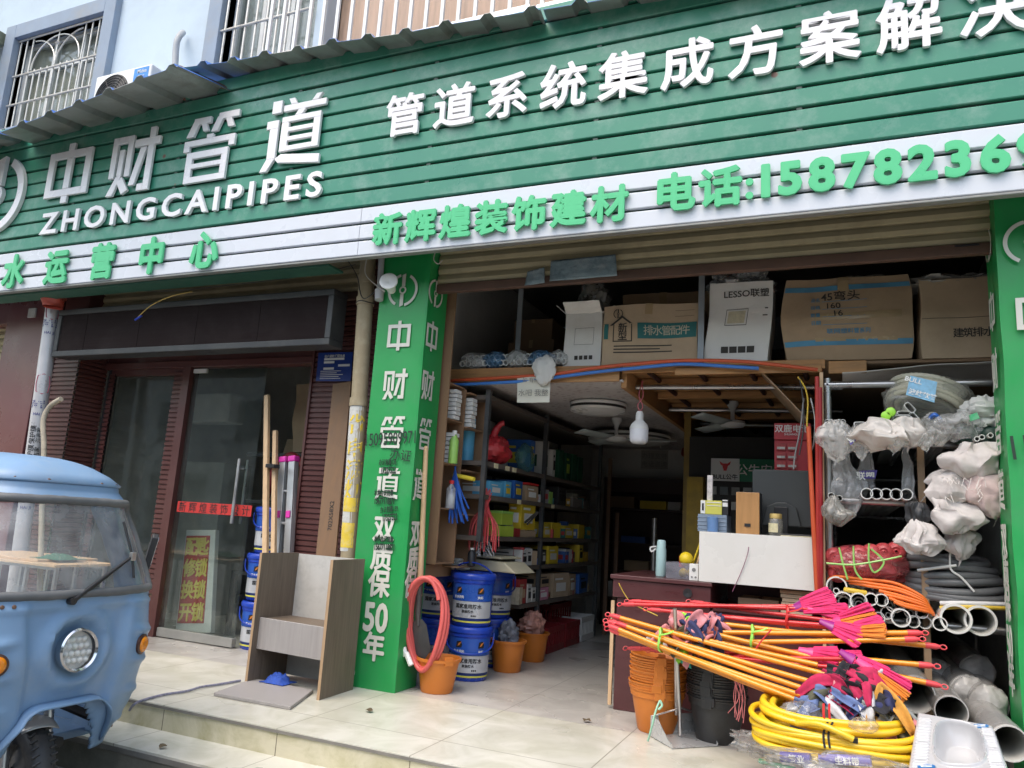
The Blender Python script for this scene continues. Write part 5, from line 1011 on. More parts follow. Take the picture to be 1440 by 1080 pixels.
r = goods('tall yellow carton printed with black pliers on the third shelf', 5.95, z3 + .06, .3, .12, .23, YB); b = MB(); b.tube([P(738, 735, 6.0), P(757, 719, 6.0)], .01, 6); b.tube([P(741, 738, 6.0), P(757, 721, 6.0)], .008, 6); b.build('pliers_print', BLACK, r)
goods('brown carton under the yellow pliers carton', 5.95, z3, .33, .3, .058, CARD)
goods('pile of red and brown packets between tubs and yellow bins', 5.82, z3, .12, .26, .07, RB, 'packets', 'packet_pile')
for i, (yy, ww, lab) in enumerate(((6.45, .22, 'yellow parts bin nearest the upright on the third shelf'), (6.72, .2, 'second yellow parts bin on the third shelf'), (7.05, .26, 'wide yellow parts bin with white label on the third shelf'), (7.45, .22, 'yellow parts bin at the far end of the third shelf'))): goods(lab, yy, z3, ww, .3, .12 + .02 * (i % 2), YB, 'bin', 'parts_bin', tagm=WB if i in (0, 2) else None)
goods('slanted white carton on the fourth rack shelf by the scale', 6.0, z2, .13, .3, .13, WB); goods('white packet in the middle of the fourth rack shelf', 6.14, z2, .1, .28, .14, WB, 'packet', 'packet', tagm=BLACK); goods('cream packet beside the upright on the fourth shelf', 6.25, z2, .11, .26, .12, CARD2, 'packet', 'packet')
goods('black and white box on the fourth shelf after the upright', 6.46, z2, .12, .28, .13, BLACK, tagm=WB); goods('open yellow box with raised flap on the fourth shelf', 6.65, z2, .24, .28, .16, YB, tagm=WB); goods('white roll pack on the fourth shelf', 7.1, z2, .2, .25, .13, WB, 'pack', 'roll_pack'); goods('far yellow box on the fourth shelf', 7.5, z2, .16, .25, .17, YB)
goods('red and brown box on the lowest rack shelf by the buckets', 6.0, z1, .15, .3, .2, RB, tagm=CARD); goods('white box with black label on the lowest rack shelf', 6.16, z1, .11, .3, .15, WB, tagm=BLACK); goods('small white box beside the upright on the lowest rack shelf', 6.28, z1, .09, .28, .12, WB, tagm=INK)
goods('pink carton on the lowest rack shelf', 6.46, z1, .22, .25, .11, PK); goods('brown carton stacked over the pink carton', 6.46, z1 + .115, .26, .27, .11, CARD); goods('large brown carton on the lowest rack shelf', 6.85, z1, .36, .33, .22, CARD2); goods('narrow brown carton beside the blue one on the lowest shelf', 7.24, z1, .22, .33, .2, CARD); goods('blue carton at the far end of the lowest shelf', 7.52, z1, .36, .33, .19, MB_)
def crate(lab, y, w, d, h, mat, x1=-2.42):
    r = T('crate', lab, 'crate', (x1 - d / 2, y + w / 2, 0)); b = MB(); t = .012; x0 = x1 - d; y1 = y + w
    b.box((x0, y, .002), (x1, y1, .02))
    for a, c in (((x0, y), (x1, y + t)), ((x0, y1 - t), (x1, y1)), ((x0, y + t), (x0 + t, y1 - t)), ((x1 - t, y + t), (x1, y1 - t))): b.box((a[0], a[1], h - .05), (c[0], c[1], h)); b.box((a[0], a[1], .02), (c[0], c[1], .06))
    n = 9
    for i in range(n): yy = y + t + (w - 2 * t - .022) * i / (n - 1); b.box((x1 - t + .001, yy, .06), (x1 - .001, yy + .022, h - .05)); xx = x0 + t + (d - 2 * t - .022) * i / (n - 1); b.box((xx, y + .001, .06), (xx + .022, y + t - .001, h - .05))
    b.box((x0 + .02, y + .02, .0205), (x1 - .02, y + w - .02, h * .6)); b.build('crate_body', mat, r)
DRED = pm('dark_red_crate', (.25, .02, .025), .45, var=.15); crate('near dark red slatted crate on the floor under the rack', 6.6, .44, .4, .22, DRED); crate('far dark red slatted crate on the floor under the rack', 7.08, .42, .4, .22, DRED); crate('white slatted crate on the floor at the end of the rack', 7.55, .42, .36, .23, WHITEP); crate('maroon crate pushed back under the lowest shelf', 7.2, .6, .3, .36, RB, -2.62)
# hanging bunch of red strapping
sb = T('strap_bunch', 'bunch of red plastic straps hanging in front of the rack', 'straps', P(680, 735, 5.25)); b = MB(); c = P(682, 712, 5.25)
for k in range(46):
    q = P(658 + rnd.random() * 44, 757 + rnd.random() * 20, 5.2 + rnd.random() * .14); b.tube(spline([c + Vector((rnd.uniform(-.05, .05), 0, rnd.uniform(.05, .14))), c + Vector((rnd.uniform(-.025, .025), rnd.uniform(-.02, .02), 0)), c.lerp(q, .5) + Vector(((q.x - c.x) * .35, 0, .02)), q], 4), .004, 4, k % 2)
b.build('straps', [pm('red_strap', (.5, .06, .07), .4, var=.2), pm('red_strap2', (.62, .12, .12), .4)], sb, smooth=70)
b = MB()
for k in range(14): q = P(665 + rnd.random() * 34, 782, 5.22 + rnd.random() * .1); b.tube([P(680 + rnd.uniform(-12, 12), 757, 5.25), q], .005, 4)
b.build('clear_ends', CLEAR, sb)
# ---------------- back of the shop ----------------
bk = T('back_cabinet', 'dark brown shelf cabinet against the back wall of the shop', 'cabinet', (-2.3, 9.3, 0)); DBR = pm('dark_brown_wood', (.045, .02, .015), .5, var=.2); y0 = 9.15
b = MB(); b.box((-2.72, y0, 0), (-2.68, 9.48, 1.75)); b.box((-1.74, y0, 0), (-1.70, 9.48, 1.75)); b.box((-2.68, 9.46, 0), (-1.74, 9.485, 1.75)); b.box((-2.68, y0 + .01, 1.58), (-1.74, y0 + .03, 1.75)); b.build('carcass', DBR, bk)
for z in (.3, .62, .95, 1.36): b = MB(); b.box((-2.68, y0 + .012, z), (-1.74, 9.46, z + .025)); b.build('shelf_board', DBR, bk)
for lab, x, z, w, h, m in (('brown carton on the top shelf of the back cabinet', -2.65, 1.385, .3, .14, CARD3), ('yellow and pink carton on the top shelf of the back cabinet', -2.28, 1.385, .32, .1, YB), ('white carton on the top shelf of the back cabinet', -1.94, 1.385, .15, .1, WB), ('blue bowl stack in the middle of the back cabinet', -2.5, .975, .3, .08, MB_), ('brown long carton on the third shelf of the back cabinet', -2.45, .645, .3, .12, CARD), ('blue box pair on the right of the back cabinet', -1.98, .645, .22, .15, MB_), ('pale box on the lowest shelf of the back cabinet', -2.65, .325, .2, .18, WB), ('light blue box on the lowest shelf of the back cabinet', -2.3, .325, .2, .2, LB)):
    r = T('stock_box', lab, 'box', (x + w / 2, 9.3, z), 'stock in the back cabinet'); b = MB(); b.box((x, 9.2, z + .001), (x + w, 9.4, z + h)); b.build('body', m, r, bevel=.003)
b = MB(); c0 = P(920, 648, 9.47); b.box((c0.x - .17, 9.478, c0.z - .1), (c0.x + .17, 9.482, c0.z + .13)); b.text('办理宽带', fr((c0.x, 9.474, c0.z + .03)), .08, 0, .002, 1); b.text('电话咨询', fr((c0.x, 9.474, c0.z - .07)), .08, 0, .002, 1); tag(b.build('wall_notice', [pm('faded_paper', (.42, .4, .37), .8), pm('pencil_ink', (.25, .24, .22), .8)], None), 'faded printed notice on the back wall above the cabinet', 'notice')
bagblob('red_lantern', 'small dark red paper lantern under the ceiling at the back wall', P(969, 636, 9.2), (.09, .09, .08), RB, 'lantern', seed=51, spike=.1)
wire([P(928, 598, 8), P(929, 630, 8)], .006, WIREW, 'thin pull cord with switch hanging near the back wall', 'cord', 'pull_cord')
b = MB(); b.cyl((P(921, 720, 7.5).x, 7.5, .0), (P(921, 720, 7.5).x, 7.5, 1.25), .025, n=12); tag(b.build('steel_post', STEEL, None, smooth=40), 'grey steel tube standing in front of the back cabinet', 'tube')
for i, (px, z1_) in enumerate(((853, 1.9), (866, 1.3))):
    q = P(px, 780, 8.25); b = MB(); b.box((q.x - .02, 8.25, 0), (q.x + .02, 8.28, z1_)); tag(b.build('batten', pm('rusty_batten', (.16, .09, .055), .7, var=.2), None), ['tall rusty brown batten leaning at the end of the left rack', 'short rusty batten beside the taller one at the rack end'][i], 'batten')
# loose small stock filling the rack shelves
SMALL = [pm('pack_%s' % n, c, .5, var=.35, scale=30) for n, c in (('cream', (.5, .45, .34)), ('teal', (.05, .2, .2)), ('red', (.4, .05, .05)), ('blue', (.05, .12, .35)), ('amber', (.5, .3, .04)), ('grey', (.25, .25, .25)), ('white', (.6, .6, .58)), ('brown', (.2, .12, .07)))]
for z_, nm in ((z4, 'second'), (z3, 'third'), (z2, 'fourth'), (z1, 'lowest')):
    for i in range(11):
        y = (5.62 if z_ > .9 else 6.05) + i * (.225 if z_ > .9 else .185) + rnd.uniform(-.05, .05); w, d, h = rnd.uniform(.05, .11), rnd.uniform(.05, .1), rnd.uniform(.05, .16); c = Vector((XR_ - .05 - rnd.uniform(.0, .06), y, z_ + .001 + (.0 if rnd.random() < .6 else .0)))
        M = Matrix.Translation(c) @ Matrix.Rotation(rnd.uniform(-.5, .5), 4, 'Z'); b = MB(); b.box((-d / 2, -w / 2, 0), (d / 2, w / 2, h), 0, M); b.box((-d * .3, -w / 2 - .001, h * .3), (d * .3, -w / 2 - .0005, h * .7), 1, M); b.box((d / 2 + .0005, -w * .3, h * .3), (d / 2 + .001, w * .3, h * .7), 1, M)
        tag(b.build('small_packet', [SMALL[rnd.randrange(8)], SMALL[rnd.choice((0, 2, 6, 4))]], None, bevel=.003), 'small printed packet at the front edge of the %s shelf of the left steel rack' % nm, 'packet', 'small packets along the %s rack shelf' % nm)
LT2 = pm('dry_leaf', (.12, .09, .05), .8, var=.3)
for k, (px, py, lab) in enumerate(((519, 1001, 'dark curled leaf scrap lying on the platform before the left pillar'), (229, 1052, 'dark scrap lying on the lower tiled step'), (825, 1015, 'small brown scrap on the threshold joint of the shop floor'))):
    q = G(px, py, .003 if k != 1 else -.13); b = MB(); b.grid(lambda u, v: q + Vector(((u - .5) * .05, (v - .5) * .022 * (1 - abs(2 * u - 1) ** 2) * 2, .004 + .010 * abs(math.sin(u * 4 + k)) + .004 * v)), 6, 3); o = b.build('leaf_scrap', LT2, None); tag(o, lab, 'scrap')
# ---------------- blue paint buckets ----------------
PLAB = pm('bucket_label', (.55, .57, .6), .35, .25, var=.12, scale=5); YSTR = pm('yellow_stripe', (.62, .6, .1), .4); NAVY = pm('navy_band', (.01, .03, .16), .35)
def label_arc(b, c, r_, z0, z1, a0, a1, m=0, n=20):
    c = Vector(c); b.grid(lambda u, v: c + Vector((math.cos(a0 + (a1 - a0) * u) * r_, math.sin(a0 + (a1 - a0) * u) * r_, z0 + (z1 - z0) * v)), n, 1, m)
def label_text(b, ch, c, r_, z, size, ang, m=0, bold=.02):
    me = text_mesh(ch, bold, 1, 'CENTER'); c = Vector(c); vs = []
    for v in me[0]: a = ang + v[0] * size / r_; vs.append(c + Vector((math.cos(a) * (r_ + v[2] * .0006), math.sin(a) * (r_ + v[2] * .0006), z + v[1] * size)))
    b.add(vs, me[1], m)
def bucket(c, lab, ang, handle=False):
    c = Vector(c); r = T('paint_bucket', lab, 'bucket', c, 'blue paint buckets inside the shop'); H = .375
    ra = lambda z: .135 + .017 * z / H
    b = MB(); b.lathe([(0, .0), (.128, .0), (.135, .008), (ra(.30), .30), (ra(.3) + .006, .302), (ra(.31) + .006, .335), (ra(.33) + .003, .338)], c, 36); b.build('tub', BLUEP, r, smooth=40)
    b = MB(); b.lathe([(.150, .325), (.163, .328), (.165, .352), (.158, .366), (.15, .370), (.146, .362), (.0, .360)], c, 36); b.build('lid', BLUEP, r, smooth=40)
    b = MB(); a0, a1 = ang - 1.35, ang + 1.35
    label_arc(b, c, .1445, .06, .175, a0, a1, 0); label_arc(b, c, .1405, .028, .040, 0, 2 * math.pi, 1, 36); label_arc(b, c, .1410, .044, .058, 0, 2 * math.pi, 2, 36); label_arc(b, c, .1482, .178, .292, a0, a1, 3)
    label_text(b, '国家准用防水', c, .1468, .128, .034, ang, 4); label_text(b, '家装防水', c, .1468, .098, .022, ang, 4); label_text(b, '●●●', c, .1466, .072, .014, ang + .3, 4); label_text(b, '防水涂料', c, .1502, .195, .022, ang - .5, 5); label_text(b, '涂料', c, .1502, .195, .022, ang + .6, 5)
    b.build('label', [PLAB, YSTR, NAVY, pm('blue_band', (.02, .09, .42), .3, var=.15), INK, WHITEP], r, smooth=60)
    for s in (-.5, .6):
        b = MB(); a = ang + s; p = c + Vector((math.cos(a), math.sin(a), 0)) * .1505 + Vector((0, 0, .25)); M = fr(p, (-math.sin(a), math.cos(a), 0)); b.prism([(-.024, -.022), (.02, -.02), (.026, .0), (.012, .024), (-.02, .018)], .001, M @ Matrix.Translation((0, -.0005, 0))); b.prism([(-.012, -.012), (.004, -.006), (.02, .02), (-.002, .008)], .001, M @ Matrix.Translation((0, -.0018, 0)), 1); b.build('crest', [INK, ORANGEP], r)
    b = MB()
    if handle: pts = [c + Vector((math.cos(ang + 1.57 * 1) * .16 * math.cos(t), math.sin(ang + 1.57) * .16 * math.cos(t), .32)) + Vector((-.03 * math.sin(t), 0, .12 * math.sin(t))) for t in [math.pi * k / 16 for k in range(17)]]
    else: pts = [c + Vector((math.cos(ang + 1.57 * math.cos(t)) * .170, math.sin(ang + 1.57 * math.cos(t)) * .170, .32 - .13 * math.sin(t))) for t in [math.pi * k / 16 for k in range(17)]]
    b.tube(pts, .006, 6); b.build('handle', BLUEP, r, smooth=60)
A = (P(661, 900, 5.2).x, 5.20); B = (P(690, 900, 5.8).x, 5.80); Cc = (P(611, 900, 5.42).x, 5.42)
bucket((*A, 0), 'blue paint bucket at the bottom of the nearest stack', -1.15); bucket((*A, .37), 'blue paint bucket on top of the nearest stack, its handle raised', -1.35, True)
bucket((*B, 0), 'blue paint bucket at the bottom of the right rear stack', -1.0); bucket((*B, .37), 'blue paint bucket on top of the right rear stack', -.95)
bucket((*Cc, 0), 'blue paint bucket at the bottom of the stack behind the red hose ring', -1.2); bucket((*Cc, .37), 'blue paint bucket on top of the stack behind the red hose ring', -1.1)
tr = T('tray_stack', 'stack of white plastic trays on the rear blue buckets', 'trays', (Cc[0], Cc[1], .745)); b = MB()
for i in range(4): z = .745 + i * .022; b.box((Cc[0] - .16 + .006 * i, Cc[1] - .18, z), (Cc[0] + .26, Cc[1] + .12, z + .012)); b.box((Cc[0] - .17, Cc[1] - .19, z + .0121), (Cc[0] + .27 - .005 * i, Cc[1] + .13, z + .016))
b.build('trays', WHITEP, tr, bevel=.003)
b = MB()
for k in range(36): p = Vector((Cc[0] - .12 + rnd.random() * .32, Cc[1] - .15 + rnd.random() * .2, .84 + rnd.random() * .05)); b.tube([p, p + Vector((rnd.uniform(-.06, .06), rnd.uniform(-.05, .05), rnd.uniform(-.005, .03)))], .006, 5)
tag(b.build('red_netting', pm('red_strap', (.5, .06, .07)), None), 'loose heap of red netting on the white trays', 'netting')
sc = T('weighing_scale', 'cream weighing scale standing on the blue bucket lids', 'scale', (-2.45, 5.55, .745)); CRM = pm('cream_plastic', (.5, .46, .33), .45, var=.06, dirt=(.3, .26, .18), dfac=.3)
M = rotz((-2.5, 5.55, .745), R(-8)); b = MB(); b.prism([(-.2, .0), (.22, .0), (.28, .0), (.17, .075), (-.2, .085)], .3, M @ Matrix.Translation((0, -.15, 0))); b.build('body', CRM, sc, bevel=.01)
b = MB(); b.box((-.21, -.15, .095), (.14, .15, .112), 0, M); b.build('pan', CRM, sc, bevel=.006); b = MB(); b.cyl(M @ Vector((-.03, 0, .08)), M @ Vector((-.03, 0, .095)), .05); b.build('pillar_post', BLACK, sc)
# orange pots with packets
def pot(b, c, rt=.135, rb=.1, h=.21, m=0, lug=None):
    b.lathe([(0, .004), (rb - .004, 0), (rb, .006), (rt - .004, h - .02), (rt + .008, h - .018), (rt + .01, h), (rt - .002, h + .001), (rt - .008, h - .02), (rb - .008, .012), (0, .012)], c, 32, m)
for c, lab in (((-2.40, 5.66, 0), 'orange plastic pail with packets beside the right rear bucket stack'), ((-2.42, 6.22, 0), 'rear orange plastic pail heaped with packets by the red crates')):
    r = T('orange_pail', lab, 'pail', c, 'orange pails on the shop floor'); b = MB(); pot(b, c, .135, .105, .23); b.build('tub', ORANGEP, r, smooth=40)
bagblob('packets', 'crumpled red and white packets heaped in the rear orange pail', (-2.43, 6.22, .29), (.09, .09, .10), pm('mixed_packet', (.5, .25, .2), .4, var=.5, scale=18), 'packets', seed=61, spike=.4)
bagblob('packets', 'grey crumpled packets standing in the nearer orange pail', (-2.42, 5.68, .26), (.075, .075, .09), pm('grey_packet', (.16, .17, .2), .4, var=.5, scale=16), 'packets', seed=63, spike=.4)
# orange pail with hose ring and shovel
c = Vector((-2.475, 4.68, 0)); r = T('orange_pail', 'orange plastic pail at the foot of the left pillar holding a shovel', 'pail', c, 'orange pails on the shop floor'); b = MB(); pot(b, c, .142, .105, .215); b.build('tub', ORANGEP, r, smooth=40)
b = MB(); a = -.6; q = c + Vector((math.cos(a) * .14, math.sin(a) * .14, .20)); b.box((-.03, -.008, -.02), (.03, .008, .035), 0, Matrix.Translation(q) @ Matrix.Rotation(a + R(90), 4, 'Z')); b.build('lug', ORANGEP, r, bevel=.003)
hr = T('hose_ring', 'oval ring of red hose standing in the orange pail by the pillar', 'hose', c); cc = P(597, 875, 4.56); b = MB(); pts = []
for k in range(121):
    a = 2 * math.pi * 3.6 * k / 120 + .6; s = k / 120; pts.append(cc + Vector(((.128 + .016 * math.sin(k * .21) + .012 * s) * math.cos(a) - .01 * math.sin(a), -.03 + .075 * s + .02 * math.sin(a * 2), (.285 + .008 * math.sin(k * .31)) * math.sin(a) - .01)))
b.tube(pts, .0155, 8); b.build('hose', pm('red_hose', (.62, .11, .10), .45, var=.12), hr, smooth=70)
b = MB(); b.tube([cc + Vector((-.10, -.03, -.2)), cc + Vector((-.05, -.04, -.27))], .018, 6); b.tube([cc + Vector((-.125, -.03, -.17)), cc + Vector((-.10, -.03, -.22))], .018, 6); b.build('white_tie', WHITEP, hr)
sv = T('shovel', 'wooden handled shovel standing blade down in the orange pail', 'shovel', c); t0, t1 = P(599, 630, 4.56), P(590, 838, 4.60); b = MB(); b.tube([t0, t0.lerp(t1, .5), t1], [.017, .018, .021], 12); b.lathe([(.017, 0), (.012, .012), (0, .015)], t0, 12); b.build('handle', PALEWOOD, sv, smooth=50)
b = MB(); IRON = pm('dark_iron', (.09, .09, .095), .45, .5, var=.2, dirt=(.2, .14, .1), dfac=.3); b.tube([t1 + (t0 - t1) * .12, P(588, 860, 4.6), P(588, 880, 4.6)], [.024, .022, .012], 10); u0 = P(583, 872, 4.60); b.prism([(0, 0), (.055, .0), (.085, -.04), (.10, -.2), (.04, -.26), (-.03, -.2), (-.035, -.04)], .004, Matrix.Translation(u0) @ Matrix.Rotation(R(-12), 4, 'Y')); b.build('blade', IRON, sv, smooth=40)
# ---------------- counter ----------------
DESKM = pm('maroon_laminate', (.085, .028, .03), .35, var=.1, scale=3, stretch=(1, 1, 6), dirt=(.15, .08, .075), dfac=.3)
dk = T('counter_desk', 'dark maroon counter desk with a round cable hole inside the shop', 'desk', (-.6, 5.2, 0)); Y0 = 4.96
b = MB(); b.box((-1.36, Y0, .0), (-.77, 5.75, .685)); b.box((-.769, Y0 + .012, .0), (-.13, 5.7, .66)); b.build('pedestal', DESKM, dk, bevel=.003)
b = MB(); b.box((-1.385, Y0 - .02, .687), (-.765, 5.8, .80)); b.build('drawer_front', DESKM, dk, bevel=.004)
b = MB(); b.box((-1.40, Y0 - .035, .802), (-.755, 5.85, .828)); b.build('top', DESKM, dk, bevel=.004); b = MB(); b.box((-.754, Y0 + .0, .66), (-.1, 5.7, .675)); b.box((-.74, 5.5, .676), (-.1, 5.52, .83)); b.build('lower_shelf', DESKM, dk)
b = MB(); q = P(967, 834, Y0 - .022); b.lathe([(.022, -.001), (.028, -.001), (.028, .004), (.021, .004), (.0, .0005)], q, 24, 0, Matrix.Rotation(R(90), 4, 'X')); b.build('cable_hole', BLACK, dk, smooth=30)
b = MB(); b.box((-1.40, Y0 + .01, .02), (-1.378, Y0 + .03, .66)); b.build('edge_strip', PALEWOOD, dk)
wc_ = T('white_cabinet', 'plain white cabinet back panel standing on the counter', 'cabinet', (-.5, 5.1, .83)); b = MB(); b.box((-.838, 4.935, .83), (-.165, 4.953, 1.135)); b.box((-.838, 4.953, 1.117), (-.165, 5.34, 1.1345)); b.box((-.838, 4.953, .83), (-.82, 5.34, 1.1165)); b.box((-.183, 4.953, .83), (-.165, 5.34, 1.1165)); b.build('carcass', pm('white_laminate', (.72, .71, .67), .3, var=.03, scale=2, dirt=(.6, .58, .52), dfac=.3), wc_, bevel=.002)
carton('cardboard_box', 'flat brown carton with white tape lying on the open counter shelf', -.62, -.38, 5.1, 5.4, .677, .742, CARD, seed=71)
pk = T('paper_stack', 'stack of pale wooden or paper slats below the white cabinet corner', 'stack', (-.28, 5.1, .677)); b = MB()
for i in range(6): b.box((-.36 + rnd.uniform(-.008, .008), 5.0, .678 + i * .024), (-.18 + rnd.uniform(-.008, .008), 5.3, .678 + i * .024 + .021))
b.build('slats', CARD2, pk, bevel=.002)
# things on the cabinet and desk
spk = T('speaker', 'wooden bookshelf speaker standing on the white cabinet', 'speaker', (-.6, 5.15, 1.136)); q0, q1 = P(1035, 750, 5.02), P(1068, 752, 5.02); b = MB(); b.box((q0.x - .002, 5.024, 1.1355), (q1.x, 5.19, 1.395)); b.build('body', BLACK, spk, bevel=.003)
b = MB(); b.box((q0.x, 5.008, 1.1355), (q1.x, 5.0235, 1.393)); b.build('wood_panel', pm('oak_veneer', (.42, .22, .08), .45, var=.15, scale=5, stretch=(8, 8, .8)), spk, bevel=.003); b = MB(); b.box(((q0.x + q1.x) / 2 - .018, 5.003, 1.18), ((q0.x + q1.x) / 2 + .018, 5.0075, 1.20)); b.build('terminal', BLACK, spk)
jr = T('jar', 'clear jar with a gold lid and cream label on the white cabinet', 'jar', P(1091, 754, 5.05)); c = Vector((P(1091, 754, 5.05).x, 5.05, 1.136)); b = MB(); b.lathe([(0, .0), (.042, .001), (.043, .085), (.036, .1), (.034, .105)], c, 22); b.build('glass_body', film('jar_glass', (.85, .85, .82), .3, .05, (.5, .48, .42)), jr, smooth=50); b = MB(); b.lathe([(.036, .104), (.037, .13), (.034, .134), (0, .134)], c, 22); b.build('lid', pm('gold_lid', (.5, .36, .12), .4, .3), jr, smooth=40); b = MB(); label_arc(b, c, .0438, .02, .075, -2.9, -1.2); b.build('label', pm('cream_label', (.62, .56, .35), .6, var=.2, scale=40), jr)
mo = T('monitor', 'back of a black computer monitor behind the jar', 'monitor', (-.45, 5.3, 1.136)); q0, q1 = P(1058, 668, 5.25), P(1142, 740, 5.25); b = MB(); b.box((q0.x, 5.25, 1.2), (q1.x, 5.275, 1.56)); b.prism([(-.12, .0), (.12, .0), (.09, .12), (.03, .15), (-.03, .15), (-.09, .12)], .03, Matrix.Translation(((q0.x + q1.x) / 2, 5.22, 1.2))); b.build('back_shell', pm('monitor_grey', (.05, .055, .055), .5, var=.1), mo, bevel=.006); b = MB(); x = (q0.x + q1.x) / 2; b.box((x - .04, 5.2, 1.14), (x + .04, 5.215, 1.32)); b.box((x - .1, 5.17, 1.136), (x + .1, 5.32, 1.146)); b.build('stand', BLACK, mo, bevel=.003)
b = MB(); b.box((-.42, 5.02, 1.136), (-.18, 5.12, 1.152)); tag(b.build('keyboard', pm('dark_keyboard', (.03, .03, .035), .5), None, bevel=.003), 'dark keyboard lying on the right of the white cabinet', 'keyboard')
b = MB(); b.box((-.36, 4.99, 1.136), (-.17, 5.02, 1.142)); tag(b.build('magazine', pm('magazine', (.55, .5, .35), .5, var=.3, scale=30), None), 'thin cream booklet at the right edge of the white cabinet', 'booklet')
ub = T('storage_box', 'grey blue ribbed plastic box at the left of the white cabinet', 'box', (-.75, 5.1, 1.136)); b = MB(); q0, q1 = P(981, 748, 5.03), P(1022, 720, 5.03); b.box((q0.x, 5.03, 1.136), (q1.x, 5.25, 1.245)); 
for k in range(4): b.box((q0.x - .003, 5.026, 1.15 + k * .024), (q1.x + .002, 5.0295, 1.156 + k * .024))
b.build('body', pm('grey_blue_plastic', (.2, .26, .34), .5, var=.08), ub, bevel=.003)
b = MB(); c = Vector((P(1002, 745, 5.0).x, 5.0, 1.136)); b.lathe([(0, 0), (.032, .001), (.036, .09), (.03, .095), (0, .092)], c, 20); tag(b.build('cup', pm('blue_cup', (.14, .26, .5), .4), None, smooth=50), 'pale blue plastic cup before the grey ribbed box', 'cup')
r = T('yellow_carton', 'yellow and white lamp carton on the grey ribbed box', 'box', (-.78, 5.1, 1.246)); q0, q1 = P(985, 718, 5.06), P(1015, 718, 5.06); b = MB(); b.box((q0.x, 5.06, 1.247), (q1.x, 5.2, 1.335)); b.build('body', pm('lemon_carton', (.6, .56, .1), .5, var=.08), r, bevel=.002); b = MB(); b.box((q0.x + .002, 5.056, 1.25), (q0.x + .03, 5.0595, 1.333)); b.box((q0.x + .04, 5.057, 1.32), (q1.x - .004, 5.0595, 1.325)); b.box((q0.x + .04, 5.057, 1.30), (q1.x - .004, 5.0595, 1.304)); b.build('white_label', WHITEP, r); b = MB(); b.box((q0.x + .01, 5.053, 1.27), (q0.x + .022, 5.0555, 1.315)); b.build('lamp_print', BLACK, r)
r = T('lamp_carton', 'small black carton standing beside the yellow lamp carton', 'box', (-.7, 5.1, 1.246)); q0, q1 = P(1015, 718, 5.07), P(1024, 718, 5.07); b = MB(); b.box((q0.x + .002, 5.07, 1.247), (q1.x, 5.2, 1.345)); b.build('body', BLACK, r, bevel=.002); b = MB(); b.box((q0.x + .004, 5.066, 1.30), (q1.x - .003, 5.0695, 1.325)); b.box((q0.x + .004, 5.066, 1.335), (q1.x - .003, 5.0695, 1.342)); b.build('white_label', WHITEP, r)
b = MB(); q = P(998, 692, 5.1); b.box((q.x - .017, 5.1, 1.3355), (q.x + .017, 5.13, 1.50)); tag(b.build('tall_carton', pm('white_printed_carton', (.6, .56, .54), .5, var=.3, scale=40), None, bevel=.002), 'tall narrow white carton standing on the yellow lamp carton', 'box')
th = T('thermos', 'mint green thermos bottle with strap on the counter desk', 'thermos', G(930, 815, .828)); c = Vector((P(929, 812, 5.15).x, 5.15, .829)); b = MB(); b.lathe([(0, 0), (.032, .001), (.034, .02), (.033, .17), (.029, .185), (.028, .225), (.022, .235), (0, .236)], c, 22); b.build('flask', pm('mint', (.4, .58, .58), .4, var=.05), th, smooth=50); b = MB(); b.tube(spline([c + Vector((-.03, -.01, .19)), c + Vector((-.07, -.01, .18)), c + Vector((-.062, -.01, .155)), c + Vector((-.033, -.012, .175))], 5), .006, 6); b.build('strap', WHITEP, th, smooth=60)
bn = T('clear_bin', 'clear plastic bin of yellow figures and pens on the desk', 'bin', (-.98, 5.05, .829)); q0, q1 = P(936, 812, 5.02), P(976, 816, 5.02); b = MB()
for a_, c_ in (((q0.x, 5.02, .829), (q1.x, 5.024, .93)), ((q0.x, 5.024, .829), (q0.x + .004, 5.2, .93)), ((q1.x - .004, 5.024, .829), (q1.x, 5.2, .93)), ((q0.x, 5.2, .829), (q1.x, 5.204, .93))): b.box(a_, c_)
b.build('walls', film('bin_film', (.85, .85, .88), .3, .1, (.45, .45, .5)), bn)
YEL2 = pm('duck_yellow', (.75, .55, .02), .4)
for dx, z, s in ((.10, .865, .03), (.15, .87, .028), (.115, .955, .045)): b = MB(); b.lathe([(s * math.sin(t) , -s * math.cos(t)) for t in [math.pi * k / 8 for k in range(9)]], (q0.x + dx, 5.09, z), 14); b.build('yellow_toy', YEL2, bn, smooth=80)
for k, (dx, m) in enumerate(((.16, PALEWOOD), (.17, pm('pen_grey', (.4, .4, .5), .4)), (.13, YEL2))): b = MB(); b.cyl((q0.x + dx, 5.12, .86), (q0.x + dx + .05 + .01 * k, 5.12, 1.03 + .02 * k), .006, n=8); b.build('pen', m, bn)
b = MB(); b.cyl((q0.x + .085, 5.1, .90), (q0.x + .085, 5.1, .97), .017, n=12); b.build('red_cap_bottle', REDP, bn)
r = T('socket_carton', 'small white socket carton against the white cabinet', 'box', (-.86, 5.0, .829)); b = MB(); q0, q1 = P(969, 816, 4.99), P(982, 818, 4.99); b.box((q0.x, 4.99, .829), (q1.x - .002, 5.06, .93)); b.build('body', WHITEP, r, bevel=.002); b = MB()
for dx, dz in ((.5, .065), (.3, .02), (.7, .02)): b.cyl((q0.x + (q1.x - q0.x) * dx, 4.989, .829 + dz), (q0.x + (q1.x - q0.x) * dx, 4.987, .829 + dz), .012 if dz > .03 else .006, n=12)
b.build('socket_print', pm('grey_print', (.2, .2, .2), .6), r)
wire([P(1053, 752, 4.99), P(1052, 775, 4.925), P(1044, 800, 4.925), P(1030, 832, 4.93)], .0022, pm('purple_wire', (.25, .08, .15), .5), 'thin purple wire hanging down the white cabinet panel')
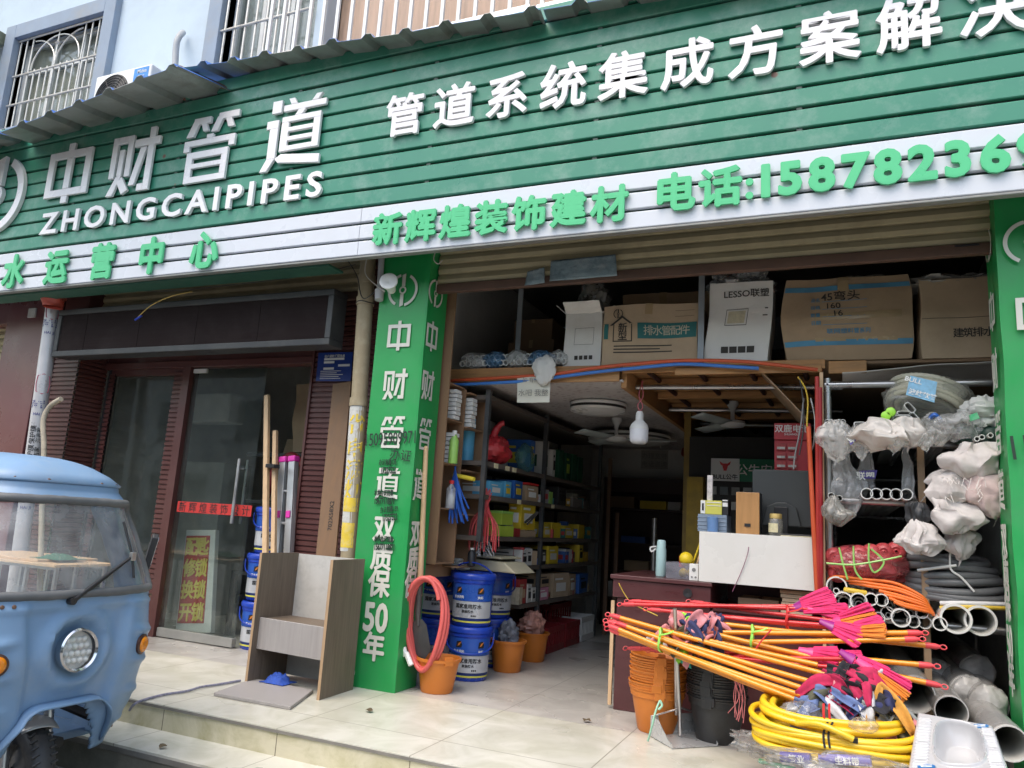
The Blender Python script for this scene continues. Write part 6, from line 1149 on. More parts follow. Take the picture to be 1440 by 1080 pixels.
wire([P(870, 820, 4.91), P(880, 838, 4.90), P(892, 850, 4.9), P(925, 866, 4.88)], .003, pm('yellow_wire2', (.65, .45, .05), .5), 'yellow wire drooping from the corner of the counter')
# stand of batteries and the green-white sign behind
bt = T('battery_display', 'red battery display stand with hanging blister packs', 'display', (-.33, 5.6, 1.3)); b = MB(); q0, q1 = P(1089, 597, 5.6), P(1140, 597, 5.6); b.box((q0.x, 5.6, 1.3), (q1.x, 5.62, 1.915)); b.box((q0.x, 5.58, 1.80), (q1.x, 5.5995, 1.915)); b.build('stand', pm('battery_red', (.45, .03, .04), .4, var=.06), bt, bevel=.002)
b = MB(); b.text('双鹿电池', fr(((q0.x + q1.x) / 2, 5.576, 1.855)), .058, .01, .001); b.text('SHUANGLU', fr(((q0.x + q1.x) / 2, 5.576, 1.83)), .02, .01, .001); b.build('lettering', WHITEP, bt)
for rr in range(6):
    for k in range(3):
        if k == 2 and rr < 3: continue
        b = MB(); x = q0.x + .015 + k * (q1.x - q0.x - .02) / 3; z = 1.745 - rr * .062; b.box((x, 5.585, z - .02), (x + .06, 5.598, z + .03)); b.box((x + .004, 5.581, z - .012), (x + .056, 5.5849, z + .004), 1); b.build('blister_pack', [pm('pack_red', (.3, .05, .05), .4, var=.3, scale=40), pm('pack_silver', (.55, .5, .45), .3, .3)], bt)
bl = T('socket_sign', 'green and white shop sign with a red bull head behind the counter', 'sign', (-.8, 7.0, 1.6)); q0, q1, q2 = P(1000, 650, 7), P(1040, 650, 7), P(1110, 650, 7); b = MB(); b.box((q0.x, 7, 1.60), (q1.x, 7.02, 1.80)); b.build('white_panel', WHITEP, bl); b = MB(); b.box((q1.x + .001, 7, 1.60), (q2.x + .15, 7.02, 1.80)); b.build('green_panel', pm('sign_green', (.01, .18, .08), .5), bl)
b = MB(); b.text('公牛安全', fr(((q1.x + q2.x) / 2 - .03, 6.994, 1.665)), .105, .01, .002); b.build('lettering', WHITEP, bl); b = MB(); cx = (q0.x + q1.x) / 2; b.prism([(-.05, .05), (-.035, .04), (-.02, .03), (.02, .03), (.035, .04), (.05, .05), (.04, .02), (.025, .01), (.012, -.035), (-.012, -.035), (-.025, .01), (-.04, .02)], .002, Matrix.Translation((cx, 6.996, 1.725))); b.build('bull_head', REDP, bl); b = MB(); b.text('BULL公牛', fr((cx, 6.994, 1.618)), .052, .012, .002); b.build('lettering', INK, bl)
sk = T('goods_wall', 'dark display wall of sockets and yellow packs behind the counter', 'display', (-.6, 7.1, 0)); b = MB(); b.box((-1.30, 7.05, 0), (-.1, 7.1, 2.0)); b.build('panel', pm('dark_panel', (.035, .033, .03), .7, var=.3), sk)
b = MB(); q = P(985, 700, 6.9); b.box((q.x - .12, 6.9, .6), (q.x + .02, 7.04, 1.62)); b.build('yellow_packs', pm('ochre_pack', (.38, .25, .03), .6, var=.25, scale=8), sk)
for k in range(14): b = MB(); x = -1.12 + (k % 7) * .1; z = 1.48 - .13 * (k // 7); b.box((x, 7.03, z), (x + .07, 7.049, z + .07)); b.build('socket_plate', pm('plate_%d' % (k % 3), ((.4, .4, .38), (.1, .12, .12), (.2, .2, .18))[k % 3], .5), sk)
b = MB(); b.box((-1.36, 7.1, 0), (-1.30, 9.4, 2.4)); tag(b.build('partition', pm('ochre_partition', (.3, .2, .05), .6, var=.2), None), 'yellowish partition edge between back cabinet and display wall', 'partition')
# ---------------- left frontage: boards, ladder, cabinet ----------------
def plank(q, y0_, y1_, w, t, mat, name, lab, cat):
    """Board leaning from its foot to its top; q = bottom and top pixels of its left edge."""
    a, c = P(*q[0], y0_), P(*q[1], y1_); b = MB(); up = (c - a).normalized(); x = Vector((1, 0, 0)); x = (x - up * x.dot(up)).normalized(); y = up.cross(x)
    M = Matrix((x, y, up)).transposed().to_4x4(); M.translation = a; b.box((0, 0, 0), (w, t, (c - a).length), 0, M); o = b.build(name, mat, None, bevel=.002); return tag(o, lab, cat), M, (c - a).length
BROWNB = pm('brown_ply', (.2, .115, .06), .65, var=.15, scale=3, stretch=(8, 8, .6), dirt=(.12, .07, .04), dfac=.4)
pl, Mp, Lp = plank([(432, 900), (468, 540)], 4.55, 4.86, .17, .018, BROWNB, 'plywood_board', 'tall brown plywood board with pencilled size leaning on the maroon front', 'board')
b = MB(); me = text_mesh('702X58X2', 0, 1, 'CENTER'); b.add([Mp @ Vector((.10 - (v[1] - .35) * .05, -.002 - v[2] * .001, Lp * .45 + v[0] * .05)) for v in me[0]], me[1]); o = b.build('handwriting', INK, pl); o.matrix_parent_inverse = Matrix()
plank([(368, 800), (371, 556)], 4.72, 4.88, .042, .03, PALEWOOD, 'batten', 'taller pale wooden batten leaning in the glass doorway', 'batten'); plank([(380, 800), (383, 606)], 4.73, 4.88, .036, .03, PALEWOOD, 'batten', 'shorter pale wooden batten tied to the taller one', 'batten')
b = MB(); q = P(380, 655, 4.78); b.box((q.x - .045, 4.775, q.z - .015), (q.x + .045, 4.84, q.z + .015)); tag(b.build('tape_band', BLACK, None, bevel=.003), 'black tape band round the two pale battens', 'tape')
ld_ = T('step_ladder', 'folded aluminium step ladder with pink end caps in the doorway', 'ladder', P(400, 800, 4.85)); PINKP = pm('pink_cap', (.75, .05, .42), .4)
for k, (pt, pb_) in enumerate((((397, 645), (381, 860)), ((410, 644), (398, 862)))):
    b = MB(); a_, c_ = P(*pb_, 4.82), P(*pt, 4.9); up = (c_ - a_).normalized(); x = Vector((1, 0, 0)); x = (x - up * x.dot(up)).normalized(); M = Matrix((x, up.cross(x), up)).transposed().to_4x4(); M.translation = a_; L = (c_ - a_).length
    b.box((-.03, 0, 0), (.03, .02, L), 0, M); b.box((-.03, .0201, 0), (-.024, .055, L), 0, M); b.box((.024, .0201, 0), (.03, .055, L), 0, M); b.build('rail', ALU, ld_, bevel=.003)
    b = MB(); b.box((-.036, -.008, L - .03), (.036, .065, L + .02), 0, M); b.build('end_cap', PINKP, ld_, bevel=.012); b = MB(); b.box((-.02, -.012, L * .60), (.02, -.001, L * .63 + .02), 0, M); b.build('foot_cap', PINKP, ld_, bevel=.004)
for k in range(4): b = MB(); a_ = P(392 - k * 3.4, 690 + k * 45, 4.87 - .015 * k); b.cyl(a_ + Vector((-.03, .03, 0)), a_ + Vector((.12, .03, 0)), .012, n=10); b.build('rung', ALU, ld_)
# goods inside the left room
carton('cardboard_box', 'large brown carton high in the dark doorway', -4.55, -3.75, 5.5, 6.0, 1.62, 2.25, CARD, seed=81, lean=-.04); carton('cardboard_box', 'small brown carton with white sticker under the large one in the doorway', -4.15, -3.8, 5.4, 5.7, 1.3, 1.5, CARD2, seed=82); carton('cardboard_box', 'tilted brown carton behind the glass door', -4.9, -4.45, 5.7, 6.1, 1.2, 1.75, CARD, seed=83, lean=.1)
st = T('storage_shelf', 'dark storage shelf behind the glass door holding cartons and tools', 'shelf', (-4.2, 5.8, 0)); b = MB()
for z in (.55, 1.18, 1.6): b.box((-5.0, 5.42, z - .03), (-3.3, 6.3, z))
for x in (-5.0, -3.34): b.box((x, 5.42, 0), (x + .04, 5.46, .519)); b.box((x, 6.26, 0), (x + .04, 6.3, 2.2))
b.build('boards', DSTEEL, st)
for k, (x, z, w, h, m, lab) in enumerate(((-4.75, .56, .35, .3, YB, 'yellow carton behind the glass door beside the handle'), (-4.36, .56, .3, .26, pm('green_box', (.02, .25, .1), .5), 'green carton behind the glass door low on the shelf'), (-4.02, .56, .3, .34, MB_, 'dark blue carton on the shelf in the doorway'), (-3.7, .56, .28, .3, RB, 'dark red carton at the right of the doorway shelf'), (-4.0, 1.19, .3, .1, BLACK, 'black tool case on the doorway shelf'))):
    b = MB(); b.box((x, 5.45, z), (x + w, 5.75, z + h)); tag(b.build('stock_box', m, None, bevel=.004), lab, 'box')
b = MB(); b.tube(spline([P(375, 700, 5.35), P(385, 662, 5.35), P(410, 640, 5.35), P(430, 660, 5.35)], 6), .03, 8); tag(b.build('red_hose', RB, None, smooth=60), 'dark red hose curving behind the ladder in the doorway', 'hose')
for i, (x, y, z, lab) in enumerate(((-4.36, 5.12, 0, 'blue bucket on the floor just inside the glass door'), (-4.38, 5.14, .375, 'blue bucket second from the floor inside the glass door'), (-4.34, 5.13, .75, 'blue bucket on top of the stack inside the glass door'))): bucket((x, y, z), lab, -.9)
wcb = T('indoor_air_conditioner', 'white indoor air conditioner body seen through the fixed glass', 'air conditioner', (-6.2, 5.9, 1.9)); b = MB(); b.box((-6.45, 5.9, 1.95), (-5.75, 6.15, 2.25)); b.build('body', WHITEP, wcb, bevel=.02)
b = MB(); b.box((-6.6, 6.1, 0), (-5.9, 6.5, 1.55)); tag(b.build('cupboard', pm('pale_cupboard', (.4, .4, .36), .6), None, bevel=.004), 'pale cupboard standing behind the fixed glass', 'cupboard')
nt_ = T('notice_board', 'dark blue notice plate with white lines on the maroon pilaster', 'notice', P(470, 515, 4.92)); q = [P(444, 536, 4.915), P(493, 536, 4.915), P(496, 495, 4.915), P(448, 496, 4.915)]; b = MB(); quadbox(b, q, .004); b.build('plate', pm('notice_blue', (.015, .045, .24), .4, var=.06), nt_)
b = MB(); ax = (q[1] - q[0]).normalized()
b.text('住户须知 门牌信息', fr(q[3].lerp(q[2], .5) + Vector((0, -.004, -.04))), .024, .02, .001)
for k, (u0, u1) in enumerate(((.2, .78), (.2, .5), (.62, .95), (.2, .5))): z = .24 + .11 * k; a_, c_ = q[3].lerp(q[0], z).lerp(q[2].lerp(q[1], z), u0), q[3].lerp(q[0], z).lerp(q[2].lerp(q[1], z), u1); b.box((a_.x, 4.910, a_.z - .009), (c_.x, 4.9125, a_.z + .009))
for k in range(5): z = .66 + .065 * k; a_ = q[3].lerp(q[0], z).lerp(q[2].lerp(q[1], z), .12); b.box((a_.x, 4.910, a_.z - .002), (a_.x + (.2, .16, .22, .18, .2)[k], 4.9125, a_.z + .002))
b.build('lettering', WHITEP, nt_)
# open cabinet carcass
VEN = pm('grey_oak_veneer', (.15, .115, .085), .55, var=.3, scale=5, stretch=(14, 14, .7)); VENF = pm('pale_grey_veneer', (.33, .31, .3), .5, var=.12, scale=5, stretch=(10, 10, .6)); CORE = pm('board_core', (.4, .27, .16), .8, var=.1); BACKW = pm('scuffed_white_board', (.5, .49, .46), .7, var=.08, dirt=(.36, .35, .32), dfac=.6, dscale=9)
cb = T('cabinet_carcass', 'open wood veneer cabinet carcass without doors on the tiled platform', 'cabinet', (-3.2, 4.2, 0)); gl, gr = G(344, 962), G(449, 985); bl_, br_ = Vector((-3.50, 4.40, 0)), Vector((-2.915, 4.37, 0)); H = .82
def panel(b, a, c, z0, z1, t, out):
    a = Vector(a); c = Vector(c); n = Vector((-(c - a).y, (c - a).x, 0)).normalized() * t * out; vs = [a, c, c + n, a + n]; b.add([v + Vector((0, 0, z)) for z in (z0, z1) for v in vs], [(0, 1, 2, 3)[::-1] if out > 0 else (0, 1, 2, 3), (4, 5, 6, 7) if out > 0 else (7, 6, 5, 4)] + [((i, (i + 1) % 4, 4 + (i + 1) % 4, 4 + i) if out > 0 else (4 + i, 4 + (i + 1) % 4, (i + 1) % 4, i)) for i in range(4)])
for nm, a, c, o_ in (('side_panel', gl, bl_, -1), ('side_panel', gr, br_, 1)): b = MB(); panel(b, a, c, 0, H, .02, o_); b.build(nm, VEN, cb); b = MB(); d = (c - a).normalized(); panel(b, a - d * .0015, a, 0, H, .02, o_); b.build('edge_banding', CORE, cb)
b = MB(); panel(b, bl_ + Vector((.021, -.004, 0)), br_ + Vector((-.021, -.004, 0)), .02, H - .005, .008, 1); b.build('back_panel', BACKW, cb)
d = (bl_ - gl); f0, f1 = gl + d * .12 + Vector((.021, 0, 0)), gr + (br_ - gr) * .12 + Vector((-.021, 0, 0)); b = MB(); panel(b, f0, f1, .215, .41, .018, 1); b.build('rail_panel', VENF, cb, bevel=.002)
b = MB(); g0, g1 = bl_ + Vector((.022, -.02, 0)), br_ + Vector((-.022, -.02, 0)); h0, h1 = gl + d * .2 + Vector((.022, 0, 0)), gr + (br_ - gr) * .2 + Vector((-.022, 0, 0)); b.add([Vector((v.x, v.y, z)) for z in (.385, .403) for v in (h0, h1, g1, g0)], [(3, 2, 1, 0), (4, 5, 6, 7), (0, 1, 5, 4), (1, 2, 6, 5), (2, 3, 7, 6), (3, 0, 4, 7)]); b.build('shelf', VEN, cb)
b = MB(); w0 = [G(300, 979), G(408, 999), G(447, 985) + Vector((-.03, .02, 0)), G(352, 957) + Vector((.03, 0, 0))]; w0[2] = G(444, 975) + Vector((-.02, 0, 0))
b.add([Vector((v.x, v.y, z)) for z in (.002, .02) for v in w0], [(3, 2, 1, 0), (4, 5, 6, 7), (0, 1, 5, 4), (1, 2, 6, 5), (2, 3, 7, 6), (3, 0, 4, 7)]); tag(b.build('veneer_board', VENF, None, bevel=.002), 'flat grey veneer board lying on the floor in front of the open cabinet', 'board')
q = G(391, 960, .02); rag((q.x, q.y, .022), .095, .07, .075, pm('blue_cloth', (.02, .07, .36), .8, var=.3, scale=20), 'crumpled bright blue cloth on the floor board inside the cabinet', seed=3)
wire([G(338, 957, .01), G(310, 962, .01), G(283, 966, .012), G(262, 972, .01), G(230, 977, .01), G(200, 985, .008), G(187, 992, .0), G(180, 1003, -.12)], .007, pm('grey_blue_cord', (.22, .22, .3), .7, var=.4, scale=60), 'grey twisted cord trailing across the platform edge to the tricycle', 'cord', 'cord')
# ---------------- pipe rack on the right ----------------
rf = T('pipe_rack', 'steel tube and wood rack full of plastic pipes at the right of the shop', 'rack', (.3, 5.5, 0))
b = MB(); b.box((-.128, 4.90, .0), (-.108, 4.935, 2.13)); b.build('wood_post', PALEWOOD, rf, bevel=.002); b = MB(); b.box((.385, 4.90, .0), (.42, 4.94, 1.78)); b.build('wood_post', pm('grey_batten', (.3, .2, .12), .7, var=.2), rf, bevel=.002)
for p_, q_ in (((-.085, 4.95, 0), (-.085, 4.95, 2.1)), ((.98, 4.95, 0), (.98, 4.95, 2.1)), ((-.1, 4.95, 2.06), (1.0, 4.95, 2.06)), ((-.1, 4.96, 1.70), (1.0, 4.96, 1.70)), ((-.1, 4.96, 1.365), (.42, 4.96, 1.365)), ((-.1, 4.96, .705), (1.0, 4.96, .705)), ((-.1, 7.6, 1.70), (1.0, 7.6, 1.70)), ((-.1, 7.6, 1.365), (1.0, 7.6, 1.365)), ((-.1, 7.6, .705), (1.0, 7.6, .705)), ((.98, 7.6, 0), (.98, 7.6, 2.1)), ((-.085, 7.6, 0), (-.085, 7.6, 2.1))):
    b = MB(); b.cyl(p_, q_, .021, n=12); b.build('steel_tube', STEEL, rf, smooth=40)
b = MB(); b.box((-.12, 5.7, .0), (-.10, 9.4, 2.25)); b.build('side_sheet', DARKW, rf)
DARKIN = pm('pipe_shadow_inside', (.42, .42, .39), .7, var=.1)
def pvc(px, py, rp, lab, group, Y=4.80, y1=7.9, mat=None, th=.15, dip=0, dx=0):
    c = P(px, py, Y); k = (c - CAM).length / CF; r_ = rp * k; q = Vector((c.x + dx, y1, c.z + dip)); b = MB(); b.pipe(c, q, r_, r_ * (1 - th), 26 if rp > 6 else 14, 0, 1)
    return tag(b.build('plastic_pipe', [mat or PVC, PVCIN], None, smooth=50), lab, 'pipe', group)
GM = 'plastic pipes on the middle level of the rack'; GB = 'plastic pipes on the lower level of the rack'
for i, (x, y, rp, lab) in enumerate(((1176.5, 824.8, 12.5, 'large white pipe highest at the left end of the lower pipe row'), (1186, 844.6, 10.6, 'white pipe holding a smaller one, under the highest left pipe'), (1207.5, 845.5, 10.2, 'second white pipe with another pipe nested in it'), (1225, 843, 7.6, 'mid size white pipe left of its twin in the lower row'), (1240, 844, 7.6, 'mid size white pipe right of its twin in the lower row'), (1258, 848.8, 11, 'white pipe stuffed with thin green and white tubes'), (1248, 862, 7.8, 'white pipe with a small pipe inside, below the stuffed one'), (1236, 869, 7, 'white pipe half hidden by a pink broom head'), (1267, 869, 11, 'large thin walled pipe with cut notches at its lower edge'), (1280.5, 860, 7.4, 'white pipe with ring inside, first of the right four'), (1296.5, 861, 7.4, 'white pipe at the upper right of the four'), (1284.5, 874.5, 7.4, 'white pipe at the lower left of the four'), (1300.5, 875.5, 7.5, 'white pipe at the lower right of the four, by the wood post'), (1322, 877.5, 8, 'single small white pipe beside the two big drain pipes'), (1344.5, 870.5, 17, 'left one of the two big white drain pipes'), (1379, 873, 17, 'right one of the two big white drain pipes'), (1198, 860, 6.5, 'small white pipe under the nested pipes'), (1216, 860, 6.5, 'small white pipe below the twin pipes'))): pvc(x, y, rp, lab, GB, 4.80 + rnd.uniform(-.03, .03))
for x, y, rp, lab in ((1176, 831, 3.8, 'thin pipe lying inside the highest left pipe'), (1187, 846.5, 7.4, 'pipe nested in the white pipe under the highest left one'), (1208, 848, 7.6, 'pipe nested in the second large pipe'), (1208, 850, 4.6, 'innermost pipe of the doubly nested pipe'), (1262.5, 851, 4.2, 'thin white pipe inside the stuffed pipe'), (1256, 846.5, 2.6, 'upper thin green tube in the stuffed pipe'), (1252.5, 851, 2.6, 'lower left thin green tube in the stuffed pipe'), (1257, 855, 2.6, 'lower thin green tube in the stuffed pipe'), (1249, 865, 3.2, 'thin pipe inside the pipe below the stuffed one'), (1280, 862, 3.9, 'thin ring pipe inside the first of the right four'), (1238, 871, 3.6, 'thin pipe inside the pipe behind the pink broom head')): pvc(x, y, rp, lab, GB, 4.86, 7.5, pm('green_white_pipe', (.45, .6, .5), .4) if 'green' in lab else None, .25)
for i, x in enumerate((1219, 1232.6, 1246.5, 1260.5, 1275)): pvc(x, 694 + .3 * i, 7.2, ['leftmost of five white pipes on the middle level of the rack', 'second of the five white pipes on the middle level', 'central one of the five white pipes on the middle level', 'fourth of the five white pipes on the middle level', 'rightmost of five white pipes, next to the wood post'][i], GM, 4.84 + rnd.uniform(-.02, .02))
pvc(1169, 697, 4.2, 'small white pipe at the left post on the middle level', GM, 4.84); pvc(1180.5, 700.5, 3.8, 'smaller white pipe right of the left post on the middle level', GM, 4.82)
for k in range(10): pvc(1163 + (k % 5) * 5.6 + (3 if k > 4 else 0), 594 + (k // 5) * 7 + rnd.uniform(-2, 2), 3.1, 'thin white pipe in the small bundle at the top left of the rack', 'thin pipe bundle at the top left of the rack', 4.84, 7, th=.2)
for k in range(12): pvc(1326 + (k % 4) * 7.2 + (3.5 if (k // 4) % 2 else 0), 592 + (k // 4) * 6.6, 3.6, 'thin grey pipe in the round bundle below the wrapped coil', 'grey pipe bundle below the wrapped coil', 4.80, 7, pm('grey_pvc', (.42, .42, .41), .45, var=.1), th=.2)
for k, (x, y) in enumerate(((1374, 617), (1381, 614.5), (1393, 612))): pvc(x, y, 3.2, ['left white pipe end in the dark green sack', 'middle white pipe end in the dark green sack', 'right white pipe end in the dark green sack'][k], 'pipe ends in the dark green sack', 4.70, 6.5, th=.3)
def flat_conduit(px, py, w, h, rot, lab, m=PVC):
    c = P(px, py, 4.80); k = (c - CAM).length / CF; w *= k; h *= k; b = MB(); out = []; 
    for s in range(24): a = 2 * math.pi * s / 24; out.append((math.copysign(abs(math.cos(a)) ** .5, math.cos(a)) * w / 2, math.copysign(abs(math.sin(a)) ** .5, math.sin(a)) * h / 2))
    M = Matrix.Translation(c) @ Matrix.Rotation(R(rot), 4, 'Y'); vs = []
    for yy, s in ((0, 1), (2.6, 1), (2.6, .84), (0, .84)): vs += [M @ Vector((x * s if s == 1 else x - math.copysign(w * .08, x) if abs(x) > w * .1 else x, yy, z * (.78 if s < 1 else 1))) for x, z in out]
    b.add(vs, [(j * 24 + i, j * 24 + (i + 1) % 24, ((j + 1) % 4) * 24 + (i + 1) % 24, ((j + 1) % 4) * 24 + i) for j in range(4) for i in range(24)]); tag(b.build('flat_duct', m, None, smooth=50), lab, 'duct', 'flat white ducts on top of the rack')
for a in ((1209, 597, 14, 7.5, 0, 'short flat white duct end next to the purple printed sleeve'), (1279.5, 573, 15, 8, 50, 'flat white duct tilted upright at the top of its group'), (1271, 580.5, 16, 5, 0, 'thin flat white duct in the middle of its group'), (1269, 588.5, 23, 8, 2, 'widest flat white duct lying at the bottom of its group'), (1285.5, 587, 14, 8, 55, 'flat white duct tilted at the right of its group')): flat_conduit(*a)
for k, (x, y) in enumerate(((1246, 584.5), (1252.5, 579))): c = P(x, y, 4.74); b = MB(); b.lathe([(.026, .05), (.026, 0), (.02, -.004), (0, -.004)], c, 16, 0, Matrix.Rotation(R(-90), 4, 'X')); tag(b.build('lime_plug', pm('lime_cap', (.35, .75, .06), .4), None, smooth=40), ['lower left bright lime round cap on the rack', 'upper right bright lime round cap on the rack'][k], 'cap')
# floor pile of large pipes in thin film
FILMG = film('pipe_film', (.8, .8, .8), .45, .2, (.42, .41, .4)); GP = pm('large_pipe_grey', (.5, .49, .47), .45, var=.1, dirt=(.3, .28, .25), dfac=.4, dscale=5)
for x, y, rp, Y, y1, dip, lab, dx in ((1288, 977, 21, 4.55, 8.2, .0, 'large grey pipe mouth behind the cloth mops with dark red inside', -.1), (1338, 1001, 17.5, 4.45, 8.5, .0, 'large film wrapped pipe right behind the squat pan', -.05), (1421, 1046, 19, 4.15, 8.2, .03, 'large pipe on the floor at the foot of the right banner', -.15), (1362, 975, 19, 4.9, 9.0, .0, 'film wrapped pipe in the middle of the floor pile', -.05), (1392, 990, 19, 4.75, 9.0, .0, 'film wrapped pipe towards the right of the floor pile', -.05), (1318, 950, 18, 5.3, 9.0, 0, 'film wrapped pipe at the back left of the floor pile', 0), (1375, 945, 18, 5.2, 9.0, 0, 'upper film wrapped pipe at the back of the floor pile', -.05)):
    o = pvc(x, y, rp, lab, 'large pipes piled on the floor', Y, y1, GP, .07, dip, dx)
    c = P(x, y, Y); k = (c - CAM).length / CF * rp; b = MB(); L = 1.8; o_ = Vector((dx, y1 - Y, dip)).normalized()
    b.grid(lambda u, v: c + o_ * (.02 + L * v) + Vector((math.cos(2 * math.pi * u), 0, math.sin(2 * math.pi * u))) * k * (1.03 + .06 * abs(noise.noise((u * 6, v * 14, x)))), 26, 30); w = b.build('film_sleeve', FILMG, o, smooth=70)
    if x in (1362, 1392, 1318, 1375): bagblob('film_end', '', c + Vector((0, .0, 0)), (k * .98, .07, k * .98), pm('crumpled_film', (.36, .355, .345), .35, var=.25, scale=14, bump=.6, bscale=25), seed=x, parent=o, n=36, spike=.2)
# grey coils, orange coil, red bundle
GH = pm('grey_hose', (.14, .145, .15), .42, var=.12, dirt=(.25, .25, .25), dfac=.25)
gc = T('hose_coil', 'stack of thick grey hose coils tied with white string on the pipe rack', 'hose coil', P(1345, 850, 5.05)); b = MB()
c = P(1343, 815, 5.08); k = 5.2 / CF
for i, (cx, cy, rx, rz_) in enumerate(((1345, 843, 58, .0), (1345, 834, 56, 1), (1340, 824, 55, 2), (1338, 815, 52, 1), (1333, 806, 48, 2), (1328, 796, 50, 1), (1325, 787, 45, 1))):
    p0_ = P(cx, cy, 5.06); b.tube([p0_ + Vector((rx * k * math.cos(a), .17 * math.sin(a), .012 * math.sin(a * 2 + i) + .02 * rz_ * math.sin(a) * .4)) for a in [2 * math.pi * j / 44 for j in range(44)]], .021, 9, closed=True)
b.build('hose', GH, gc, smooth=70); b = MB(); b.tube(spline([P(1336, 777, 4.87), P(1337, 800, 4.86), P(1352, 812, 4.86), P(1370, 832, 4.87)], 5), .006, 5); b.tube([P(1290, 802, 4.87), P(1345, 795, 4.86)], .008, 5); b.build('string', WHITEP, gc)
for i, (y0_, m, lab, cat) in enumerate(((848, pm('white_tube', (.6, .6, .6), .4), 'white thin hose lying under the grey coils', 'hose'), (853, pm('yellow_tube', (.65, .45, .05), .4), 'yellow thin pipe lying on the big drain pipes', 'pipe'))): wire([P(1322, y0_ + 2 * i, 4.86), P(1350, y0_, 4.84), P(1385, y0_ + 1, 4.84), P(1415, y0_ + 2, 4.86)], .012, m, lab, cat, 'thin_hose', 8)
oc = T('hose_coil', 'bright orange hose coil lying on the lower pipes', 'hose coil', P(1250, 840, 4.9)); b = MB()
for i in range(7): b.tube(spline([P(1165 + 6 * i, 815 + 4 * i, 4.92), P(1178 + 8 * i, 811 + 4 * i, 4.84 + .01 * i), P(1215 + 7 * i, 815 + 5.2 * i, 4.84 - .008 * i), P(1258 + 3 * i, 820 + 5.6 * i + 1.5 * (i % 2), 4.83 - .008 * i), P(1295 + 2 * i, 838 + 3.8 * i, 4.80), P(1306 + i, 852 + 2 * i, 4.83), P(1312, 862, 4.9)][(0 if i < 1 else 2 if i > 2 else 1):], 6), .0095, 7)
b.build('hose', pm('orange_hose', (.75, .16, .02), .4, var=.1), oc, smooth=70)
b = MB(); b.tube(spline([P(1188, 829, 4.82), P(1200, 831, 4.80), P(1218, 834, 4.82)], 5), .014, 7); tag(b.build('yellow_hose_end', pm('yellow_tube', (.65, .45, .05), .4), None, smooth=60), 'short yellow hose end between the orange coil and the highest white pipe', 'hose')
RNET = pm('red_net_roll', (.5, .07, .08), .4, var=.3, scale=25, bump=.3, bscale=60); DNET = pm('dark_red_net', (.2, .03, .03), .6)
rb_ = T('net_bundle', 'bundle of red netting rolls tied with green string on the rack', 'net bundle', P(1215, 815, 5.0)); k = 5 / CF
for row, (yy, n_, x0_) in enumerate(((806, 5, 1178), (783, 6, 1173))):
    for i in range(n_):
        c = P(x0_ + i * 17.5, yy - (i * 1.5 if row else -(2 - i) ** 2 * .6 + 2), 4.86 + .02 * abs(i - 2)); b = MB(); b.lathe([(.05, .3), (.056, .05), (.05, .012), (.036, .0), (.026, -.004), (.016, .004), (.008, -.002), (.004, .02)], c, 18, 0, Matrix.Rotation(R(-90), 4, 'X')); b.build('net_roll', RNET, rb_, smooth=60)
bagblob('wrap', '', P(1216, 793, 4.97), (.235, .15, .105), film('pink_wrap', (.95, .7, .7), .45, .18, (.5, .1, .11), crease=.4), seed=77, parent=rb_, n=48, spike=.12)
b = MB()
for pts in ([(1162, 792), (1200, 794), (1240, 788), (1268, 782)], [(1180, 770), (1186, 795), (1192, 815)], [(1222, 764), (1222, 790), (1230, 805), (1243, 790), (1225, 772)], [(1200, 768), (1202, 800), (1212, 815)]): b.tube(spline([P(*q, 4.80) for q in pts], 6), .0055, 5)
b.build('green_string', pm('green_string', (.3, .6, .15), .4), rb_)
bagblob('red_net_pack', 'dark red netting pack sagging below the tied red bundle', P(1245, 812, 5.05), (.17, .1, .05), DNET, 'net pack', seed=71)
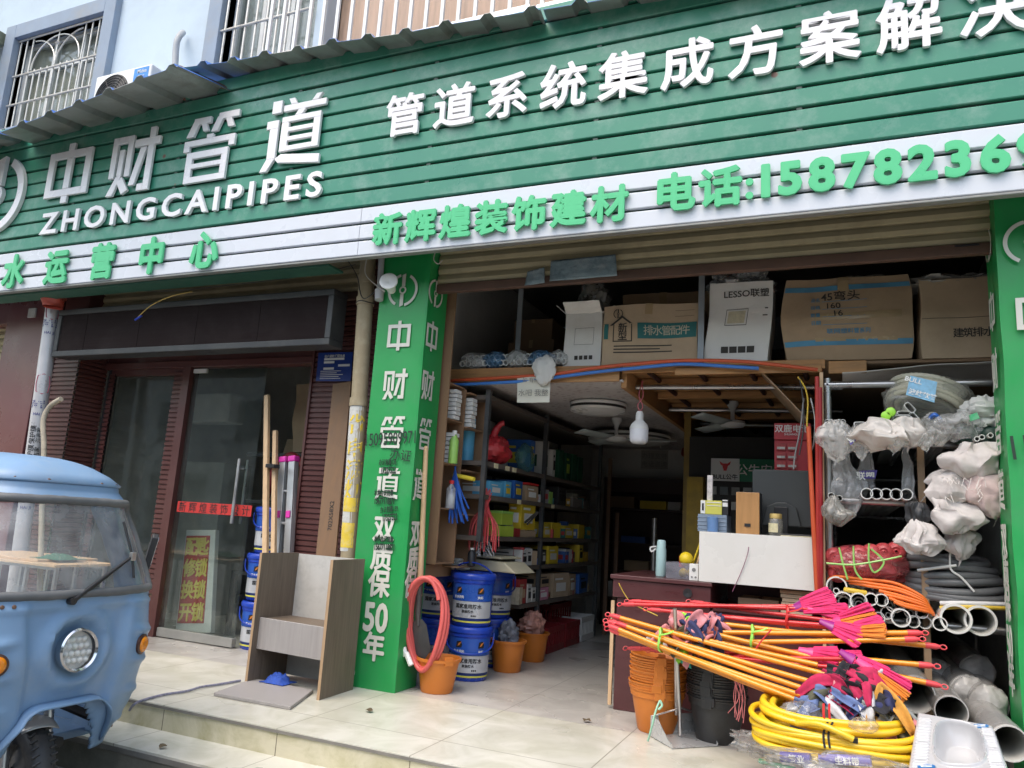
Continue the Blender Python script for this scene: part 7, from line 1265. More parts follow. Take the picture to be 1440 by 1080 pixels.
# plastic bags, sleeves and sacks along the rack front
WF = film('white_bag_film', (.94, .94, .93), .3, .14, (.72, .71, .68), crease=.4); PKW = pm('sack_white', (.6, .56, .54), .75, var=.12, scale=8, bump=.9, bscale=13, dirt=(.5, .38, .36), dfac=.4); PKP = pm('sack_pink', (.6, .47, .45), .75, var=.12, scale=8, bump=.9, bscale=13)
def hang(px, py, w, h, Y, mat, lab, seed, name='plastic_bag', cat='bag', taper=.5, top=0, n=52, group=None):
    """Crumpled bag end hanging from the rack: gathered at the top, loose and creased below."""
    c = P(px, py, Y); k = (c - CAM).length / CF; w *= k / 2; h *= k; b = MB()
    def fn(u, v):
        a = 2 * math.pi * u; sh = (((math.sin(math.pi * min(1, v * 1.0 + .12)) ** .6) if seed % 3 else (.22 + .9 * min(1, v * 1.5) * (1 - .75 * max(0, v - .75) / .25))) * (.04 if v < .001 or v > .999 else 1)) if top == 0 else (.25 + .75 * v) * (1 if v < .93 else .9); sh = sh * (1 - taper * (1 - v) * 0)
        d = Vector((math.cos(a), math.sin(a) * .7, 0)); r_ = w * sh * (.85 + .35 * noise.noise((d.x * 1.8, d.y * 1.8 + seed, v * 3)) + .5 * abs(noise.noise((d.x * 4, d.y * 4 + seed, v * 1.2 + seed))) + .26 * abs(noise.noise((d.x * 9, d.y * 9, v * 2 + seed))) + .1 * abs(noise.noise((d.x * 19, d.y * 19, v * 7 + seed))))
        q = d * r_ + Vector((.45 * w * noise.noise((v * 2.2, seed, 1)), 0, h * (.5 - v) + (.16 * h * abs(noise.noise((d.x * 3, d.y * 3 + seed, 5))) if v > .8 else 0) * -1))
        return c + q + Vector((noise.noise((q.x * 14, q.z * 14, seed)), noise.noise((q.x * 14, q.z * 14, seed + 7)), noise.noise((q.z * 14, q.x * 14, seed + 3)))) * w * .22
    b.grid(fn, n, n); return tag(b.build(name, mat, None, smooth=75), lab, cat, group)
hang(1175, 622, 40, 54, 4.76, WF, 'clear white bag end hanging from the top left pipe bundle', 1); hang(1211, 622, 28, 48, 4.74, WF, 'greenish clear bag end behind the purple printed sleeve', 2)
hang(1240, 607, 62, 40, 4.73, pm('milky_bag', (.58, .54, .5), .4, var=.15, scale=9, bump=.5, bscale=20), 'milky white bag bulging under the lime caps', 3); hang(1256, 622, 24, 30, 4.70, WF, 'small clear bag with green print hanging under the milky one', 4); hang(1277, 609, 36, 40, 4.73, pm('milky_bag', (.64, .6, .56), .4), 'milky bag with orange print below the flat ducts', 5)
hang(1312, 602, 34, 38, 4.73, WF, 'clear bag end below the wrapped coil with a blue twist', 6); hang(1303, 622, 18, 26, 4.70, WF, 'tail of clear film hanging by the wood post', 7); hang(1345, 602, 54, 36, 4.74, CLEAR, 'clear film wrapped round the grey pipe bundle', 8)
hang(1190, 672, 34, 90, 4.95, CLEAR, 'long clear pipe sleeve hanging down at the left of the rack', 9, 'pipe_sleeve', 'sleeve'); hang(1218, 655, 24, 85, 5.0, CLEAR, 'clear pipe sleeve with a purple band hanging in the rack', 10, 'pipe_sleeve', 'sleeve', top=1); hang(1277, 660, 16, 70, 4.95, CLEAR, 'narrow clear sleeve beside the wood post', 11, 'pipe_sleeve', 'sleeve', top=1); hang(1174, 716, 32, 36, 4.8, film('dusty_film', (.8, .8, .78), .5, .25, (.35, .34, .31)), 'dusty film end below the two small pipes', 12)
PURP = pm('purple_print', (.07, .05, .28), .4)
b = MB(); q = [P(1193, 618, 4.70), P(1196, 626, 4.69), P(1214, 609, 4.69), P(1212, 600, 4.70)]; quadbox(b, q, .003); b2 = b.build('purple_label', PURP, None); tag(b2, 'purple printed band slanting across the bag at the top left of the rack', 'label'); b = MB(); ax = (q[2] - q[1]).normalized(); b.text('联塑', fr(q[0].lerp(q[2], .55) + Vector((0, -.006, -.012)), ax), .042, .02, .001); b.build('lettering', WHITEP, b2)
b = MB(); q = [P(1208, 673, 4.93), P(1231, 673, 4.93), P(1234, 661, 4.93), P(1208, 662, 4.93)]; quadbox(b, q, .003); b2 = b.build('purple_label', PURP, None); tag(b2, 'purple printed band round the clear sleeve in the rack', 'label'); b = MB(); b.text('联塑', fr(q[0].lerp(q[2], .35) + Vector((0, -.005, -.02))), .05, .02, .001); b.build('lettering', WHITEP, b2)
b = MB(); b.tube(spline([P(1308, 588, 4.72), P(1314, 583, 4.70), P(1322, 589, 4.72)], 5), .012, 6); tag(b.build('blue_twist', pm('blue_tie', (.03, .12, .45), .4), None, smooth=60), 'blue plastic twist on the clear bag under the wrapped coil', 'tie')
sl = MB(); q0, q1 = P(1300, 700, 4.8), P(1372, 612, 4.9); sl.grid(lambda u, v: q0.lerp(q1, v) + Vector((.10 * (u - .5) * (1.8 - v), -.03 * math.sin(u * 3.14), .13 * (u - .5) * (1.8 - v) + .01 * noise.noise((u * 8, v * 8, 1)))), 16, 20); tag(sl.build('pipe_sleeve', CLEAR, None, smooth=70), 'torn grey film sleeve slanting up behind the white sacks', 'sleeve')
SKW = pm('sack_green_white', (.62, .63, .61), .5, var=.1, scale=9); SKG = pm('sack_dark_green', (.03, .07, .055), .5, var=.3)
bagblob('sack', 'white sack with a green corner high beside the right banner', P(1388, 580, 4.82), (.14, .1, .08), SKW, 'sack', seed=81, spike=.35); b = MB(); q = [P(1365, 592, 4.68), P(1378, 588, 4.68), P(1374, 580, 4.69), P(1362, 584, 4.70)]; quadbox(b, q, .003); tag(b.build('green_print', pm('green_bag_print', (.02, .35, .14), .4), None), 'green printed corner on the white sack by the right banner', 'print')
bagblob('sack', 'dark green sack with pipe ends under the white sack', P(1390, 617, 4.86), (.15, .1, .085), SKG, 'sack', seed=83, spike=.3)
for k, (x, y, w, h, m, lab) in enumerate(((1376, 655, 62, 52, PKW, 'large off-white frayed sack at the upper right of the rack'), (1337, 678, 46, 46, PKW, 'off-white frayed sack left of the large one'), (1368, 690, 50, 44, PKP, 'pinkish sack drooping in the middle of the sack heap'), (1396, 700, 50, 52, PKP, 'pink woven sack beside the right green banner'), (1342, 718, 52, 44, PKW, 'white netted sack at the bottom of the sack heap'), (1392, 668, 40, 40, PKW, 'grey-white sack edge tucked behind the right banner'))): hang(x, y, w, h * 1.1, 4.74 + .03 * (k % 3), m, lab, 20 + k, 'sack', 'sack', group='white woven sacks at the right of the rack', n=34)
for k in range(30): 
    if k == 0: b = MB()
    q = P(1325 + rnd.random() * 65, 672 + rnd.random() * 30 * (k % 2) + 0, 4.66); b.tube([q, q + Vector((rnd.uniform(-.03, .03), -.01, rnd.uniform(-.06, .01)))], .002, 4)
tag(b.build('frayed_threads', pm('thread_white', (.65, .6, .57), .8), None), 'white threads fraying from the sack mouths', 'threads')
hang(1290, 728, 24, 40, 4.78, BLACK, 'black taped neck of the grey bag hanging on the wood post', 41, 'bag_neck', 'bag'); hang(1294, 752, 42, 44, 4.77, PKW, 'grey crumpled bag hanging below its black taped neck', 42); hang(1350, 765, 34, 44, 4.85, PKW, 'thin white plastic strip bag over the grey coils', 43)
# wrapped ribbed coil with blue label
wcT = T('wrapped_coil', 'large cream ribbed hose coil wrapped in clear plastic with a blue label', 'hose coil', P(1305, 600, 4.95)); c = P(1303, 563, 4.98); b = MB(); Mx = Matrix.Rotation(R(14), 3, 'Y') @ Matrix.Rotation(R(-24), 3, 'X')
for L_ in range(5):
    b.tube([c + Mx @ Vector(((.19 + .012 * math.sin(L_ * 2)) * math.cos(a), (.16 + .01 * math.cos(L_)) * math.sin(a), -.06 + .03 * L_)) for a in [2 * math.pi * j / 90 for j in range(90)]], [.0155 + .0035 * (j % 2) for j in range(90)], 8, closed=True)
for L_ in range(5): b.tube([c + Mx @ Vector(((.15) * math.cos(a), .12 * math.sin(a), -.06 + .03 * L_)) for a in [2 * math.pi * j / 40 for j in range(40)]], .015, 6, closed=True)
b.build('ribbed_hose', pm('cream_ribbed', (.5, .48, .38), .45, var=.1), wcT, smooth=70)
bagblob('wrap', '', c + Vector((.0, -.0, -.005)), (.235, .16, .155), film('coil_wrap', (.9, .9, .86), .28, .15, (.6, .6, .55)), seed=91, parent=wcT, n=44, spike=.16)
b = MB(); q = [P(1274, 555, 4.72), P(1314, 566, 4.72), P(1318, 537, 4.75), P(1280, 528, 4.75)]; n_ = quadbox(b, q, .002); b.build('blue_label', pm('sky_label', (.2, .45, .65), .4, var=.3, scale=20), wcT); b = MB(); ax = (q[1] - q[0]).normalized(); az = (q[3] - q[0]).normalized(); e = q[0].lerp(q[2], .5); b.text('BULL', fr(e + n_ * .004 - ax * .05 + az * .02, ax, az), .04, .02, .001); b.text('波纹软管', fr(e + n_ * .004 + ax * .01 - az * .05, ax, az), .036, .02, .001); b.build('lettering', WHITEP, wcT)
# vertical conduits and wires at the rack's left end
CR = pm('red_conduit', (.36, .025, .02), .4, var=.08)
for k, (a, c_, m, lab) in enumerate((((1149, 530), (1151, 838), CR, 'upright red conduit nearest the wood strip'), ((1153, 545), (1155, 850), pm('crimson_conduit', (.3, .015, .02), .4), 'darker red conduit just right of the upright red one'), ((1137, 600), (1149, 838), ORED, 'slightly leaning orange-red conduit left of the wood strip'))): b = MB(); b.tube([P(*a, 4.87), P(*c_, 4.87)], .0135, 10); tag(b.build('conduit_pipe', m, None, smooth=60), lab, 'pipe', 'upright conduits beside the wood strip')
for pts, m, lab in (([(1122, 530), (1132, 545), (1136, 565), (1135, 600), (1140, 620)], pm('yellow_wire2', (.65, .45, .05), .5), 'yellow wire dropping beside the upright conduits'), ([(1124, 530), (1129, 560), (1130, 600), (1124, 640)], WIREB, 'dark wire dropping beside the yellow one'), ([(1140, 560), (1146, 590), (1144, 625), (1137, 640)], pm('silver_wire', (.5, .5, .5), .3, .5), 'silver wire loop left of the red conduits'), ([(1130, 560), (1126, 600), (1118, 640), (1116, 660)], pm('grey_wire', (.2, .2, .2), .5), 'grey wire spreading to the battery display')): wire([P(*q, 4.9) for q in pts], .005, m, lab)
# ---------------- squat pan ----------------
CER = pm('white_ceramic', (.44, .44, .45), .12, var=.02, rvar=.04, coat=.5)
A0_, B0_, C0_, D0_ = P(1273, 1092, 3.72), P(1422, 1092, 3.72), P(1397, 1019, 4.18), P(1289, 999, 4.18); sqp = T('squat_pan', 'white ceramic squat toilet pan with ribbed foot rests lying at the lower right', 'squat pan', (A0_ + C0_) / 2)
org = A0_; ex = (B0_ - A0_); ez = (D0_ - A0_); up_ = ex.cross(ez).normalized(); b = MB(); NX, NY = 80, 260
def pan(u, v):
    p = A0_.lerp(B0_, u).lerp(D0_.lerp(C0_, u), v); bx, by = (u - .54) / .27, (v - .54) / .36; r_ = (abs(bx) ** 3 + abs(by) ** 3) ** (1 / 3); d = 0
    if r_ < 1: d = -.085 * min(1, (1 - r_) * 3.2) ** .7 - (.05 if (u - .54) ** 2 / .02 + (v - .36) ** 2 / .02 < 1 else 0) * max(0, 1 - ((u - .54) ** 2 / .02 + (v - .36) ** 2 / .02))
    elif r_ < 1.12: d = .012 * math.sin((r_ - 1) / .12 * math.pi)
    for s in (.135, .905):
        if abs(u - s) < .075 and .12 < v < .88: d += .007 * max(0, math.sin(v * 44 * math.pi)) 
    ed = min(u, 1 - u, v, 1 - v); 
    if ed < .04: d -= .02 * (1 - ed / .04) ** 2
    return p + up_ * d
b.grid(pan, NX, NY); ed = [pan(i / NX, 0) for i in range(NX)] + [pan(1, j / NY) for j in range(NY)] + [pan(1 - i / NX, 1) for i in range(NX)] + [pan(0, 1 - j / NY) for j in range(NY)]; n_ = len(ed); b.add(ed + [p - up_ * .13 for p in ed], [(i, n_ + i, n_ + (i + 1) % n_, (i + 1) % n_) for i in range(n_)]); b.build('bowl', CER, sqp, smooth=60)
b = MB()
for u, v in ((.20, .13), (.82, .90)): p = pan(u, v) + up_ * .004; Mq = fr(p, ex, ez.normalized()); b.prism([(.034 * math.cos(a) - .0, .016 * math.sin(a)) for a in [2 * math.pi * j / 20 for j in range(20)]], .001, Mq @ Matrix.Translation((0, -.001, 0))); b.prism([(.022, .008), (-.02, .006), (-.02, -.006), (.02, -.006), (.02, -.001), (.0, -.001), (.0, -.003), (-.012, -.003), (-.012, .003), (.022, .004)], .001, Mq @ Matrix.Translation((0, -.0025, 0)), 1)
b.build('sticker', [pm('sticker_blue', (.03, .16, .4), .4), WHITEP], sqp)
# ---------------- stacks of buckets ----------------
def bucket_stack(c, n, mat, rt, rb, h, pitch, colour, group, lugang):
    c = Vector(c)
    proto = T('garden_bucket', '%s plastic bucket at the bottom of the %s stack' % (colour, colour), 'bucket', c, group); b = MB()
    b.lathe([(0, .003), (rb - .005, 0), (rb, .006), (rt - .012, h - .045), (rt - .004, h - .043), (rt - .003, h - .012), (rt + .004, h - .010), (rt + .006, h - .002), (rt, h), (rt - .008, h - .01), (rt - .018, h - .05), (rb - .01, .012), (0, .012)], c, 40); b.build('tub', mat, proto, smooth=40)
    b = MB(); M = Matrix.Translation(c) @ Matrix.Rotation(lugang, 4, 'Z'); b.box((rt - .004, -.028, h - .045), (rt + .012, .028, h + .0), 0, M); b.box((rt - .008, -.02, h), (rt + .004, .02, h + .018), 0, M); b.build('lug', mat, proto, bevel=.003)
    for k in range(1, n):
        lab = ('topmost %s bucket of the nested stack before the counter' if k == n - 1 else 'one of the %s buckets nested inside the stack') % colour
        dup(proto, c + Vector((rnd.uniform(-.004, .004), rnd.uniform(-.004, .004), pitch * k)), lab, (rnd.uniform(-.015, .015), rnd.uniform(-.015, .015), rnd.uniform(-.06, .06)))
q = P(924, 1012, 4.62); SO = Vector((q.x, 4.62, 0)); bucket_stack(SO, 15, ORANGEP, .158, .11, .235, .0132, 'orange', 'orange buckets nested in one stack', -1.3)
BLKB = pm('black_bucket', (.028, .029, .03), .5, var=.15, dirt=(.1, .1, .1), dfac=.3); q = P(1008, 1020, 4.62); SB = Vector((q.x, 4.62, 0)); bucket_stack(SB, 16, BLKB, .160, .112, .235, .0136, 'black', 'black buckets nested in one stack', -1.75)
b = MB()
for k in range(7): p = SO + Vector((rnd.uniform(-.08, .09), rnd.uniform(-.07, .07), .455 + rnd.uniform(0, .03))); b.pipe(p, p + Vector((rnd.uniform(-.06, .06), rnd.uniform(-.05, .02), .03)), .03, .024, 14)
tag(b.build('pipe_fittings', PVC, None, smooth=40), 'white pipe fittings heaped in the topmost orange bucket', 'fittings')
TEAL = pm('teal_plastic', (.03, .42, .3), .35, var=.1); b = MB(); a_, c_ = P(953, 925, 4.52), P(992, 945, 4.55); b.tube([a_, a_.lerp(c_, .5), c_], [.018, .025, .012], 8, sq=.5); tag(b.build('trowel_handle', TEAL, None, smooth=60), 'teal plastic handle sticking out of the black bucket stack', 'tool handle')
b = MB()
for k in range(9): p = P(1030 + rnd.random() * 14, 955 + rnd.random() * 6, 4.43); b.tube(spline([p, p + Vector((rnd.uniform(-.03, .03), -.02, -.08)), p + Vector((rnd.uniform(-.03, .02), -.02, -.16 - rnd.random() * .05))], 4), .003, 4)
tag(b.build('pink_string', pm('pink_string', (.65, .2, .2), .6), None), 'pink string bunch hanging down the black bucket stack', 'string')
# ---------------- dustpan ----------------
dpn = T('dustpan', 'metal long handled dustpan with open tin scoop before the bucket stacks', 'dustpan', G(960, 1050)); TIN = pm('tin_sheet', (.55, .56, .56), .3, .35, var=.15, scale=6, dirt=(.3, .28, .25), dfac=.3)
f0, f1, k1, k0 = G(946, 1054), G(1009, 1050), G(990, 1030), G(915, 1036); z1_ = Vector((0, 0, .105)); sh = MB()
m0, m1 = k0.lerp(f0, .0), k1.lerp(f1, .0)
sh.add([f0, f1, k1, k0, k0 + z1_, k1 + z1_, f0 + Vector((0, 0, .012)), f1 + Vector((0, 0, .012)), k0.lerp(f0, .35) + Vector((0, 0, .10)), k1.lerp(f1, .35) + Vector((0, 0, .10)), k0.lerp(f0, .62) + Vector((0, 0, .05)), k1.lerp(f1, .62) + Vector((0, 0, .05))], [(0, 1, 2, 3), (3, 2, 5, 4), (0, 3, 4, 8), (0, 8, 10), (0, 10, 6), (1, 7, 11), (1, 11, 9), (1, 9, 5, 2)]); sh.v = [v + Vector((0, 0, .006)) for v in sh.v]; o = sh.build('scoop', TIN, dpn); m_ = o.modifiers.new('s', 'SOLIDIFY'); m_.thickness = .003
b = MB(); base = k0.lerp(k1, .45).lerp(f0.lerp(f1, .45), .3); tp = P(949, 856, 4.3); b.tube([base + Vector((0, 0, .02)), tp], .0105, 10); b.tube([base + Vector((-.03, .02, .12)), tp.lerp(base, .25)], .011, 8); b.build('handle', STEEL, dpn, smooth=50); b = MB(); b.tube([k0 + z1_, base + Vector((0, 0, .16)), k1 + z1_ * .9], .005, 6); b.build('brace', STEEL, dpn)
b = MB(); c = G(927, 985, .25); b.tube(spline([P(928, 985, 4.3), P(922, 1000, 4.28), P(917, 1020, 4.27), P(911, 1042, 4.28)], 5), .006, 5); b.tube(spline([P(928, 985, 4.3), P(931, 992, 4.29), P(926, 998, 4.28)], 4), .006, 5); tag(b.build('green_tape', pm('pale_green_tape', (.3, .55, .4), .5), None, smooth=60), 'pale green tape strip hanging beside the dustpan', 'tape')
# ---------------- mops and brooms ----------------
ORH = pm('orange_handle', (.72, .27, .015), .3, var=.1, scale=4, coat=.3, dirt=(.55, .2, .03), dfac=.3); REH = pm('red_handle', (.58, .025, .03), .3, var=.12, coat=.3); TIPR = pm('red_tip', (.65, .06, .07), .4)
CLO = [pm('cloth_%s' % n, c, .9, var=.25, scale=30) for n, c in (('coral', (.55, .2, .2)), ('navy', (.03, .035, .1)), ('olive', (.09, .09, .06)), ('rust', (.34, .08, .05)), ('black', (.02, .02, .025)), ('crimson', (.45, .02, .08)), ('grey', (.28, .29, .27)), ('pink', (.62, .25, .27)), ('lime', (.25, .6, .05)), ('white', (.55, .55, .57)), ('amber', (.55, .27, .05)), ('blue', (.12, .17, .34)))]
def handle(root, a, c, r_, mat, tip=True, tl=.05):
    d = (c - a).normalized(); b = MB(); b.tube([a, a.lerp(c, .35) + Vector((0, 0, -.004)), a.lerp(c, .7) + Vector((0, 0, -.003)), c], r_, 10); b.build('handle', mat, root, smooth=60)
    if tip:
        b = MB(); b.tube([a + d * tl * .3, a - d * tl * .6, a - d * tl], [r_ * 1.15, r_ * 1.1, r_ * .6], 10); s = d.orthogonal().normalized(); b.tube([a - d * (tl + .014) + (d * math.cos(t) + s * math.sin(t)) * .014 for t in [2 * math.pi * k / 12 for k in range(12)]], .003, 5, closed=True); b.build('hang_tip', TIPR, root, smooth=60)
def cloths(root, c, sx, sy, sz, cols, n, seed, L=.16):
    """Mop head: broad folded strips of mixed fabric flopping from one point."""
    rr = random.Random(seed); b = MB()
    for k in range(n):
        a = rr.uniform(0, 6.28); p = c + Vector((rr.uniform(-sx, sx), rr.uniform(-sy, sy), rr.uniform(-sz, sz))); d = Vector((math.cos(a) + .4, -abs(math.sin(a)) * .6, rr.uniform(-.5, .15))).normalized(); w = rr.uniform(.02, .042); n0 = Vector((rr.uniform(-.4, .4), -.8, rr.uniform(.1, 1))).normalized(); s = d.cross(n0).normalized(); l = L * rr.uniform(.6, 1.2); ph = rr.uniform(0, 6)
        def fn(u, v): return p + d * l * (v - .35) + s * w * (u - .5) * 2.1 * math.sin(math.pi * min(1, v * .86 + .1)) ** .4 + n0 * (.014 * math.sin(v * 6 + ph) + .012 * math.sin(u * 6 + ph * 2) - .05 * v * v) + Vector((0, 0, -.05 * v * v))
        b.grid(fn, 6, 12, k % len(cols))
    o = b.build('mop_head', [CLO[i] for i in cols], root, smooth=80); m_ = o.modifiers.new('s', 'SOLIDIFY'); m_.thickness = .003
MG = 'orange handled cloth mops piled before the counter'
mops = (((1281, 890), (1000, 889), 4.42, 4.40, 'orange mop with its cloths at left and its handle end by the upper pink heads', (965, 872), (0, 1, 7, 8)),
        ((1277, 899), (985, 903), 4.40, 4.38, 'orange mop with coral cloths, its handle second from the top', (985, 886), (7, 1, 0, 3)),
        ((1306, 908), (1002, 876), 4.46, 4.44, 'orange mop whose long handle reaches the wood post highest', (1000, 872), (1, 1, 7, 0)),
        ((1297, 935), (985, 905), 4.36, 4.38, 'orange mop with a white mark near its red tip at right', (950, 890), (2, 3, 0, 8)),
        ((1307, 961), (1010, 893), 4.34, 4.36, 'orange mop whose red tip pokes out below the pink broom at right', (975, 898), (3, 2, 7, 0)),
        ((869, 868), (1160, 948), 4.36, 4.20, 'orange mop highest at the left end, cloths at right', (1185, 960), (4, 9, 5, 4)),
        ((866, 877), (1165, 966), 4.33, 4.18, 'orange mop second at the left end, crimson cloths at right', (1195, 968), (5, 5, 7, 4)),
        ((874, 872), (1150, 935), 4.38, 4.24, 'orange mop at the back of the left fan, black cloths at right', (1205, 950), (4, 9, 4, 5)),
        ((868, 889), (1148, 985), 4.30, 4.15, 'orange mop lowest in the left fan with grey cloths', (1240, 1005), (6, 2, 6, 9)),
        ((878, 880), (1158, 978), 4.31, 4.16, 'orange mop in the middle of the left fan with amber cloths', (1225, 985), (10, 1, 4, 6)),
        ((867, 884), (1140, 992), 4.29, 4.14, 'orange mop at the front of the left fan with blue patterned cloths', (1165, 985), (11, 9, 11, 2)),
        ((880, 893), (1128, 990), 4.34, 4.18, 'orange mop under the left fan with pink cloths', (1215, 1000), (7, 0, 10, 4)))
for k, (a, c_, ya, yc_, lab, hc, cols) in enumerate(mops):
    A_, C_ = P(*a, ya), P(*c_, yc_); r = T('mop', lab, 'mop', (A_ + C_) / 2, MG); handle(r, A_, C_, .0132, ORH); cloths(r, P(*hc, yc_ - .04), .09 if k > 4 else .075, .035, .04 if k > 4 else .025, cols, 18 if k > 4 else 12, 100 + k, .2 if k > 4 else .13)
BR = [pm('bristle_pink', (.85, .06, .22), .45, var=.15, scale=12), pm('bristle_orange', (.85, .3, .05), .45, var=.15), pm('bristle_purple', (.3, .02, .2), .4, var=.1)]
def broom_head(root, c, d, w, l, seed, mix=False):
    rr = random.Random(seed); d = d.normalized(); n0 = Vector((.1, -1, .25)).normalized(); s = d.cross(n0).normalized(); n1 = s.cross(d); b = MB(); sl = [MB(), MB()]
    b.tube([c - d * .05, c - d * .015, c + d * .02], [.016, w * .3, w * .46], 14, sq=.6); b.build('broom_cap', BR[2 if seed % 3 == 0 else 0], root, smooth=60)
    m = MB()
    for k in range(260):
        u = rr.uniform(-1, 1); v = rr.uniform(-1, 1); o0 = c + d * .02 + s * u * w * .45 + n1 * v * w * .2; o1 = c + d * l * (1 - .12 * u * u + rr.uniform(-.05, .05)) + s * u * w * (.78 + .06 * rr.random()) + n1 * v * w * .5; mid = o0.lerp(o1, .5) + n1 * .006 * v; m.tube([o0, mid + n1 * .008 * rr.uniform(-1, 1), o1], [.0034, .0042, .0036], 4, 1 if mix and v > .1 and u > -.3 else 0)
    m.build('bristles', BR[:2], root, smooth=60)
BG = 'pink bristle brooms with red handles'
brooms = (((888, 850), (1122, 856), 4.58, 4.52, (1140, 850), (.5, 0, .15), .085, .19, 'pink broom highest in the pile, bristles raised', False), ((898, 846), (1150, 864), 4.60, 4.5, (1165, 859), (1, 0, -.05), .06, .15, 'small pink broom right of the highest one', False), ((985, 848), (1172, 872), 4.62, 4.46, (1196, 872), (.9, 0, .25), .085, .19, 'pink and orange broom in the middle of the upper row', True), ((925, 858), (1180, 882), 4.55, 4.42, (1182, 886), (.7, 0, -.25), .07, .16, 'pink broom drooping under the pink and orange one', False),
          ((1000, 866), (1195, 884), 4.5, 4.42, (1213, 884), (.6, 0, .1), .07, .16, 'pink broom half hidden behind the pink and orange one', True), ((897, 912), (1140, 921), 4.44, 4.36, (1152, 920), (.9, 0, -.1), .065, .14, 'pink broom alone in the middle of the pile', False), ((1042, 922), (1195, 938), 4.40, 4.26, (1212, 936), (.8, 0, -.45), .075, .18, 'pink broom above the dark cloths at right', False), ((1035, 926), (1215, 948), 4.38, 4.24, (1237, 952), (.75, 0, -.5), .085, .2, 'lowest pink broom with orange bristle tips at right', True), ((930, 915), (1165, 928), 4.46, 4.4, (1185, 925), (1, 0, -.1), .06, .14, 'pink broom behind the one alone in the middle', False))
for k, (a, c_, ya, yc_, hc, d, w, l, lab, mix) in enumerate(brooms):
    A_, C_ = P(*a, ya), P(*c_, yc_); r = T('broom', lab, 'broom', (A_ + C_) / 2, BG); handle(r, A_, P(*hc, yc_) - Vector(d).normalized() * .05, .0115, REH, True, .06); broom_head(r, P(*hc, yc_) - Vector(d).normalized() * l * .35, Vector(d), w, l, 300 + k, mix)
LG = pm('lime_tie', (.3, .7, .1), .4)
for k, (px, py, y, m, lab) in enumerate(((1058, 896, 4.36, LG, 'lime plastic tie round the upper orange mop handles'), (929, 900, 4.28, LG, 'lime plastic tie round the left fan of mop handles'), (1107, 868, 4.48, REP if False else REDP, 'red plastic tie round the red broom handles'))):
    c = P(px, py, y); b = MB(); b.tube([c + Vector((.004 * math.sin(3 * t), .045 * math.cos(t), .062 * math.sin(t))) for t in [2 * math.pi * j / 20 for j in range(20)]], .008, 6, closed=True, sq=.4); b.tube(spline([c + Vector((0, -.045, .03)), c + Vector((.05, -.06, .045)), c + Vector((.08, -.05, .06))], 4), .006, 5, sq=.4); tag(b.build('plastic_tie', m, None, smooth=60), lab, 'tie')
wire([P(1085, 885, 4.33), P(1068, 905, 4.31), P(1060, 922, 4.31), P(1085, 918, 4.31), P(1095, 926, 4.31)], .004, REDP, 'loose red strap curling below the upper mop handles', 'strap', 'red_strap')
# ---------------- yellow hoses and packs ----------------
YH = pm('yellow_hose', (.78, .5, .015), .35, var=.1, coat=.3, dirt=(.6, .4, .05), dfac=.3)
def yellow_coil(c, rx, ry, n, r_, lab, tilt, seed, pitch=.7):
    r = T('hose_coil', lab, 'hose coil', c, 'yellow hose coils at the lower right'); rr = random.Random(seed); b = MB(); M = Matrix.Rotation(R(tilt), 3, 'X')
    for k in range(n):
        dx, dy = rr.uniform(-.02, .02), rr.uniform(-.02, .02); f = 1 - .05 * (k % 3) + rr.uniform(-.02, .02); ph = rr.uniform(0, 6)
        b.tube([c + M @ Vector((dx + rx * f * math.copysign(abs(math.cos(a)) ** .8, math.cos(a)), dy + ry * f * math.copysign(abs(math.sin(a)) ** .8, math.sin(a)), (k // 2) * r_ * 1.7 * pitch + .008 * math.sin(2 * a + ph))) for a in [2 * math.pi * j / 60 for j in range(60)]], r_, 9, closed=True)
    b.build('hose', YH, r, smooth=70); return r
cY = G(1176, 1052, .08); cY = P(1176, 1050, 4.1); y1_ = yellow_coil(cY, .36, .19, 13, .0145, 'lower deep yellow hose coil tied in black at the lower right', 6, 5)
b = MB()
for px in (1160, 1167): b.tube(spline([P(px + 4, 1016, 3.96), P(px - 2, 1032, 3.90), P(px, 1052, 3.88)], 4), .005, 5)
b.build('black_tie', BLACK, y1_); b = MB(); q = P(1201, 1041, 3.9); b.box(q - Vector((.016, .008, .012)), q + Vector((.016, .008, .012))); b.build('buckle', BLACK, y1_, bevel=.003)
b = MB(); b.tube(spline([P(1120, 1017, 3.94), P(1150, 1018, 3.9), P(1180, 1030, 3.88), P(1200, 1040, 3.88)], 5), .0145, 8); b.build('hose_end', YH, y1_, smooth=60)
cU = Vector((P(1172, 1000, 4.16).x, 4.14, cY.z + .125)); u1_ = yellow_coil(cU, .31, .17, 4, .017, 'upper paler yellow hose coil with a red label strap', 6, 8); b = MB()
for px in (1158, 1166): b.tube(spline([P(px, 990, 4.02), P(px, 1002, 3.985), P(px + 1, 1014, 3.98)], 4), .008, 5, sq=.4)
b.build('red_strap', REDP, u1_)
bagblob('wrap', '', P(1128, 1003, 4.05), (.10, .06, .05), CLEAR2, seed=111, parent=u1_); bagblob('wrap', '', P(1215, 1020, 3.95), (.06, .04, .03), CLEAR2, seed=112, parent=u1_)
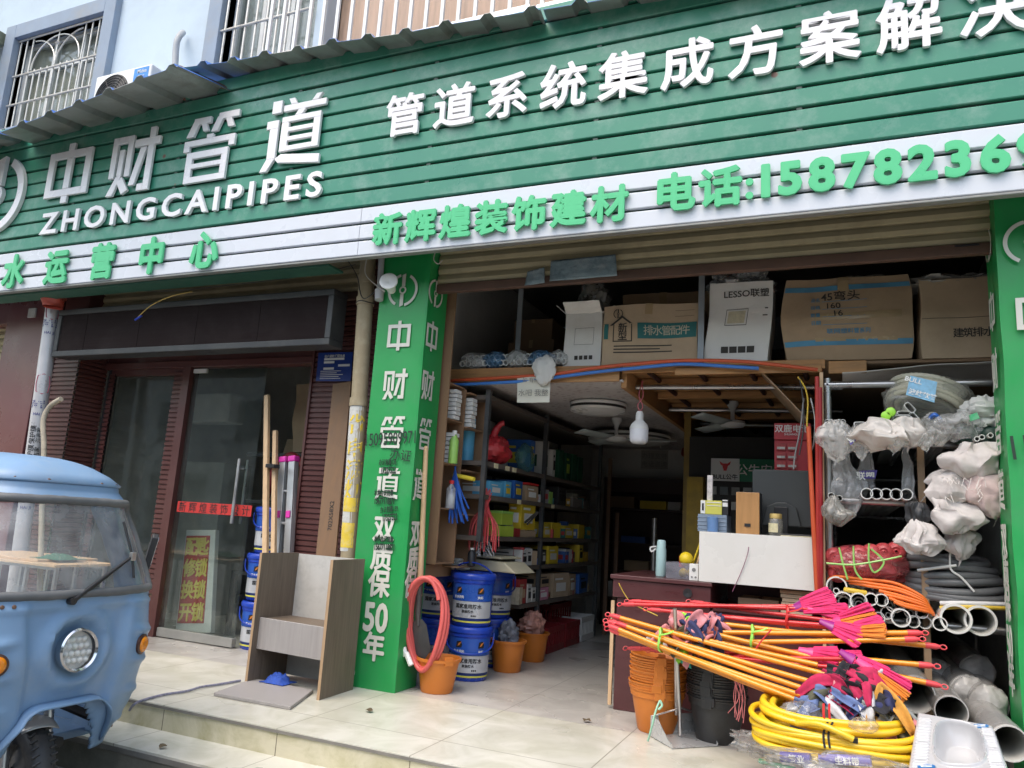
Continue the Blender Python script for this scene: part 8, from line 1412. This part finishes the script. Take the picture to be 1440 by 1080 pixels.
for k, (x0_, x1_, y0_, y1p, m, lab) in enumerate(((1098, 1140, 1060, 1068, PURP, 'purple printed pack under the yellow hoses at left'), (1152, 1225, 1062, 1072, pm('violet_pack', (.16, .13, .42), .4, var=.3, scale=20), 'violet pack under the middle of the yellow hoses'), (1140, 1152, 1058, 1072, YEL2, 'yellow label pack between the two purple packs'), (1222, 1236, 1062, 1074, YEL2, 'small yellow pack at the right end of the packs'), (1100, 1138, 1050, 1058, pm('dark_green_pack', (.02, .12, .08), .4), 'dark green tube pack under the left of the hoses'))):
    a_, c_ = G(x0_, (y0_ + y1p) / 2 + 12, .03), G(x1_, (y0_ + y1p) / 2 + 15, .03); r = T('pack', lab, 'pack', a_, 'packed goods under the yellow hoses'); b = MB(); a_.y = 3.86 + .03 * k; c_.y = a_.y - .02; a_ = P(x0_, (y0_ + y1p) / 2, a_.y); c_ = P(x1_, (y0_ + y1p) / 2 + 3, c_.y); b.tube([a_, a_.lerp(c_, .5), c_], .022 if k in (0, 1) else .02, 12); b.build('roll', m, r, smooth=60)
    if k < 2: b = MB(); ax = (c_ - a_).normalized(); b.text(('管业', '生料带')[k], fr(a_.lerp(c_, .55) + Vector((0, -.026, -.012)), ax), .034, .02, .001); b.build('lettering', WHITEP, r)
b = MB(); b.tube([P(1068, 1070, 3.9), P(1118, 1082, 3.84)], .011, 8); tag(b.build('green_stick', pm('green_yellow_stick', (.05, .2, .08), .4, var=.3), None, smooth=60), 'dark green stick with yellow edge at the bottom of the packs', 'stick')
bagblob('plastic_bag', 'crumpled clear plastic film spread under the yellow hoses', P(1078, 1046, 4.1), (.15, .12, .05), CLEAR2, seed=121, n=50, spike=.5); bagblob('plastic_bag', 'clear plastic wrap over the packs at the bottom edge', P(1195, 1076, 3.84), (.30, .09, .04), CLEAR2, seed=123, n=44, spike=.45); bagblob('plastic_bag', 'clear film bundle at the bottom left of the packs', P(1125, 1078, 3.82), (.15, .08, .035), CLEAR2, seed=125, n=36, spike=.5)
# ---------------- across the street (behind the viewer; seen only in the glass and as blocked sky) ----------------
ob = T('opposite_building', 'plain rendered house across the street behind the viewer', 'building', (0, -13, -.3)); b = MB(); b.box((-30, -18, -.3), (26, -13, 6.5)); b.build('walls', pm('grey_render', (.4, .39, .36), .9, var=.1, scale=.6), ob)
for k in range(12): b = MB(); x = -26 + k * 4.2; b.box((x, -12.99, 3.6), (x + 1.6, -12.94, 5.2)); b.box((x, -12.99, -.2), (x + 3, -12.94, 2.3)); b.build('window', pm('dark_window', (.06, .07, .08), .2), ob)
LEAF = pm('leaf_green', (.055, .1, .03), .6, var=.4, scale=3); BARK = pm('bark', (.12, .09, .06), .9, var=.3, bump=.4)
for k, (x, y, s, lab) in enumerate(((-9.5, -6.2, 1.0, 'leafy street tree across the road to the left'), (-3.2, -6.8, 1.15, 'leafy street tree across the road behind the viewer'), (4.5, -6.4, .95, 'leafy street tree across the road to the right'))):
    r = T('street_tree', lab, 'tree', (x, y, -.31), 'street trees across the road'); rr = random.Random(50 + k); b = MB(); b.tube(spline([(x, y, -.31), (x + .1, y, 1.2), (x - .05, y + .1, 2.6), (x + .1, y, 3.6)], 4), [.17 - .008 * i for i in range(13)], 9)
    for j in range(6): a = j * 1.1; b.tube([(x, y, 2.3 + .2 * j), (x + .9 * math.cos(a), y + .9 * math.sin(a), 3.3 + .25 * j)], [.07, .03], 6)
    b.build('trunk', BARK, r, smooth=60); m = MB()
    for c_ in range(34):
        a, e = rr.uniform(0, 6.28), rr.uniform(-.7, 1.3); R_ = rr.uniform(.5, 1.6) * s; cc_ = Vector((x + R_ * math.cos(a) * math.cos(e), y + R_ * math.sin(a) * math.cos(e), 4.1 * s + R_ * .9 * math.sin(e))); q_ = rr.uniform(.3, .6)
        for l_ in range(60):
            p = cc_ + Vector((rr.gauss(0, q_ * .5), rr.gauss(0, q_ * .5), rr.gauss(0, q_ * .4))); u = Vector((rr.uniform(-1, 1), rr.uniform(-1, 1), rr.uniform(-1, 1))).normalized() * .075; w_ = u.orthogonal().normalized() * .045; m.add([p - u, p + w_, p + u, p - w_], [(0, 1, 2, 3)])
    m.build('crown', LEAF, r)
